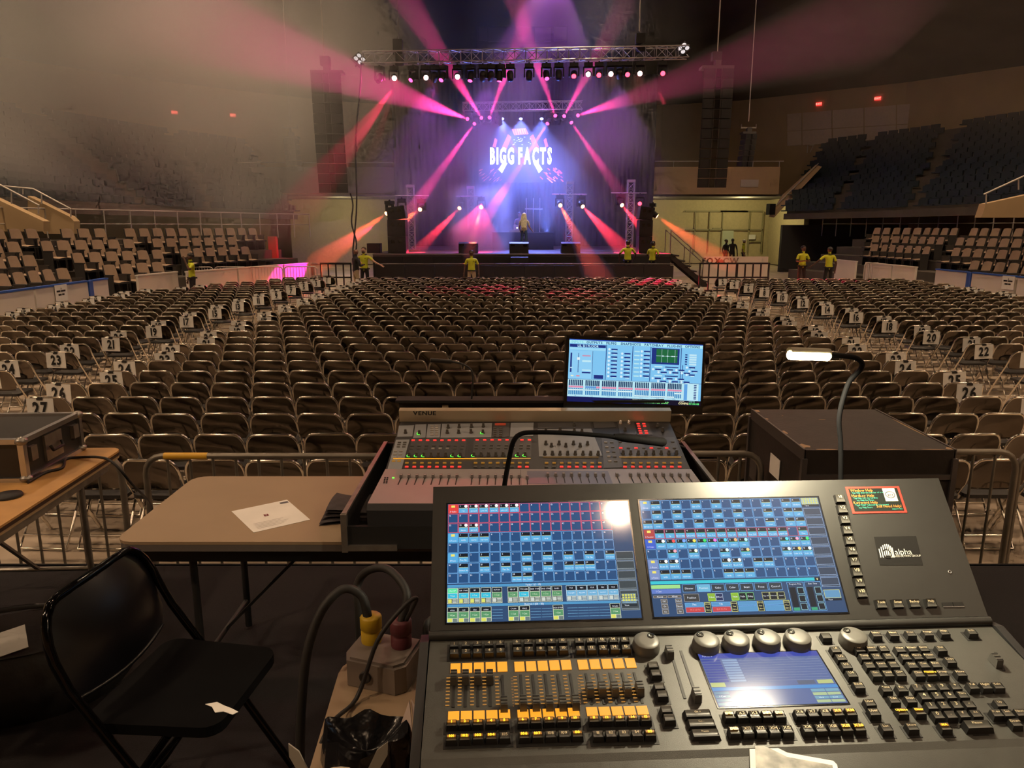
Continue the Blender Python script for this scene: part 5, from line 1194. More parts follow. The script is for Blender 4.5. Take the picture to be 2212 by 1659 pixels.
for i, u in enumerate(ub):
    e = u + .053; lo = i < 4; sp_ = i >= 10
    S.box(u, .726, e, .852, (.75, .80, .60) if not sp_ else (.55, .75, .85), 2); S.box(u + .002, .729, e - .002, .765, (.10, .75, .35) if i == 0 else DK, 3); S.box(u + .002, .768, e - .002, .808, ((.04, .50, .70) if lo or i == 6 else GRN) if not sp_ else (.16, .42, .66), 3)
    S.box(u + .002, .811, e - .002, .849, (.10, .12, .10) if not sp_ else (.12, .2, .28), 3); S.box(u + .004, .815, u + .022, .845, (.7, .72, .15) if lo else (.6, .65, .6), 4)
    S.txt(hdr[i], (u + e) / 2, .747, S.H * .016); S.txt('1 Cue' if not sp_ else hdr[i] + ' BPM', (u + e) / 2, .788, S.H * .018 if not sp_ else S.H * .013, (.75, .85, .6) if not sp_ else WHT)
    for k in range(3): S.box(u + .026, .815 + k * .011, e - .005, .822 + k * .011, (.55, .6, .55), 4)
    on = i in (0, 1, 2, 3, 5, 6, 9, 14)
    if on:
        S.box(u, .880, e, .996, (.75, .80, .55), 2); S.box(u + .002, .883, e - .002, .915, DK, 3); S.txt(('white', 'red', 'blue', 'amber', '', 'CYAN', 'MAG', '', '', 'ODD EVEN', '', '', '', '', 'WASH')[i], (u + e) / 2, .902, S.H * .016); S.box(u + .002, .918, e - .002, .965, GRN, 3); S.txt('1 Cue', (u + e) / 2, .942, S.H * .018, (.8, .9, .7)); S.box(u + .002, .968, u + .025, .995, (.7, .7, .12), 3); S.box(u + .028, .968, e - .002, .995, (.15, .2, .2), 3)
    else:
        for k in range(4): S.box(u, .905 + k * .022, e, .909 + k * .022, (.12, .3, .5), 2)
for k in range(6): S.fr(.90, .45 + .082 * k, .995, .527 + .082 * k, (.30, .36, .40), fill=(.05, .065, .075)); S.box(.902, .512 + .082 * k, .99, .516 + .082 * k, (.3, .36, .4), 4)
S.fr(.905, .80, .985, .885, (.7, .7, .2), fill=(.25, .42, .55))
for a in range(5):
    for bb in range(3): S.box(.911 + a * .0145, .808 + bb * .02, .921 + a * .0145, .823 + bb * .02, (.7, .68, .12), 5)
S.box(.905, .888, .985, .905, DK, 3); S.txt('View', .93, .897, S.H * .018)
S.q.build('touch_screen', display_mat('touch_display', 1.05, .07), lc, LP(FP))
S = Scr(r2); cw2 = .895 / 16; rh2 = .0875
grp1 = {1: 'ALL LTR', 3: 'LH LTR', 5: 'bar LTR', 7: 'ltr', 9: 'bars wash', 12: 'all wash', 14: 'all', 15: 'blinders', 17: 'odd', 19: 'ODD', 21: 'odd', 23: 'odd', 25: 'odd', 28: 'odd', 30: 'st 1', 31: 'st2', 32: 'Group 32', 33: 'even', 35: 'Even', 37: 'even', 39: 'even', 41: 'even', 44: 'even', 46: 'st3', 47: 'st4'}
grid(S, .004, 3, BLUE, 0, grp1, rh2, first='Group', fcol=(.16, .35, .62), cw=cw2)
grid(S, .004 + 3 * rh2, 1, (.65, .12, .18), 0, {1: 'DC', 2: 'fly', 3: 'FLY FAN', 4: 'CROWD', 5: 'Pos 2.5', 6: 'Pos 2.6', 7: 'Pos 2.7', 8: 'Pos 2.8', 9: 'Pos 2.9', 10: 'Pos 2.10', 11: 'Pos 2.11', 12: 'Pos 2.12', 13: 'LIGHT UP', 15: 'Dim'}, rh2, first='2 Position', fcol=(.45, .06, .06), cw=cw2, hl=(.1, .5, .2))
cd_ = {1: (1, 1, 1), 2: (1, .1, .1), 3: (.2, .4, 1), 4: (1, .8, .1), 5: (.05, .8, .15), 6: (1, .2, .8), 7: (.1, .7, .9), 8: (1, .5, .2), 9: (.5, .9, .9), 13: (.1, .8, .9), 14: (1, .4, .6), 15: (.05, .85, .2), 18: (.9, .4, .5), 20: (.9, .95, .8), 23: (.7, .9, 1), 25: (.9, .7, .3), 29: (.8, .9, 1), 30: (1, .7, .2), 31: (.9, 1, 1)}
grid(S, .004 + 4 * rh2, 2, BLUE, 0, {1: 'whited', 2: 'red', 3: 'blue', 4: 'yellow', 5: 'green', 6: 'mag', 7: 'cyan', 8: 'amber', 9: 'cto', 13: 'Color 4.13', 14: 'Color 4.14', 15: 'Color 4.15', 18: 'redd', 20: 'Light yellow', 23: 'Light cyan', 25: 'Color 4.25', 29: 'Color 4.29', 30: 'Color 4.30', 31: 'Color 4.31'}, rh2, first='4 Color', fcol=(.05, .12, .60), cw=cw2, dots=cd_, hl=(.1, .55, .3))
grid(S, .004 + 6 * rh2, 1, BLUE, 0, {1: 'Beam 5.1', 2: 'Beam 5.2', 7: 'Beam 5.7', 8: 'Beam 5.8', 10: 'frost off', 11: 'frost on'}, rh2, first='5 Beam', fcol=(.2, .28, .55), cw=cw2, dots={1: (1, 1, 1), 2: (1, 1, 1), 7: (1, 1, 1), 8: (1, 1, 1)})
grid(S, .004 + 7 * rh2, 1, BLUE, 0, {1: 'wide', 2: 'norm', 3: 'narrow', 7: 'wide', 8: 'norm', 9: 'nrw'}, rh2, first='6 Focus', fcol=(.2, .28, .55), cw=cw2)
S.box(.003, .712, .897, .738, (.04, .55, .65), 3); S.box(.868, .712, .897, .738, DK, 4); S.txt('+', .882, .725, S.H * .03, (1, .9, .4), bold=1)
S.box(.003, .745, .155, .775, (.35, .70, .25), 3); S.box(.003, .778, .155, .815, (.12, .20, .55), 3); S.txt('1 Cue', .04, .796, S.H * .02)
for i, t_ in enumerate(('Dimmer', 'Position', 'Gobo', 'Color', 'Beam', 'Focus', 'Control')): u = .165 + i * .0755; S.fr(u, .745, u + .070, .808, BLUE, fill=(.15, .45, .65) if i == 1 else (.035, .045, .06)); S.txt(t_, u + .035, .777, S.H * .022)
S.fr(.165, .822, .245, .885, (.35, .35, .35), fill=(.05, .05, .05)); S.txt('Position', .205, .853, S.H * .022)
for i, (t_, c_, f_) in enumerate((('Value', (.5, .7, .1), (.25, .45, .04)), ('Effect', (.4, .5, .7), (.02, .03, .1)), ('', CELL, CELL), ('Value', (.4, .8, .1), (.25, .45, .04)), ('Fade', (.2, .6, .2), DK), ('Delay', (.2, .6, .2), DK), ('', CELL, CELL), ('Align Off', (.6, .6, .2), DK), ('MAtricks', (.6, .6, .2), DK), ('Special', (.6, .6, .2), DK))):
    u = .290 + i * .0405
    if t_: S.fr(u, .822, u + .038, .885, c_, fill=f_); S.txt(t_, u + .019, .853, S.H * (.019 if len(t_) < 7 else .013))
for i, t_ in enumerate(('Pan', 'Tilt', '', '')):
    u = .165 + i * .137; S.fr(u, .893, u + .098, .925, BLUE, fill=(.10, .3, .55)); S.fr(u, .928, u + .098, .975, BLUE, fill=(.55, .06, .07) if t_ else (.10, .3, .55)); S.txt(t_, u + .049, .909, S.H * .022)
    S.fr(u + .10, .893, u + .132, .975, (.65, .65, .2), fill=DK); [S.txt(x_, u + .116, .907 + k * .024, S.H * .016, (.9, .85, .4)) for k, x_ in enumerate(('Normal', 'Fine', 'Ultra'))]
S.txt('54.3 2.0 Fix', .214, .951, S.H * .018, (1, .3, .25)); S.txt('113.8 3.2 Fix', .351, .951, S.H * .018, (1, .3, .25))
for i, t_ in enumerate(('Master', 'XFade')):
    u = .008 + i * .075; S.fr(u, .83, u + .07, .85, (.4, .35, .3), fill=(.1, .09, .08)); S.txt(t_, u + .035, .84, S.H * .018)
    for k, x_ in enumerate((('Off', 'On', 'Go'), ('Select', 'Dback', 'Go'))[i]): S.fr(u + .036, .858 + k * .042, u + .07, .895 + k * .042, (.4, .38, .35), fill=(.12, .11, .10)); S.txt(x_, u + .053, .877 + k * .042, S.H * .018)
for i, t_ in enumerate(('Program Time', 'Exec Time')):
    u = .715 + i * .092; S.fr(u, .745, u + .088, .985, BLUE, fill=(.03, .06, .12)); S.txt(t_, u + .044, .762, S.H * .017); S.box(u + .008, .79, u + .04, .95, DK, 5); S.box(u + .008, .955, u + .04, .978, (.05, .35, .18), 5)
    for k in range(3): S.fr(u + .048, .79 + .065 * k, u + .082, .845 + .065 * k, (.3, .6, .7), fill=DK, z=5)
for k in range(8): S.fr(.90, .10 + .0875 * k, .995, .18 + .0875 * k, (.30, .42, .62), fill=(.04, .06, .10)); S.box(.902, .163 + .0875 * k, .99, .167 + .0875 * k, (.3, .42, .62), 4)
S.fr(.90, .005, .995, .065, (.7, .7, .2), fill=(.30, .45, .60)); S.fr(.90, .815, .985, .885, (.7, .7, .2), fill=(.12, .30, .50)); S.box(.90, .888, .985, .905, DK, 3); S.txt('View', .925, .897, S.H * .018); S.box(.90, .068, .995, .085, DK, 3); S.txt('View', .925, .077, S.H * .018)
for a in range(6):
    for bb in range(3): S.box(.907 + a * .0145, .011 + bb * .017, .917 + a * .0145, .023 + bb * .017, (.7, .68, .12), 5)
S.q.build('touch_screen', display_mat('touch_display', 1.05, .07), lc, LP(FP))
# V keys, tool keys, stickers
def P5(x, y): return onplane(1780 + x / 4.741, 1030 + y / 4.741, FP)
for i in range(10):
    x, y = lift(FP, *P5(168 + 24.8 * i, 222 + 107.5 * i), .007); o = key(FP, x, y, .0215, .0185, 'V%d' % (i + 1), size=.0072, t_=.007)
for i, t_ in enumerate(('Tools', 'Setup', 'Backup', 'Help')): x, y = lift(FP, *P5(590 + 170 * i, 1303 - 4 * i), .007); key(FP, x, y, .0225, .0175, t_, size=.0052, t_=.007)
for i in range(2): x, y = P5(1262 + 110 * i, 1308 - 2 * i); q = MB(); q.box((0, 0, .0004), (.020, .008, .0014)); q.box((0, -.0045, .0012), (.021, .0008, .0006), 1); q.build('usb_port', [M_keyside, M_alu], lc, LP(FP @ T(x, y, .0002)))
x, y = P5(1287, 975); q = MB(); q.lathe([(.0022, 0), (.0022, .0012), (.0036, .0012), (.0036, 0)], 12); q.build('key_switch', M_alu, lc, LP(FP @ T(x, y, 0)))
st_p = [P5(*p) for p in ((222, 105), (770, 97), (845, 368), (285, 380))]; sx0, sx1 = (st_p[0][0] + st_p[3][0]) / 2, (st_p[1][0] + st_p[2][0]) / 2; sy1, sy0 = (st_p[0][1] + st_p[1][1]) / 2, (st_p[2][1] + st_p[3][1]) / 2
q = MB(); W_, H_ = sx1 - sx0, sy1 - sy0; q.box((W_ / 2, H_ / 2, .0003), (W_, H_, .0006), 0); q.rect(W_ * .045, H_ * .07, W_ * .955, H_ * .93, .0008, 1); q.rect(W_ * .67, H_ * .43, W_ * .90, H_ * .92, .0011, 2)
q.lathe([(.0105, 0), (.0092, 0)], 24, 3, T(W_ * .785, H_ * .675, .0014) @ Matrix.Diagonal((1.0, .72, 1, 1)), False); q.text('act', W_ * .785, H_ * .675, .010, .0014, 3)
for t_, yy, sz in (('Window Help', .86, .0085), ('Hardkey Help', .66, .0085), ('Keyword Help', .40, .0085)): q.text(t_, W_ * .07, H_ * yy, sz, .0012, 4, align='L')
q.text('Still Need Help?', W_ * .93, H_ * .25, .0085, .0012, 4, align='R')
for t_, yy, al, xx in (('Tap Help then the title bar of a window', .77, 'L', .09), ('Tap Help then the hardkey', .57, 'L', .09), ('e.g. Help Fix Please', .49, 'L', .14), ('Type "Help" followed by a keyword', .31, 'L', .09), ('e.g. Help Store', .22, 'L', .14), ('support line', .15, 'R', .93)): q.text(t_, W_ * xx, H_ * yy, .0052, .0012, 5, align=al, sx=.9)
q.build('help_sticker', [mat('red_sticker', (.40, .04, .03), .35), mat('sticker_black', (.012, .016, .014), .3), mat('sticker_white', (.42, .40, .37), .5), M_ink, mat('orange_print', (.50, .20, .04), .5), mat('teal_print', (.05, .35, .26), .5)], lc, LP(FP @ T(sx0, sy0, .0005)))
q = MB(); cp = [P5(*p) for p in ((510, 615), (940, 608), (1012, 905), (570, 905))]; q.add([(x, y, .0006) for x, y in cp[::-1]], [(0, 1, 2, 3)][::1]); q.build('logo_plate', mat('logo_plate', (.014, .014, .014), .25), lc, LP(FP))
q = MB()
for k in range(8):
    xb = 555 + k * 19; top = 745 - 55 * math.sin(math.pi * (k + .3) / 8.2); bot = 828 - (20 if k in (3, 4) else 0)
    a, bb, c_, d = P5(xb, top), P5(xb + 11, top), P5(xb + 11 + (bot - top) * .23, bot), P5(xb + (bot - top) * .23, bot); q.add([(*p, .0012) for p in (d, c_, bb, a)], [(0, 1, 2, 3)])
x, y = P5(808, 768); q.text('alpha', x, y, .0175, .0012); x, y = P5(845, 812); q.text('PRODUCTION GROUP', x, y, .0058, .0012)
q.build('logo_print', mat('white_print', (.5, .5, .46), .5), lc, LP(FP))
q = MB(); x, y = P5(640, 780); q.lathe([(.008, 0), (.0065, 0)], 18, 0, T(x, y - .002, .0015) @ Matrix.Diagonal((1.05, 1.25, 1, 1)), False); q.build('logo_ring', mat('logo_plate', (.014, .014, .014), .25), lc, LP(FP))
# ---- table and things at the console's left ----------------------------------
M_tabtop = mat('beige_laminate', (0.36, 0.26, 0.165), 0.5, noise=0.05, nscale=3); M_tabedge = mat('grey_table_edge', (.15, .13, .12), .5)
def folding_table(cx_, cy_, w_, d_, z, label, top, edge, leg, rot=0, stripe=None):
    o = thing('folding_table', label, 'table', T(cx_, cy_, RISER) @ RZ(rot)); h_ = z - RISER; rr = .07; poly_ = []
    for sx_, sy_, a0 in ((1, 1, 0), (-1, 1, 90), (-1, -1, 180), (1, -1, 270)):
        for i in range(5): a = R(a0 + 22.5 * i); poly_.append((sx_ * (w_ / 2 - rr) + rr * math.cos(a), sy_ * (d_ / 2 - rr) + rr * math.sin(a)))
    q = MB(); q.prism(poly_, h_ - .012, h_); q.build('top', top, o)
    q = MB(); q.prism([(x * .998, y * .998) for x, y in poly_], h_ - .04, h_ - .0125); q.build('edge_band', edge, o)
    if stripe: q = MB(); q.prism([(x * 1.002, y * 1.003) for x, y in poly_], h_ - .026, h_ - .010); q.build('edge_stripe', stripe, o)
    q = MB(); q.box((0, 0, h_ - .075), (w_ - .14, d_ - .12, .07)); q.build('apron', leg, o)
    for sx_ in (-1, 1):
        for sy_ in (-1, 1):
            q = MB(); q.tube([(sx_ * (w_ / 2 - .25), sy_ * (d_ / 2 - .12), h_ - .06), (sx_ * (w_ / 2 - .25), sy_ * (d_ / 2 - .12), .012)], .016, 7); q.build('leg', leg, o)
        q = MB(); q.cyl((sx_ * (w_ / 2 - .25), -(d_ / 2 - .12), .15), (sx_ * (w_ / 2 - .25), d_ / 2 - .12, .15), .012, n=6); q.build('crossbar', leg, o)
        q = MB(); q.bar((sx_ * (w_ / 2 - .25), 0, .15), (sx_ * (w_ / 2 - .75), 0, h_ - .08), .022, .012); q.build('brace', leg, o)
    return o
AT_Z = CAM_H - 1.19
folding_table(-.34, 3.045, 2.40, .765, AT_Z, 'long beige folding table under the sound mixing console', M_tabtop, M_tabedge, M_black)
folding_table(.42, 1.28, 1.62, .76, TABLE2_Z, 'beige folding table carrying the lighting console', M_tabtop, M_tabedge, M_black, rot=ROT)
zt3 = TABLE2_Z - .0
M_oak = mat('orange_wood_laminate', (0.55, 0.30, 0.10), 0.5, noise=0.12, nscale=6); M_oakedge = mat('tan_table_edge', (.42, .30, .16), .6)
A_, B_ = atz(270, 967, AT_Z), atz(0, 1140, AT_Z); dd = (A_ - B_).normalized(); ang = math.atan2(dd.y, dd.x)
ctr = A_ - dd * .92 + Vector((-dd.y, dd.x, 0)) * .40
folding_table(ctr.x, ctr.y, 1.85, .78, AT_Z, 'orange wood topped table with dark edge stripe under the flight case', M_oak, M_oakedge, M_steel, rot=ang, stripe=mat('dark_edge_stripe', (.05, .025, .015), .5))
# flight case on the wooden table
P_fr, P_bk = atz(58, 1040, AT_Z + .0), atz(172, 975, AT_Z)
cd0 = (P_bk - P_fr).normalized(); Lc = (P_bk - P_fr).length + .02; left_ = Vector((-cd0.y, cd0.x, 0)); fz = .20
top_z = at(58, 935, P_fr.y).z - AT_Z
fc = thing('flight_case', 'black flight case with metal edges and side handle on the wooden table', 'flight case', frame((P_fr.x, P_fr.y, AT_Z + .004), cd0, left_)); HC = top_z - .045; WCs = .58
q = MB(); q.box((Lc / 2, WCs / 2, HC / 2), (Lc, WCs, HC)); q.build('shell', mat('black_laminate', (.02, .02, .021), .4, noise=.1), fc)
for x in (0, Lc):
    for y in (0, WCs): q = MB(); q.box((x, y, HC / 2), (.028, .028, HC + .004)); q.build('edge_profile', M_alu, fc)
for z in (.004, HC):
    for y in (0, WCs): q = MB(); q.box((Lc / 2, y, z), (Lc, .028, .024)); q.build('edge_profile', M_alu, fc)
    for x in (0, Lc): q = MB(); q.box((x, WCs / 2, z), (.028, WCs, .024)); q.build('edge_profile', M_alu, fc)
for x in (0, Lc):
    for y in (0, WCs):
        for z in (0.012, HC): q = MB(); q.ball((x, y, z), (.03, .03, .022 if z > .05 else .018), 8, 5); q.build('ball_corner', M_steel, fc)
q = MB(); q.box((Lc * .48, -.006, HC * .55), (.15, .012, .13)); q.build('handle_dish', M_steel, fc); q = MB(); q.tube([(Lc * .48 - .05, -.02, HC * .6), (Lc * .48 - .045, -.03, HC * .47), (Lc * .48 + .045, -.03, HC * .47), (Lc * .48 + .05, -.02, HC * .6)], .008, 6); q.build('handle', M_black, fc)
for x in (.06, Lc - .06): q = MB(); q.box((x, -.010, HC * .62), (.05, .02, .07)); q.build('butterfly_latch', M_steel, fc)
q = MB(); q.box((.12, WCs * .45, HC + .014), (.13, .05, .001)); q.build('label_tape', M_paper, fc)
q = MB(); p = atz(18, 1073, AT_Z); q.lathe([(.0, .012), (.055, .012), (.058, .006), (.058, 0)], 20, M=T(p.x, p.y, AT_Z + .001)); tag(q.build('black_disc', M_rubber), 'round black puck on the wooden table edge', 'disc')
def cable(pts, r_, label, m=M_rubber, name='cable', n=6, sub=6):
    P = [Vector(p) for p in pts]; out = []
    for i in range(len(P) - 1):
        p0, p1, p2, p3 = P[max(i - 1, 0)], P[i], P[i + 1], P[min(i + 2, len(P) - 1)]
        for k in range(sub):
            t = k / sub; out.append(.5 * ((2 * p1) + (-p0 + p2) * t + (2 * p0 - 5 * p1 + 4 * p2 - p3) * t * t + (-p0 + 3 * p1 - 3 * p2 + p3) * t ** 3))
    out.append(P[-1]); q = MB(); q.tube(out, r_, n, m and 0); return tag(q.build(name, m), label, 'cable')
z_ = AT_Z + .008
cable([atz(60, 1042, z_), atz(100, 1020, z_), atz(135, 1010, z_), atz(142, 992, z_), atz(170, 988, z_), atz(215, 988, z_ + .02), atz(245, 1000, z_ + .02), atz(285, 1045, z_ - .12), atz(325, 1090, z_ - .5), atz(330, 1130, .64)], .007, 'black cable trailing over the wooden table edge toward the floor')
# paper sheet and folded cloth on the beige table
pc = [atz(x, y, AT_Z) for x, y in ((500, 1105), (620, 1080), (670, 1123), (548, 1151))]
q = MB(); q.add([(p.x, p.y, AT_Z + .0015) for p in pc[::-1]] + [(p.x, p.y, AT_Z + .0006) for p in pc[::-1]], [(0, 1, 2, 3), (7, 6, 5, 4), (0, 4, 5, 1), (1, 5, 6, 2), (2, 6, 7, 3), (3, 7, 4, 0)])
sh_ = thing('paper_sheet', 'white printed sheet lying on the beige folding table', 'paper'); q.build('sheet', M_paper, sh_)
ex = (pc[1] - pc[0]) * .9 + (pc[2] - pc[3]) * .1; ey = pc[0] - pc[3]; FSH = frame((pc[3].x, pc[3].y, AT_Z + .0022), ex, ey); lx, ly = ex.length, ey.length
q = MB(); q.rect(lx * .78, ly * .86, lx * .93, ly * .93, 0, 0); q.rect(lx * .36, ly * .50, lx * .44, ly * .58, 0, 1); q.rect(lx * .39, ly * .525, lx * .41, ly * .555, .0004, 2)
for k in range(5): q.rect(lx * .1, ly * (.10 + .05 * k), lx * (.55 + .06 * (k % 3)), ly * (.108 + .05 * k), 0, 3)
q.build('print', [mat('slate_print', (.12, .12, .14), .7), mat('dark_red_print', (.2, .03, .04), .6), M_paper, mat('faint_print', (.5, .47, .44), .8)], sh_, FSH)
cl = thing('folded_cloth', 'folded dark grey cloth tucked beside the sound console', 'cloth'); base_ = atz(735, 1128, AT_Z)
for k in range(4):
    q = MB(); a = atz(692 + 5 * k, 1132 - 3 * k, AT_Z)
    q.grid(lambda u, v: (a.x + u * .30, a.y - .02 + v * (.26 - .02 * k) + .02 * math.sin(u * 4 + k), AT_Z + .008 + k * .014 + .012 * math.sin(math.pi * v) * (u + .3) + .006 * math.sin(7 * u + 3 * v)), 8, 8); q.grid(lambda u, v: (a.x + u * .30, a.y - .02 + v * (.26 - .02 * k) + .02 * math.sin(u * 4 + k), AT_Z + .002 + k * .014), 4, 4, flip=True)
    q.build('fold', mat('charcoal_cloth', (.06, .052, .056), .9, noise=.2, nscale=30), cl)
# ---- sound mixing console ----------------------------------------------------
ac = thing('sound_console', 'wide grey sound mixing console with rows of faders in a black case tray', 'mixing console', T(-.539, 2.60, AT_Z))
AI = T(-.539, 2.60, AT_Z).inverted()
def AP(M): return AI @ M
FB = frame((-.539, 2.60, CAM_H - 1.012), (1, 0, 0), (0, 1, 0)); UPF = frame((-.539, 3.0, CAM_H - 1.018), (1, 0, 0), (0, .47, .092)); WV = 1.30
M_vg = mat('console_silver', (0.33, 0.29, 0.29), 0.42, 0.2, noise=0.04); M_vd = mat('console_graphite', (0.030, 0.030, 0.034), 0.45); M_vm = mat('module_grey', (0.25, 0.26, 0.28), 0.45); M_vbar = mat('champagne_bar', (0.55, 0.46, 0.32), 0.35, 0.4)
hz0 = CAM_H - 1.012 - AT_Z
prof = [(0, .05), (-.012, hz0 - .02), (0, hz0), (.40, hz0 - .006), (.40 + .47, hz0 + .086), (.92, hz0 + .086), (.92, .02), (.05, .02)]
n_ = len(prof); q = MB(); vs = [(x, y, z) for x in (0, WV) for y, z in prof]
q.add(vs, [tuple(range(n_ - 1, -1, -1)), tuple(range(n_, 2 * n_))] + [(i, (i + 1) % n_, n_ + (i + 1) % n_, n_ + i) for i in range(n_)]); q.build('body', M_vd, ac)
q = MB(); q.box((WV / 2, .20, .0015), (WV - .004, .395, .004)); q.build('fader_deck', M_vg, ac, AP(FB))
q = MB(); q.box((.575, .20, .0038), (.0015, .38, .0012)); q.box((.772, .29, .0038), (.34, .16, .0012), 1); q.build('deck_seam', [M_vd, mat('fader_bay_violet', (.17, .16, .21), .4)], ac, AP(FB))
q = MB(); q.box((WV / 2, .492, .030), (WV + .01, .035, .058)); q.build('rear_bar', M_vbar, ac, AP(UPF))
def V1(x, y): return onplane(750 + x / 2.731, 860 + y / 2.731, UPF)
def V0(x, y): return onplane(750 + x / 2.731, 860 + y / 2.731, FB)
q = MB(); q.text('VENUE', 0, 0, .026, 0, bold=1, sx=1.25); x, y = -.539 + .085, 0; q.build('lettering', M_ink, ac, AP(frame((-.42, 3.445, CAM_H - .878), (1, 0, 0), (0, .12, .99))))
def module(pts, m):
    P = [V1(*p) for p in pts]; q = MB(); q.add([(*p, .0022) for p in P[::-1]] + [(*p, 0) for p in P[::-1]], [(0, 1, 2, 3), (0, 4, 5, 1), (1, 5, 6, 2), (2, 6, 7, 3), (3, 7, 4, 0)]); q.build('module_panel', m, ac, AP(UPF))
M_vm2 = mat('module_dark', (.06, .06, .066), .4)
for pts, m in (([(305, 165), (395, 162), (385, 228), (295, 230)], M_vm), ([(402, 158), (468, 156), (462, 235), (390, 238)], M_vm), ([(476, 156), (552, 155), (546, 234), (466, 236)], M_vm), ([(560, 154), (855, 150), (850, 233), (550, 236)], M_vm), ([(864, 150), (958, 148), (954, 230), (856, 233)], M_vm2), ([(966, 148), (1100, 146), (1096, 226), (960, 230)], M_vm),
               ([(288, 248), (368, 246), (320, 425), (236, 427)], M_vm), ([(383, 240), (706, 238), (692, 350), (355, 352)], M_vm2), ([(748, 238), (1088, 236), (1084, 350), (738, 350)], M_vm2), ([(1124, 186), (1440, 182), (1505, 342), (1132, 346)], M_vm), ([(1124, 146), (1434, 142), (1438, 178), (1124, 182)], M_vm2),
               ([(1450, 142), (1570, 140), (1585, 175), (1458, 178)], M_vm2), ([(1592, 140), (1700, 138), (1735, 215), (1610, 220)], M_vm2), ([(1690, 145), (1775, 143), (1800, 218), (1712, 222)], M_vm2), ([(1500, 235), (1590, 232), (1625, 410), (1515, 415)], M_vm2), ([(1600, 240), (1930, 232), (1975, 345), (1612, 350)], M_vm2)): module(pts, m)
q = MB(); q.lathe([(.0085, 0), (.0082, .006), (.0062, .0075), (.0058, .019), (.005, .0205), (0, .0208)], 10); KNOB = q.mesh('knob', mat('knob_charcoal', (.06, .055, .05), .35))
q = MB(); q.lathe([(.0085, 0), (.0082, .008), (.006, .0095), (.0058, .022), (0, .0228)], 10); KNOBS = q.mesh('knob', mat('knob_silver', (.55, .5, .46), .25, .8))
q = MB(); q.add([(.0125 * math.cos(a), .0125 * math.sin(a), .0035) for a in np.linspace(1.6, 5.0, 9)] + [(.0095 * math.cos(a), .0095 * math.sin(a), .0035) for a in np.linspace(1.6, 5.0, 9)], [(i, i + 1, 10 + i, 9 + i)[::-1] for i in range(8)]); RING = q.mesh('led_ring', glow('green_led', (.10, 1.0, .05), 2.5))
def vlift(x, y, t_): return lift(UPF, x, y, t_)
def knob(x_, y_, ring=False, silver=False):
    x, y = vlift(*V1(x_, y_), .013); o = new('knob', KNOBS if silver else KNOB, ac, AP(UPF @ T(x, y, .002)))
    if ring: new('led_ring', RING, o)
for x_, y_ in ((343, 195), (595, 165), (660, 162), (733, 160), (803, 158), (590, 195), (657, 195), (730, 193), (1250, 262), (1205, 275), (1290, 275), (1335, 262), (1375, 275), (1418, 264), (1172, 262), (1172, 186), (1256, 182), (1340, 186), (1385, 190), (1340, 152)): knob(x_, y_)
knob(425, 200, True); knob(800, 196, True); knob(1612, 142, silver=True); knob(1662, 140, silver=True); knob(1640, 180); knob(1862, 185); knob(1830, 158)
for i in range(8):
    knob(366 + 43 * i, 331, i in (0, 1, 2, 6, 7)); knob(747 + 43.3 * i, 329, i in (0, 5, 6, 7)); knob(1166 + 45 * i, 322); knob(1628 + 45 * i, 318)
q = MB(); q.box((0, 0, .002), (.0155, .0085, .004), taper=(.88, .8)); VB = q.mesh('button', mat('button_grey', (.12, .11, .10), .4)); VA = q.mesh('button', glow('button_amber', (1, .42, .03), .30)); VRb = q.mesh('button', glow('button_red', (1, .04, .03), 1.1)); VW = q.mesh('button', mat('button_pale', (.4, .36, .32), .4))
def vbtn(x_, y_, me): x, y = V1(x_, y_); new('button', me, ac, AP(UPF @ T(x, y, .0022)))
for i in range(8):
    for x0, dx, reds in ((352, 44.5, range(8)), (757, 43.5, (6, 7)), (1176, 45, range(2, 8)), (1640, 46, range(8))):
        vbtn(x0 + dx * i, 386, VA); vbtn(x0 + dx * i - 1, 409, VRb if i in reds else VB)
    vbtn(389 + 42.6 * i, 252, VRb if i % 1 == 0 else VB); vbtn(767 + 44 * i, 250, VRb); vbtn(383 + 42.6 * i, 285, VB); vbtn(763 + 44 * i, 283, VB); vbtn(378 + 42.6 * i, 302, VW if i in (3, 4, 5) else VB); vbtn(760 + 44 * i, 300, VB)
    vbtn(1611 + 44 * i, 262, VB); vbtn(1614 + 45 * i, 298, VRb if i % 2 == 0 else VB)
for r_ in range(5): vbtn(1716 + 4 * r_, 155 + 14 * r_, VRb); vbtn(1750 + 4 * r_, 155 + 14 * r_, VRb if r_ != 2 else VB); vbtn(1525 + 6 * r_, 265 + 28 * r_, VW); vbtn(1560 + 6 * r_, 265 + 28 * r_, VB); vbtn(500, 168 + 13 * r_, VW); vbtn(528, 168 + 13 * r_, VW); vbtn(872, 182 + 12 * r_, VB); vbtn(905, 182 + 12 * r_, VB)
for r_ in range(3): vbtn(308 - 3 * r_, 265 + 13 * r_, VB); vbtn(340 - 3 * r_, 265 + 13 * r_, VB)
for r_ in range(4): vbtn(286 - 4 * r_, 318 + 19 * r_, VA if r_ == 3 else VW); vbtn(318 - 4 * r_, 318 + 19 * r_, VA if r_ == 3 else VW)
q = MB(); q.box((0, 0, .0008), (.345, .0068, .0016)); q.build('name_strip', glow('amber_strip', (1, .40, .02), .9), ac, AP(UPF @ T(*[(a + b_) / 2 for a, b_ in zip(V1(345, 362), V1(690, 358))], .0022) @ Matrix.Diagonal((.365 / .345, 1, 1, 1))))
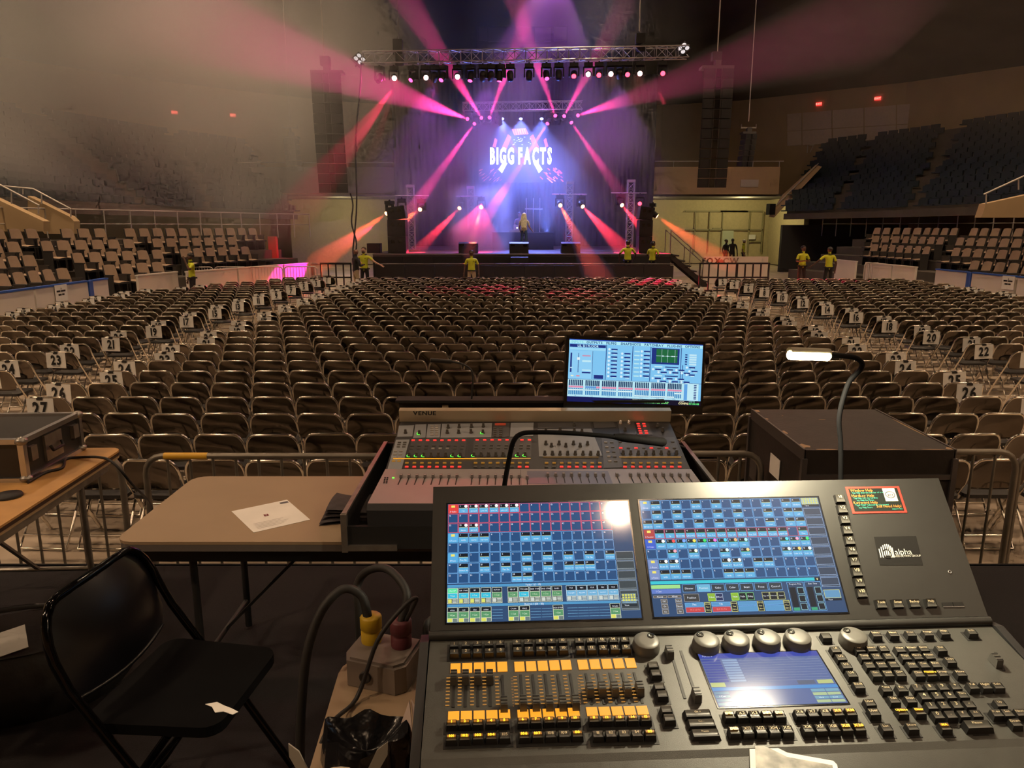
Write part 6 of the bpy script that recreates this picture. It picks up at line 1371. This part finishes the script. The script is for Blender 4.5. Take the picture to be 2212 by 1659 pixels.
for (a, bb), st_ in ((((735, 360), (1082, 357)), .6), (((1155, 352), (1482, 350)), .14), (((1605, 352), (1968, 350)), .3)):
    A, B_ = V1(*a), V1(*bb); q = MB(); q.box(((A[0] + B_[0]) / 2, (A[1] + B_[1]) / 2, .003), (B_[0] - A[0], .0068, .0016)); q.build('name_strip', glow('strip_%d' % (st_ * 100), (1, .5, .12), st_), ac, AP(UPF))
A, B_ = V1(872, 158), V1(935, 157); q = MB(); q.box(((A[0] + B_[0]) / 2, (A[1] + B_[1]) / 2, .003), (B_[0] - A[0], .02, .002)); q.build('readout', glow('red_readout', (1, .08, .02), .25), ac, AP(UPF))
q = MB(); q.box((0, 0, .006), (.012, .022, .012), taper=(.85, .8)); q.box((0, 0, .0123), (.009, .002, .0008), 1); VF = q.mesh('fader_cap', [mat('fader_grey', (.14, .12, .12), .4), M_paper]); q = MB(); q.box((0, 0, 0), (.004, .105, .0012)); VS = q.mesh('fader_slot', M_keyside)
fxs = [318 + 47.1 * i for i in range(8)] + [737 + 46.3 * i for i in range(8)] + [1183 + 47 * i for i in range(8)] + [1592] + [1672 + 48.3 * i for i in range(8)]
for i, x_ in enumerate(fxs):
    x, y = V0(x_, 474 - (i > 15) * 8); new('fader_slot', VS, ac, AP(FB @ T(x, y - .032, .0042))); new('fader_cap', VF, ac, AP(FB @ T(x, y + .004 - (.018 if i == 15 else 0), .0045)))
for i in range(4):
    for x_ in (222, 236): x, y = V0(x_ + 2 - i * 2, 476 + i * 10); q = MB(); q.box((x, y, .005), (.006, .008, .003)); q.build('button', M_keyside, ac, AP(FB))
x, y = V0(272, 476); q = MB(); q.box((x, y, .005), (.008, .006, .003)); q.build('indicator', glow('green_led', (.10, 1.0, .05), 2.5), ac, AP(FB))
# case tray round the console
tr = thing('case_tray', 'black flight case tray with metal rim holding the sound console', 'flight case', T(-.63, 2.585, AT_Z + .001))
for nm, c_, d in (('wall_panel', (.006, .47, .07), (.012, .94, .14)), ('wall_panel', (1.474, .47, .07), (.012, .94, .14)), ('wall_panel', (.74, .936, .07), (1.46, .012, .14)), ('wall_panel', (.74, .004, .05), (1.46, .008, .09)), ('floor_panel', (.74, .47, .004), (1.46, .92, .008))): q = MB(); q.box(c_, d); q.build(nm, M_black, tr)
for x in (.006, 1.474): q = MB(); q.box((x, .47, .142), (.018, .94, .01)); q.build('edge_profile', M_steel, tr); q = MB(); q.box((x, .0, .07), (.022, .022, .15)); q.build('corner_profile', M_steel, tr)
for x in (.1, 1.38): q = MB(); q.box((x, -.004, .012), (.2, .012, .022)); q.build('edge_profile', M_steel, tr)
bz = at(1000, 860, 3.66).z
q = MB(); q.box((.09, 3.66, (AT_Z + bz) / 2), (1.32, .06, bz - AT_Z)); q.box((.09, 3.63, bz), (1.34, .10, .012), 1); cl_ = q.build('upright_case', [M_black, mat('matt_case_top', (.015, .014, .014), .9)]); tag(cl_, 'upright black case panel standing behind the sound console', 'case')
q = MB(); p = at(962, 884, 3.6); q.box(tuple(p), (.03, .012, .045)); tag(q.build('metal_tab', M_vbar, None), 'small pale metal tab on the case lid behind the console', 'tab')
# ---- monitor -----------------------------------------------------------------
BLm, BRm, TLm = at(1217, 885, 3.56), at(1517, 896, 3.62), at(1219, 724, 3.63)
FM = frame(BLm, BRm - BLm, TLm - BLm); WM, HM_ = (BRm - BLm).length, (TLm - BLm).length
mo = thing('computer_monitor', 'black computer monitor showing a blue mixing screen', 'monitor', FM)
q = MB(); q.box((WM / 2, HM_ / 2, -.02), (WM, HM_, .04)); q.build('housing', M_blackgloss, mo)
q = MB(); q.text('av', WM * .46, HM_ * .035, .014, .001); q.build('maker_mark', mat('dim_mark', (.12, .12, .12), .5), mo)
neck = FM @ Vector((WM / 2, 0, -.03)); q = MB(); q.box((WM / 2, -.06, -.035), (.10, .16, .02)); q.build('neck', M_black, mo)
q = MB(); q.box((WM / 2, HM_ * .33 - HM_ * .5, -.05), (.26, .02, .16)); q.build('foot', M_black, mo)
class Scr2(Scr): pass
S = Scr2((WM * .022, HM_ * .115, WM * .982, HM_ * .955)); LB, MBl, NV = (.22, .58, .92), (.10, .36, .80), (.01, .03, .22)
S.box(0, 0, 1, 1, LB, 1); S.box(0, 0, 1, .015, (.02, .08, .5), 2); S.box(0, .015, 1, .065, (.45, .85, .95), 2)
for i, (t_, u) in enumerate((('INPUTS', .06), ('OUTPUTS', .185), ('FILING', .31), ('SNAPSHOTS', .455), ('PATCHBAY', .63), ('PLUG-INS', .785), ('OPTIONS', .92))): S.txt(t_, u, .042, S.H * .052, (.02, .10, .30) if i else (.25, .7, .8), align='C', bold=1)
S.box(.005, .08, .27, .125, NV, 3); S.txt('LIL DJ FLOOR', .14, .103, S.H * .05, (.5, .8, 1), bold=1); S.box(.005, .135, .27, .17, (.35, .72, .95), 3)
for u in (.273, .470, .605, .835): S.box(u, .07, u + .005, .63, NV, 3)
S.box(.005, .18, .178, .625, (.28, .64, .95), 2); S.box(.175, .18, .178, .625, NV, 3); S.box(.012, .22, .024, .53, NV, 3); S.box(.070, .22, .074, .53, NV, 3); S.box(.062, .29, .082, .33, (.8, .9, .95), 4)
def kn(u, v, on=True): S.q.lathe([(0, 0), (.0062, 0)], 8, 0, T(S.x0 + S.W * u, S.y1 - S.H * v, .0011 + 5 * .00008)); S.q.col[-8:] = [(.70, .88, 1.0)] * 8; S.box(u + .016, v - .012, u + .062, v + .010, NV, 4); S.box(u + .03, v + .014, u + .058, v + .024, (.6, .85, .95), 4)
for k in range(7):
    kn(.297, .20 + .062 * k); kn(.394, .20 + .062 * k)
kn(.297, .14)
for k in range(7): kn(.575, .14 + .068 * k) if False else kn(.54, .15 + .066 * k); S.box(.485, .145 + .066 * k, .525, .165 + .066 * k, (.5, .82, .9), 4)
for r_ in range(2):
    for c_ in range(3): kn(.63 + c_ * .088, .43 + r_ * .145); kn(.672 + c_ * .088, .475 + r_ * .145)
    S.box(.72, .38 + r_ * .145, .82, .394 + r_ * .145, NV, 4); S.box(.64, .375 + r_ * .145, .70, .395 + r_ * .145, (.55, .85, .95), 4)
S.box(.615, .085, .825, .345, NV, 3); S.box(.65, .10, .81, .315, (.01, .14, .05), 4)
for u in (.69, .735, .79): S.box(u, .10, u + .002, .315, (.6, .75, .85), 5)
S.box(.65, .208, .81, .213, (.6, .8, .9), 6)
for u in (.70, .735, .77, .785): S.box(u - .006, .202, u + .006, .220, (.7, .9, 1), 7)
for k in range(5): S.box(.868, .165 + .038 * k, .885, .185 + .038 * k, NV, 4); S.box(.90, .162 + .038 * k, .955, .19 + .038 * k, (.55, .82, .95), 4)
S.box(.85, .345, .855, .63, NV, 3); kn(.885, .38); kn(.905, .44); kn(.885, .50)
S.box(.013, .45 , .03, .465, (.6, .85, .95), 4); S.box(.02, .575, .04, .595, (.85, .9, .7), 4); S.box(.06, .575, .085, .595, (.8, .25, .3), 4)
S.box(.19, .56, .26, .62, NV, 3); S.box(.10, .25, .16, .27, (.6, .3, .45), 3); S.box(.10, .33, .165, .36, (.55, .85, .95), 3); S.box(.10, .48, .165, .50, (.55, .85, .95), 3); S.box(.10, .52, .165, .54, NV, 3)
S.box(0, .635, 1, .64, NV, 3); S.box(0, .64, .98, .915, (.50, .82, .93), 2)
for g in range(7):
    u0 = .008 + g * .123
    for k in range(8):
        u = u0 + k * .0135; S.box(u, .65, u + .0095, .74, (.01, .04, .12), 4); S.box(u, .745, u + .0125, .775, (.80, .25, .42) if g != 1 or k > 5 else (.1, .3, .7), 4); S.box(u, .78, u + .0095, .885, (.05, .25, .55), 4)
        vv_ = .80 if g < 4 or (g == 6 and k > 3) else .86; S.box(u, vv_, u + .011, vv_ + .018, (.8, .95, .95), 5)
    S.txt('%d-%d' % (g * 8 + 1, g * 8 + 8), u0 + .05, .90, S.H * .022, (.05, .2, .4))
S.box(.87, .65, .895, .91, (.12, .38, .80), 4); S.box(.90, .64, .98, .91, (.55, .85, .95), 4)
for k in range(9): S.box(.945, .66 + k * .027, .965, .675 + k * .027, NV, 5)
S.box(0, .918, 1, 1, (.005, .01, .10), 3); S.box(.478, .918, 1, 1, (.003, .004, .02), 4)
S.txt('SNAPSHOT', .485, .932, S.H * .030, (.7, .8, .8), align='L'); S.txt('002 GOTTI BIGGIE', .575, .932, S.H * .028, (.9, .15, .15), align='L'); S.txt('001 GOTTI STARTER SNAP', .485, .966, S.H * .044, (.25, .95, .25), align='L', bold=1); S.txt('MODE', .84, .932, S.H * .030, (.8, .8, .7), align='L'); S.txt('CONFIG', .832, .966, S.H * .042, (.95, .85, .45), align='L', bold=1); S.txt('TIME PM', .91, .932, S.H * .028, (.4, .85, .85), align='L'); S.txt('07:00:48', .912, .966, S.H * .040, (.15, .95, .25), align='L', bold=1)
S.q.build('screen_picture', display_mat('monitor_display', .95, .15), mo)
# ---- goosenecks ----------------------------------------------------------------
def spline(P, sub=6):
    P = [Vector(p) for p in P]; out = []
    for i in range(len(P) - 1):
        p0, p1, p2, p3 = P[max(i - 1, 0)], P[i], P[i + 1], P[min(i + 2, len(P) - 1)]
        for k in range(sub): t = k / sub; out.append(.5 * ((2 * p1) + (-p0 + p2) * t + (2 * p0 - 5 * p1 + 4 * p2 - p3) * t * t + (-p0 + 3 * p1 - 3 * p2 + p3) * t ** 3))
    return out + [P[-1]]
M_neck = mat('black_gooseneck', (.0025, .0025, .003), .75, spec=.12)
gl = thing('gooseneck_lamp', 'lit gooseneck desk lamp shining warm light over the lighting console', 'lamp')
LH0, LH1 = at(1790, 767, 1.47), at(1704, 764, 1.44)
q = MB(); q.tube(spline([at(1816, 1056, 1.535), at(1816, 960, 1.535), at(1813, 900, 1.53), at(1832, 830, 1.52), at(1857, 800, 1.51), at(1862, 785, 1.50), at(1848, 773, 1.49), at(1820, 769, 1.48), LH0]), .0055, 8); q.build('gooseneck', M_neck, gl)
q = MB(); q.cyl(at(1816, 1075, 1.535), at(1816, 1045, 1.535), .011, n=10); q.build('connector', M_black, gl)
dl = (LH1 - LH0); q = MB(); q.tube([LH0 + Vector((0, 0, .004)), LH1 + Vector((0, 0, .004))], .0095, 10); q.build('lamp_hood', mat('lamp_hood', (.25, .22, .15), .4), gl)
q = MB(); q.tube([LH0 + Vector((0, -.004, -.001)), LH0 + dl * .05 + Vector((0, -.004, -.002)), LH1 + Vector((0, -.004, -.002))], [.006, .0095, .009], 10); q.build('led_tube', glow('desk_lamp_led', (1.0, .86, .50), 42), gl)
ml = (LH0 + LH1) / 2; lo = lamp('AREA', 'desk_lamp_light', ml + Vector((0, -.004, -.013)), 11.0, (1.0, .86, .58), shape='RECTANGLE', size=.085, size_y=.014, spread=R(150))
gd = thing('gooseneck_lamp', 'unlit black gooseneck lamp bent across the sound console', 'lamp')
q = MB(); q.tube(spline([at(1088, 1075, 1.49), at(1091, 1040, 1.49), at(1102, 980, 1.50), at(1110, 952, 1.50), at(1124, 938, 1.51), at(1150, 934, 1.52), at(1220, 935, 1.54), at(1290, 940, 1.56), at(1330, 944, 1.57)]), .0052, 8); q.build('gooseneck', M_neck, gd)
q = MB(); q.tube([at(1326, 943, 1.57), at(1345, 945, 1.575), at(1432, 955, 1.60), at(1436, 956, 1.602)], [.006, .0095, .0105, .008], 10); q.build('lamp_hood', M_neck, gd)
q = MB(); q.cyl(at(1087, 1085, 1.49), at(1088, 1068, 1.49), .009, n=8); q.build('connector', M_black, gd)
gt = thing('gooseneck_lamp', 'thin unlit gooseneck lamp rising behind the sound console', 'lamp')
q = MB(); q.tube(spline([at(1017, 884, 3.62), at(1020, 840, 3.62), at(1021, 810, 3.62), at(1014, 795, 3.62), at(995, 785, 3.62), at(972, 781, 3.62)]), .005, 6); q.build('gooseneck', M_rubber, gt); q = MB(); q.tube([at(975, 781, 3.62), at(930, 778, 3.60)], .011, 8); q.build('lamp_hood', M_black, gt)
# ---- big road case ---------------------------------------------------------------
rc = thing('road_case', 'large worn black road case with peeling edges behind the console', 'road case', T(2.10, 4.53, 0)); HR = 1.30
M_rc = mat('worn_black_ply', (.016, .012, .011), .6, noise=.35, nscale=7, bump=.15, bscale=40); M_bare = mat('bare_wood', (.40, .27, .16), .8); M_rcedge = mat('worn_steel_edge', (.12, .11, .11), .4, .6)
q = MB(); q.box((0, 0, .14 + (HR - .14) / 2), (.86, .96, HR - .14)); q.build('shell', M_rc, rc)
for x in (-.43, .43):
    for y in (-.48, .48): q = MB(); q.box((x, y, .70), (.03, .03, 1.10)); q.build('edge_profile', M_rcedge, rc); q = MB(); q.lathe([(.045, 0), (.045, .03)], 12, M=T(x * .82, y * .82, .06) @ RY(math.pi / 2)); q.lathe([(0, 0), (.045, 0)], 12, M=T(x * .82, y * .82, .06) @ RY(math.pi / 2)); q.box((x * .82, y * .82, .115), (.07, .07, .05)); q.build('caster', M_rubber, rc)
for y in (-.48, .48): q = MB(); q.box((0, y, HR - .16), (.86, .02, .03)); q.build('band', M_rcedge, rc)
for x in (-.43, .43): q = MB(); q.box((x, 0, HR - .03), (.012, .96, .07)); q.build('band', M_rcedge, rc)
for k, (x, y, sx_, sy_) in enumerate(((-.41, .43, .05, .07), (-.415, .22, .03, .05), (-.41, -.10, .03, .09), (-.40, -.40, .06, .10), (-.30, -.468, .14, .02), (.05, -.47, .20, .014), (.30, -.468, .16, .016), (.41, -.45, .05, .06), (.418, .0, .018, .5), (-.28, .30, .012, .012), (-.05, .2, .05, .006))):
    q = MB(); pts = [(x + sx_ / 2 * rd.uniform(.6, 1.1) * math.cos(a), y + sy_ / 2 * rd.uniform(.5, 1.1) * math.sin(a)) for a in np.linspace(0, 5.6, 8)]; q.prism(pts, HR - .002, HR + .0012); q.build('worn_patch', M_bare, rc)
for z0 in (1.06, .78): q = MB(); q.box((-.436, -.05, z0), (.004, .17, .13)); q.build('white_label', M_paper, rc)
q = MB(); q.box((-.437, .33, .92), (.012, .14, .16)); q.build('recessed_handle', M_rcedge, rc)
# ---- barriers before the first row ----------------------------------------------------
M_rk = mat('dull_barrier_steel', (.20, .18, .15), .45, .6, noise=.15)
bike_rack(T(-1.12, 4.57, 0), 2.50, 'steel crowd barrier with yellow tape behind the beige table', M_rk, 16, 1.1, tape=(-1.12, -.84)); bike_rack(T(-3.78, 4.57, 0), 2.5, 'steel crowd barrier behind the wooden table', M_rk, 16, 1.1); bike_rack(T(.92, 4.62, 0), 1.42, 'steel crowd barrier between sound console and road case', M_rk, 9, 1.1); bike_rack(T(2.96, 4.66, 0), .72, 'steel crowd barrier right of the road case', M_rk, 4, 1.1); bike_rack(T(4.62, 4.70, 0), 2.5, 'steel crowd barrier at the far right behind the console', M_rk, 16, 1.1)
# ---- dark chair and things at the lower left -------------------------------------------
M_bch = mat('black_chair_enamel', (.004, .004, .006), .30, 0.0); M_bt = mat('black_tube_gloss', (.02, .02, .022), .10, .9)
oc = thing('folding_chair', 'black folding chair standing in the dark beside the beige table', 'folding chair', T(-1.05, 2.12, RISER) @ RZ(-math.pi / 2 - .12) @ Matrix.Scale(1.12, 4))
for nm, qq, m_ in chair_parts(True): qq.build(nm, {'front_frame': M_bt, 'backrest': M_bch, 'seat': mat('black_seat_cloth', (.004, .004, .005), .9, spec=.1), 'rear_frame': M_bt, 'stretcher': M_bt}[nm], oc)
q = MB(); pts = [(0, 0), (.02, .015), (.05, .02), (.055, .04), (.08, .06), (.075, .075), (.05, .06), (.03, .045), (.005, .03)]; q.prism(pts, 0, .0015); q.build('torn_label', M_paper, oc, T(.10, .12, .4565) @ RZ(.6))
bg = thing('equipment_bag', 'black equipment bag with a pale tag on the platform', 'bag', T(-2.02, 2.75, RISER) @ RZ(.35))
q = MB(); q.grid(lambda u, v: (.42 * math.cos(2 * math.pi * u) * (1 - .25 * abs(math.sin(4 * math.pi * u)) * .3) * math.sin(math.pi * (.15 + .7 * v)) ** .3, .24 * math.sin(2 * math.pi * u) * math.sin(math.pi * (.15 + .7 * v)) ** .3, .30 * v + .01 * math.sin(12 * u)), 24, 8, flip=False); q.grid(lambda u, v: (.36 * v * math.cos(2 * math.pi * u), .2 * v * math.sin(2 * math.pi * u), .30 + .03 * (1 - v)), 24, 3); q.build('body', M_rubber, bg)
q = MB(); q.tube(spline([(-.2, -.05, .30), (-.15, -.05, .42), (.15, -.05, .42), (.2, -.05, .30)]), .012, 6); q.build('handle', M_rubber, bg); q = MB(); q.box((0, 0, 0), (.17, .11, .003)); q.build('tag', M_paper, bg, T(-.02, -.14, .335) @ RX(.5) @ RZ(.25))
# ---- power box, connectors, bag, cup, paper on the lighting table -------------------------
TZ = TABLE2_Z
pw_ = thing('power_box', 'grey metal power box with sockets on the table left of the console', 'power box', T(-.300, 1.545, TZ + .001) @ RZ(-.25))
q = MB(); poly_ = [(-.075, -.03), (-.06, -.06), (.06, -.07), (.08, -.05), (.08, .06), (-.075, .06)]; q.prism(poly_, 0, .062); q.prism([(x * .9, y * .9) for x, y in poly_], .062, .068); q.build('housing', mat('cast_grey', (.20, .17, .15), .5, .3, noise=.15), pw_)
q = MB(); q.lathe([(.014, 0), (.014, .004), (.011, .004), (0, .001)], 12, M=T(-.012, -.0665, .032) @ RX(math.pi / 2)); q.build('socket', M_black, pw_)
for x, y, m_, nm in ((-.035, .02, mat('yellow_plug', (.50, .33, .015), .45), 'yellow_connector'), (.04, .02, mat('dark_red_plug', (.10, .02, .03), .5), 'red_connector')): q = MB(); q.lathe([(.024, 0), (.024, .028), (.021, .030), (.025, .034), (.025, .062), (.021, .066), (0, .066)], 14, M=T(x, y, .068)); q.build(nm, m_, pw_)
zt_ = TZ + .01; B0 = Vector((-.335, 1.57, TZ + .13)); B1 = Vector((-.255, 1.55, TZ + .13))
cable([B0, B0 + Vector((-.015, .01, .05)), B0 + Vector((-.06, .01, .065)), B0 + Vector((-.11, -.02, .01)), B0 + Vector((-.14, -.06, -.12)), B0 + Vector((-.15, -.10, -.4)), Vector((-.46, 1.42, .70))], .011, 'thick black cable arching out of the yellow plug', n=8)
cable([B1, B1 + Vector((.01, .03, .06)), B1 + Vector((-.05, .09, .09)), B1 + Vector((-.12, .12, .04)), B1 + Vector((-.12, .10, -.10)), Vector((-.40, 1.70, .75))], .010, 'thick black cable looping behind the yellow plug', n=8)
cable([B1 + Vector((.01, .0, .0)), B1 + Vector((.04, -.02, .07)), B1 + Vector((.01, -.05, .06)), B1 + Vector((-.04, -.08, .0)), Vector((-.34, 1.44, zt_)), Vector((-.38, 1.32, zt_)), Vector((-.43, 1.28, TZ - .2)), Vector((-.45, 1.28, .68))], .005, 'thin black cable running over the table edge', n=6)
cable([Vector((-.18, 1.52, zt_ + .01)), Vector((-.20, 1.60, zt_ + .09)), Vector((-.12, 1.66, zt_ + .06)), Vector((-.05, 1.60, zt_ + .01))], .009, 'short black cable leading behind the console', n=6)
bgx = atz(795, 1600, TZ + .05); q = MB(); rnb = random.Random(4)
def bagf(u, v):
    a = 2 * math.pi * u; r_ = (.085 + .012 * math.sin(3 * a) + .006 * math.sin(7 * a + 2)) * (1.0 - .15 * v); return (r_ * math.cos(a) * 1.05, r_ * math.sin(a) * .85, .085 * v + .008 * math.sin(5 * a) * v)
q.grid(bagf, 36, 6); q.grid(lambda u, v: (bagf(u, 1)[0] * (1 - v), bagf(u, 1)[1] * (1 - v), bagf(u, 1)[2] - .05 * math.sin(v * math.pi / 2)), 36, 5)
tag(q.build('black_plastic_bag', mat('black_plastic', (.010, .010, .012), .22, bump=.4, bscale=40), None, T(bgx.x, bgx.y - .02, TZ + .001)), 'crumpled black plastic bag on the table beside the console', 'bag')
fp = thing('folded_paper', 'folded pinkish paper standing between bag and console', 'paper'); zf = TZ + .003
A = [atz(884, 1513, TZ + .13), atz(842, 1630, TZ + .01), atz(900, 1680, TZ + .01), atz(918, 1600, TZ + .04), atz(905, 1540, TZ + .11)]
q = MB(); q.add([A[0], A[1], A[2], A[0] + Vector((.004, .004, -.001)), A[2] + Vector((.004, .004, .002)), A[3], A[4]], [(0, 1, 2), (3, 4, 5, 6)]); q.build('sheet', mat('pinkish_paper', (.62, .50, .45), .8), fp); sm = fp.children[0].modifiers.new('thick', 'SOLIDIFY'); sm.thickness = .0012
cu = thing('paper_cup', 'white rimmed paper cup holding two grey plastic handles', 'cup', T(-.297, 1.075, TZ + .001)); q = MB(); q.lathe([(0, .003), (.032, .003), (.032, 0), (.042, .095), (.0445, .097), (.0445, .101), (.0415, .101), (.0405, .096), (.031, .006), (0, .006)], 20); q.build('cup', mat('cup_white', (.8, .74, .62), .5), cu)
for sx_, rt in ((-1, .55), (1, -.5)):
    q = MB(); q.add([(-.006, 0, 0), (.006, 0, 0), (.010, 0, .12), (.0, .0, .14), (-.010, 0, .12), (-.006, .002, 0), (.006, .002, 0), (.010, .003, .12), (.0, .003, .14), (-.010, .003, .12)], [(0, 1, 2, 3, 4), (9, 8, 7, 6, 5), (0, 5, 6, 1), (1, 6, 7, 2), (2, 7, 8, 3), (3, 8, 9, 4), (4, 9, 5, 0)]); q.build('plastic_handle', mat('grey_plastic', (.30, .28, .24), .35), cu, T(sx_ * .018, .01, .03) @ RY(-rt if sx_ > 0 else -rt) @ RX(-.25))
ps = thing('laminated_pass', 'white rimmed laminated pass with a grey picture on the console palm rest', 'pass')
def PS(x, y, z=.001): a = onplane(x, y, FS @ T(0, 0, -.001)); return (a[0], a[1], z)
pts = [(1622, 1700), (1619, 1616), (1626, 1606), (1650, 1604), (1672, 1612), (1700, 1626), (1772, 1639), (1800, 1644), (1808, 1652), (1818, 1700)]
P = [PS(*p) for p in pts]; q = MB(); q.prism([(x, y) for x, y, z in P][::-1], 0, .002); q.build('white_rim', M_paper, ps, FS @ T(0, 0, -.0025))
pts2 = [(1634, 1700), (1631, 1612), (1650, 1612), (1668, 1620), (1700, 1636), (1798, 1654), (1806, 1700)]
P = [PS(*p) for p in pts2]; q = MB(); q.prism([(x, y) for x, y, z in P][::-1], .0021, .0026); q.build('grey_picture', mat('grey_photo_print', (.22, .21, .19), .5, noise=.7, nscale=45), ps, FS @ T(0, 0, -.0025))
cable([Vector((.76, 3.46, AT_Z + .16)), Vector((.87, 3.40, AT_Z + .12)), Vector((.93, 3.3, AT_Z - .05)), Vector((.98, 3.12, AT_Z - .02)), Vector((1.06, 3.06, AT_Z - .2)), Vector((.98, 3.0, AT_Z - .3)), Vector((.92, 3.06, AT_Z - .2)), Vector((1.0, 3.1, AT_Z - .1)), Vector((1.05, 3.0, AT_Z - .4)), Vector((1.02, 2.95, .65))], .006, 'black cable hanging in loops right of the sound console')
# ================================================================== HAZE AND SMOKE
def smoke(name, lo, hi, dens, scale, label, thr=(.35, .75), grad=None, col=(1, 1, 1), seed=0.0, step=1.0):
    """drifting smoke: noise-shaped scattering inside a box"""
    m = bpy.data.materials.new(name); m.use_nodes = True; nt = m.node_tree; nt.nodes.remove(nt.nodes['Principled BSDF']); N = nt.nodes.new; L = nt.links.new
    tc = N('ShaderNodeTexCoord'); no = N('ShaderNodeTexNoise'); no.inputs['Scale'].default_value = scale; no.inputs['Detail'].default_value = 1.0; no.noise_dimensions = '3D'
    mp = N('ShaderNodeMapping'); mp.inputs['Location'].default_value = (seed, seed * .7, seed * 1.3); L(tc.outputs['Object'], mp.inputs['Vector']); L(mp.outputs['Vector'], no.inputs['Vector'])
    mr = N('ShaderNodeMapRange'); mr.interpolation_type = 'SMOOTHSTEP'; mr.inputs['From Min'].default_value = thr[0]; mr.inputs['From Max'].default_value = thr[1]; mr.inputs['To Max'].default_value = dens; L(no.outputs['Fac'], mr.inputs['Value'])
    # fade toward the box walls so that the cloud has no edges
    g = N('ShaderNodeVectorMath'); g.operation = 'ABSOLUTE'; gen = N('ShaderNodeVectorMath'); gen.operation = 'MULTIPLY_ADD'; gen.inputs[1].default_value = (2, 2, 2); gen.inputs[2].default_value = (-1, -1, -1)
    L(tc.outputs['Generated'], gen.inputs[0]); L(gen.outputs['Vector'], g.inputs[0]); sx = N('ShaderNodeSeparateXYZ'); L(g.outputs['Vector'], sx.inputs[0])
    prod = mr.outputs['Result']
    for ax in range(3):
        f = N('ShaderNodeMapRange'); f.interpolation_type = 'SMOOTHSTEP'; f.inputs['From Min'].default_value = 1.0; f.inputs['From Max'].default_value = .55; f.inputs['To Min'].default_value = 0; f.inputs['To Max'].default_value = 1; L(sx.outputs[ax], f.inputs['Value'])
        mu = N('ShaderNodeMath'); mu.operation = 'MULTIPLY'; L(prod, mu.inputs[0]); L(f.outputs['Result'], mu.inputs[1]); prod = mu.outputs[0]
    v = N('ShaderNodeVolumeScatter'); v.inputs['Color'].default_value = (*col, 1); v.inputs['Anisotropy'].default_value = .1; L(prod, v.inputs['Density']); L(v.outputs[0], nt.nodes['Material Output'].inputs['Volume'])
    q = MB(); c = [(a + b_) / 2 for a, b_ in zip(lo, hi)]; d = [b_ - a for a, b_ in zip(lo, hi)]; q.box((0, 0, 0), d); o = q.build(name, m, None, T(*c)); tag(o, label, 'smoke', kind='stuff'); return o
smoke('stage_smoke', (-8.5, 32.0, 0.5), (9.0, 42.8, 16.0), .13, .28, 'blue and pink lit smoke drifting over the stage', (.22, .80), seed=3.1)
smoke('smoke_puff', (-3.2, 33.5, .9), (.2, 38.2, 4.6), .9, .75, 'thick pink smoke puff left of the DJ table', (.25, .8), seed=6.0)
smoke('hall_smoke_left', (-30, 17, 1.2), (-2.0, 46, 14.6), .095, .15, 'brown smoke drifting through the left side of the hall', (.37, .68), seed=1.7)
q = MB(); q.box((0, 0, 0), (16, 20, 5.4)); tag(q.build('hall_haze', haze_vol('thin_hall_haze', (1, .85, .75), .004), None, T(17.2, 30, 8.2)), 'thin haze under the roof at the right, tinted toward red light', 'haze', kind='stuff')  # smoke is white; the reddish light is put into its scatter colour
cy.volume_step_rate = 3.0; cy.volume_preview_step_rate = 3.0; cy.volume_max_steps = 64
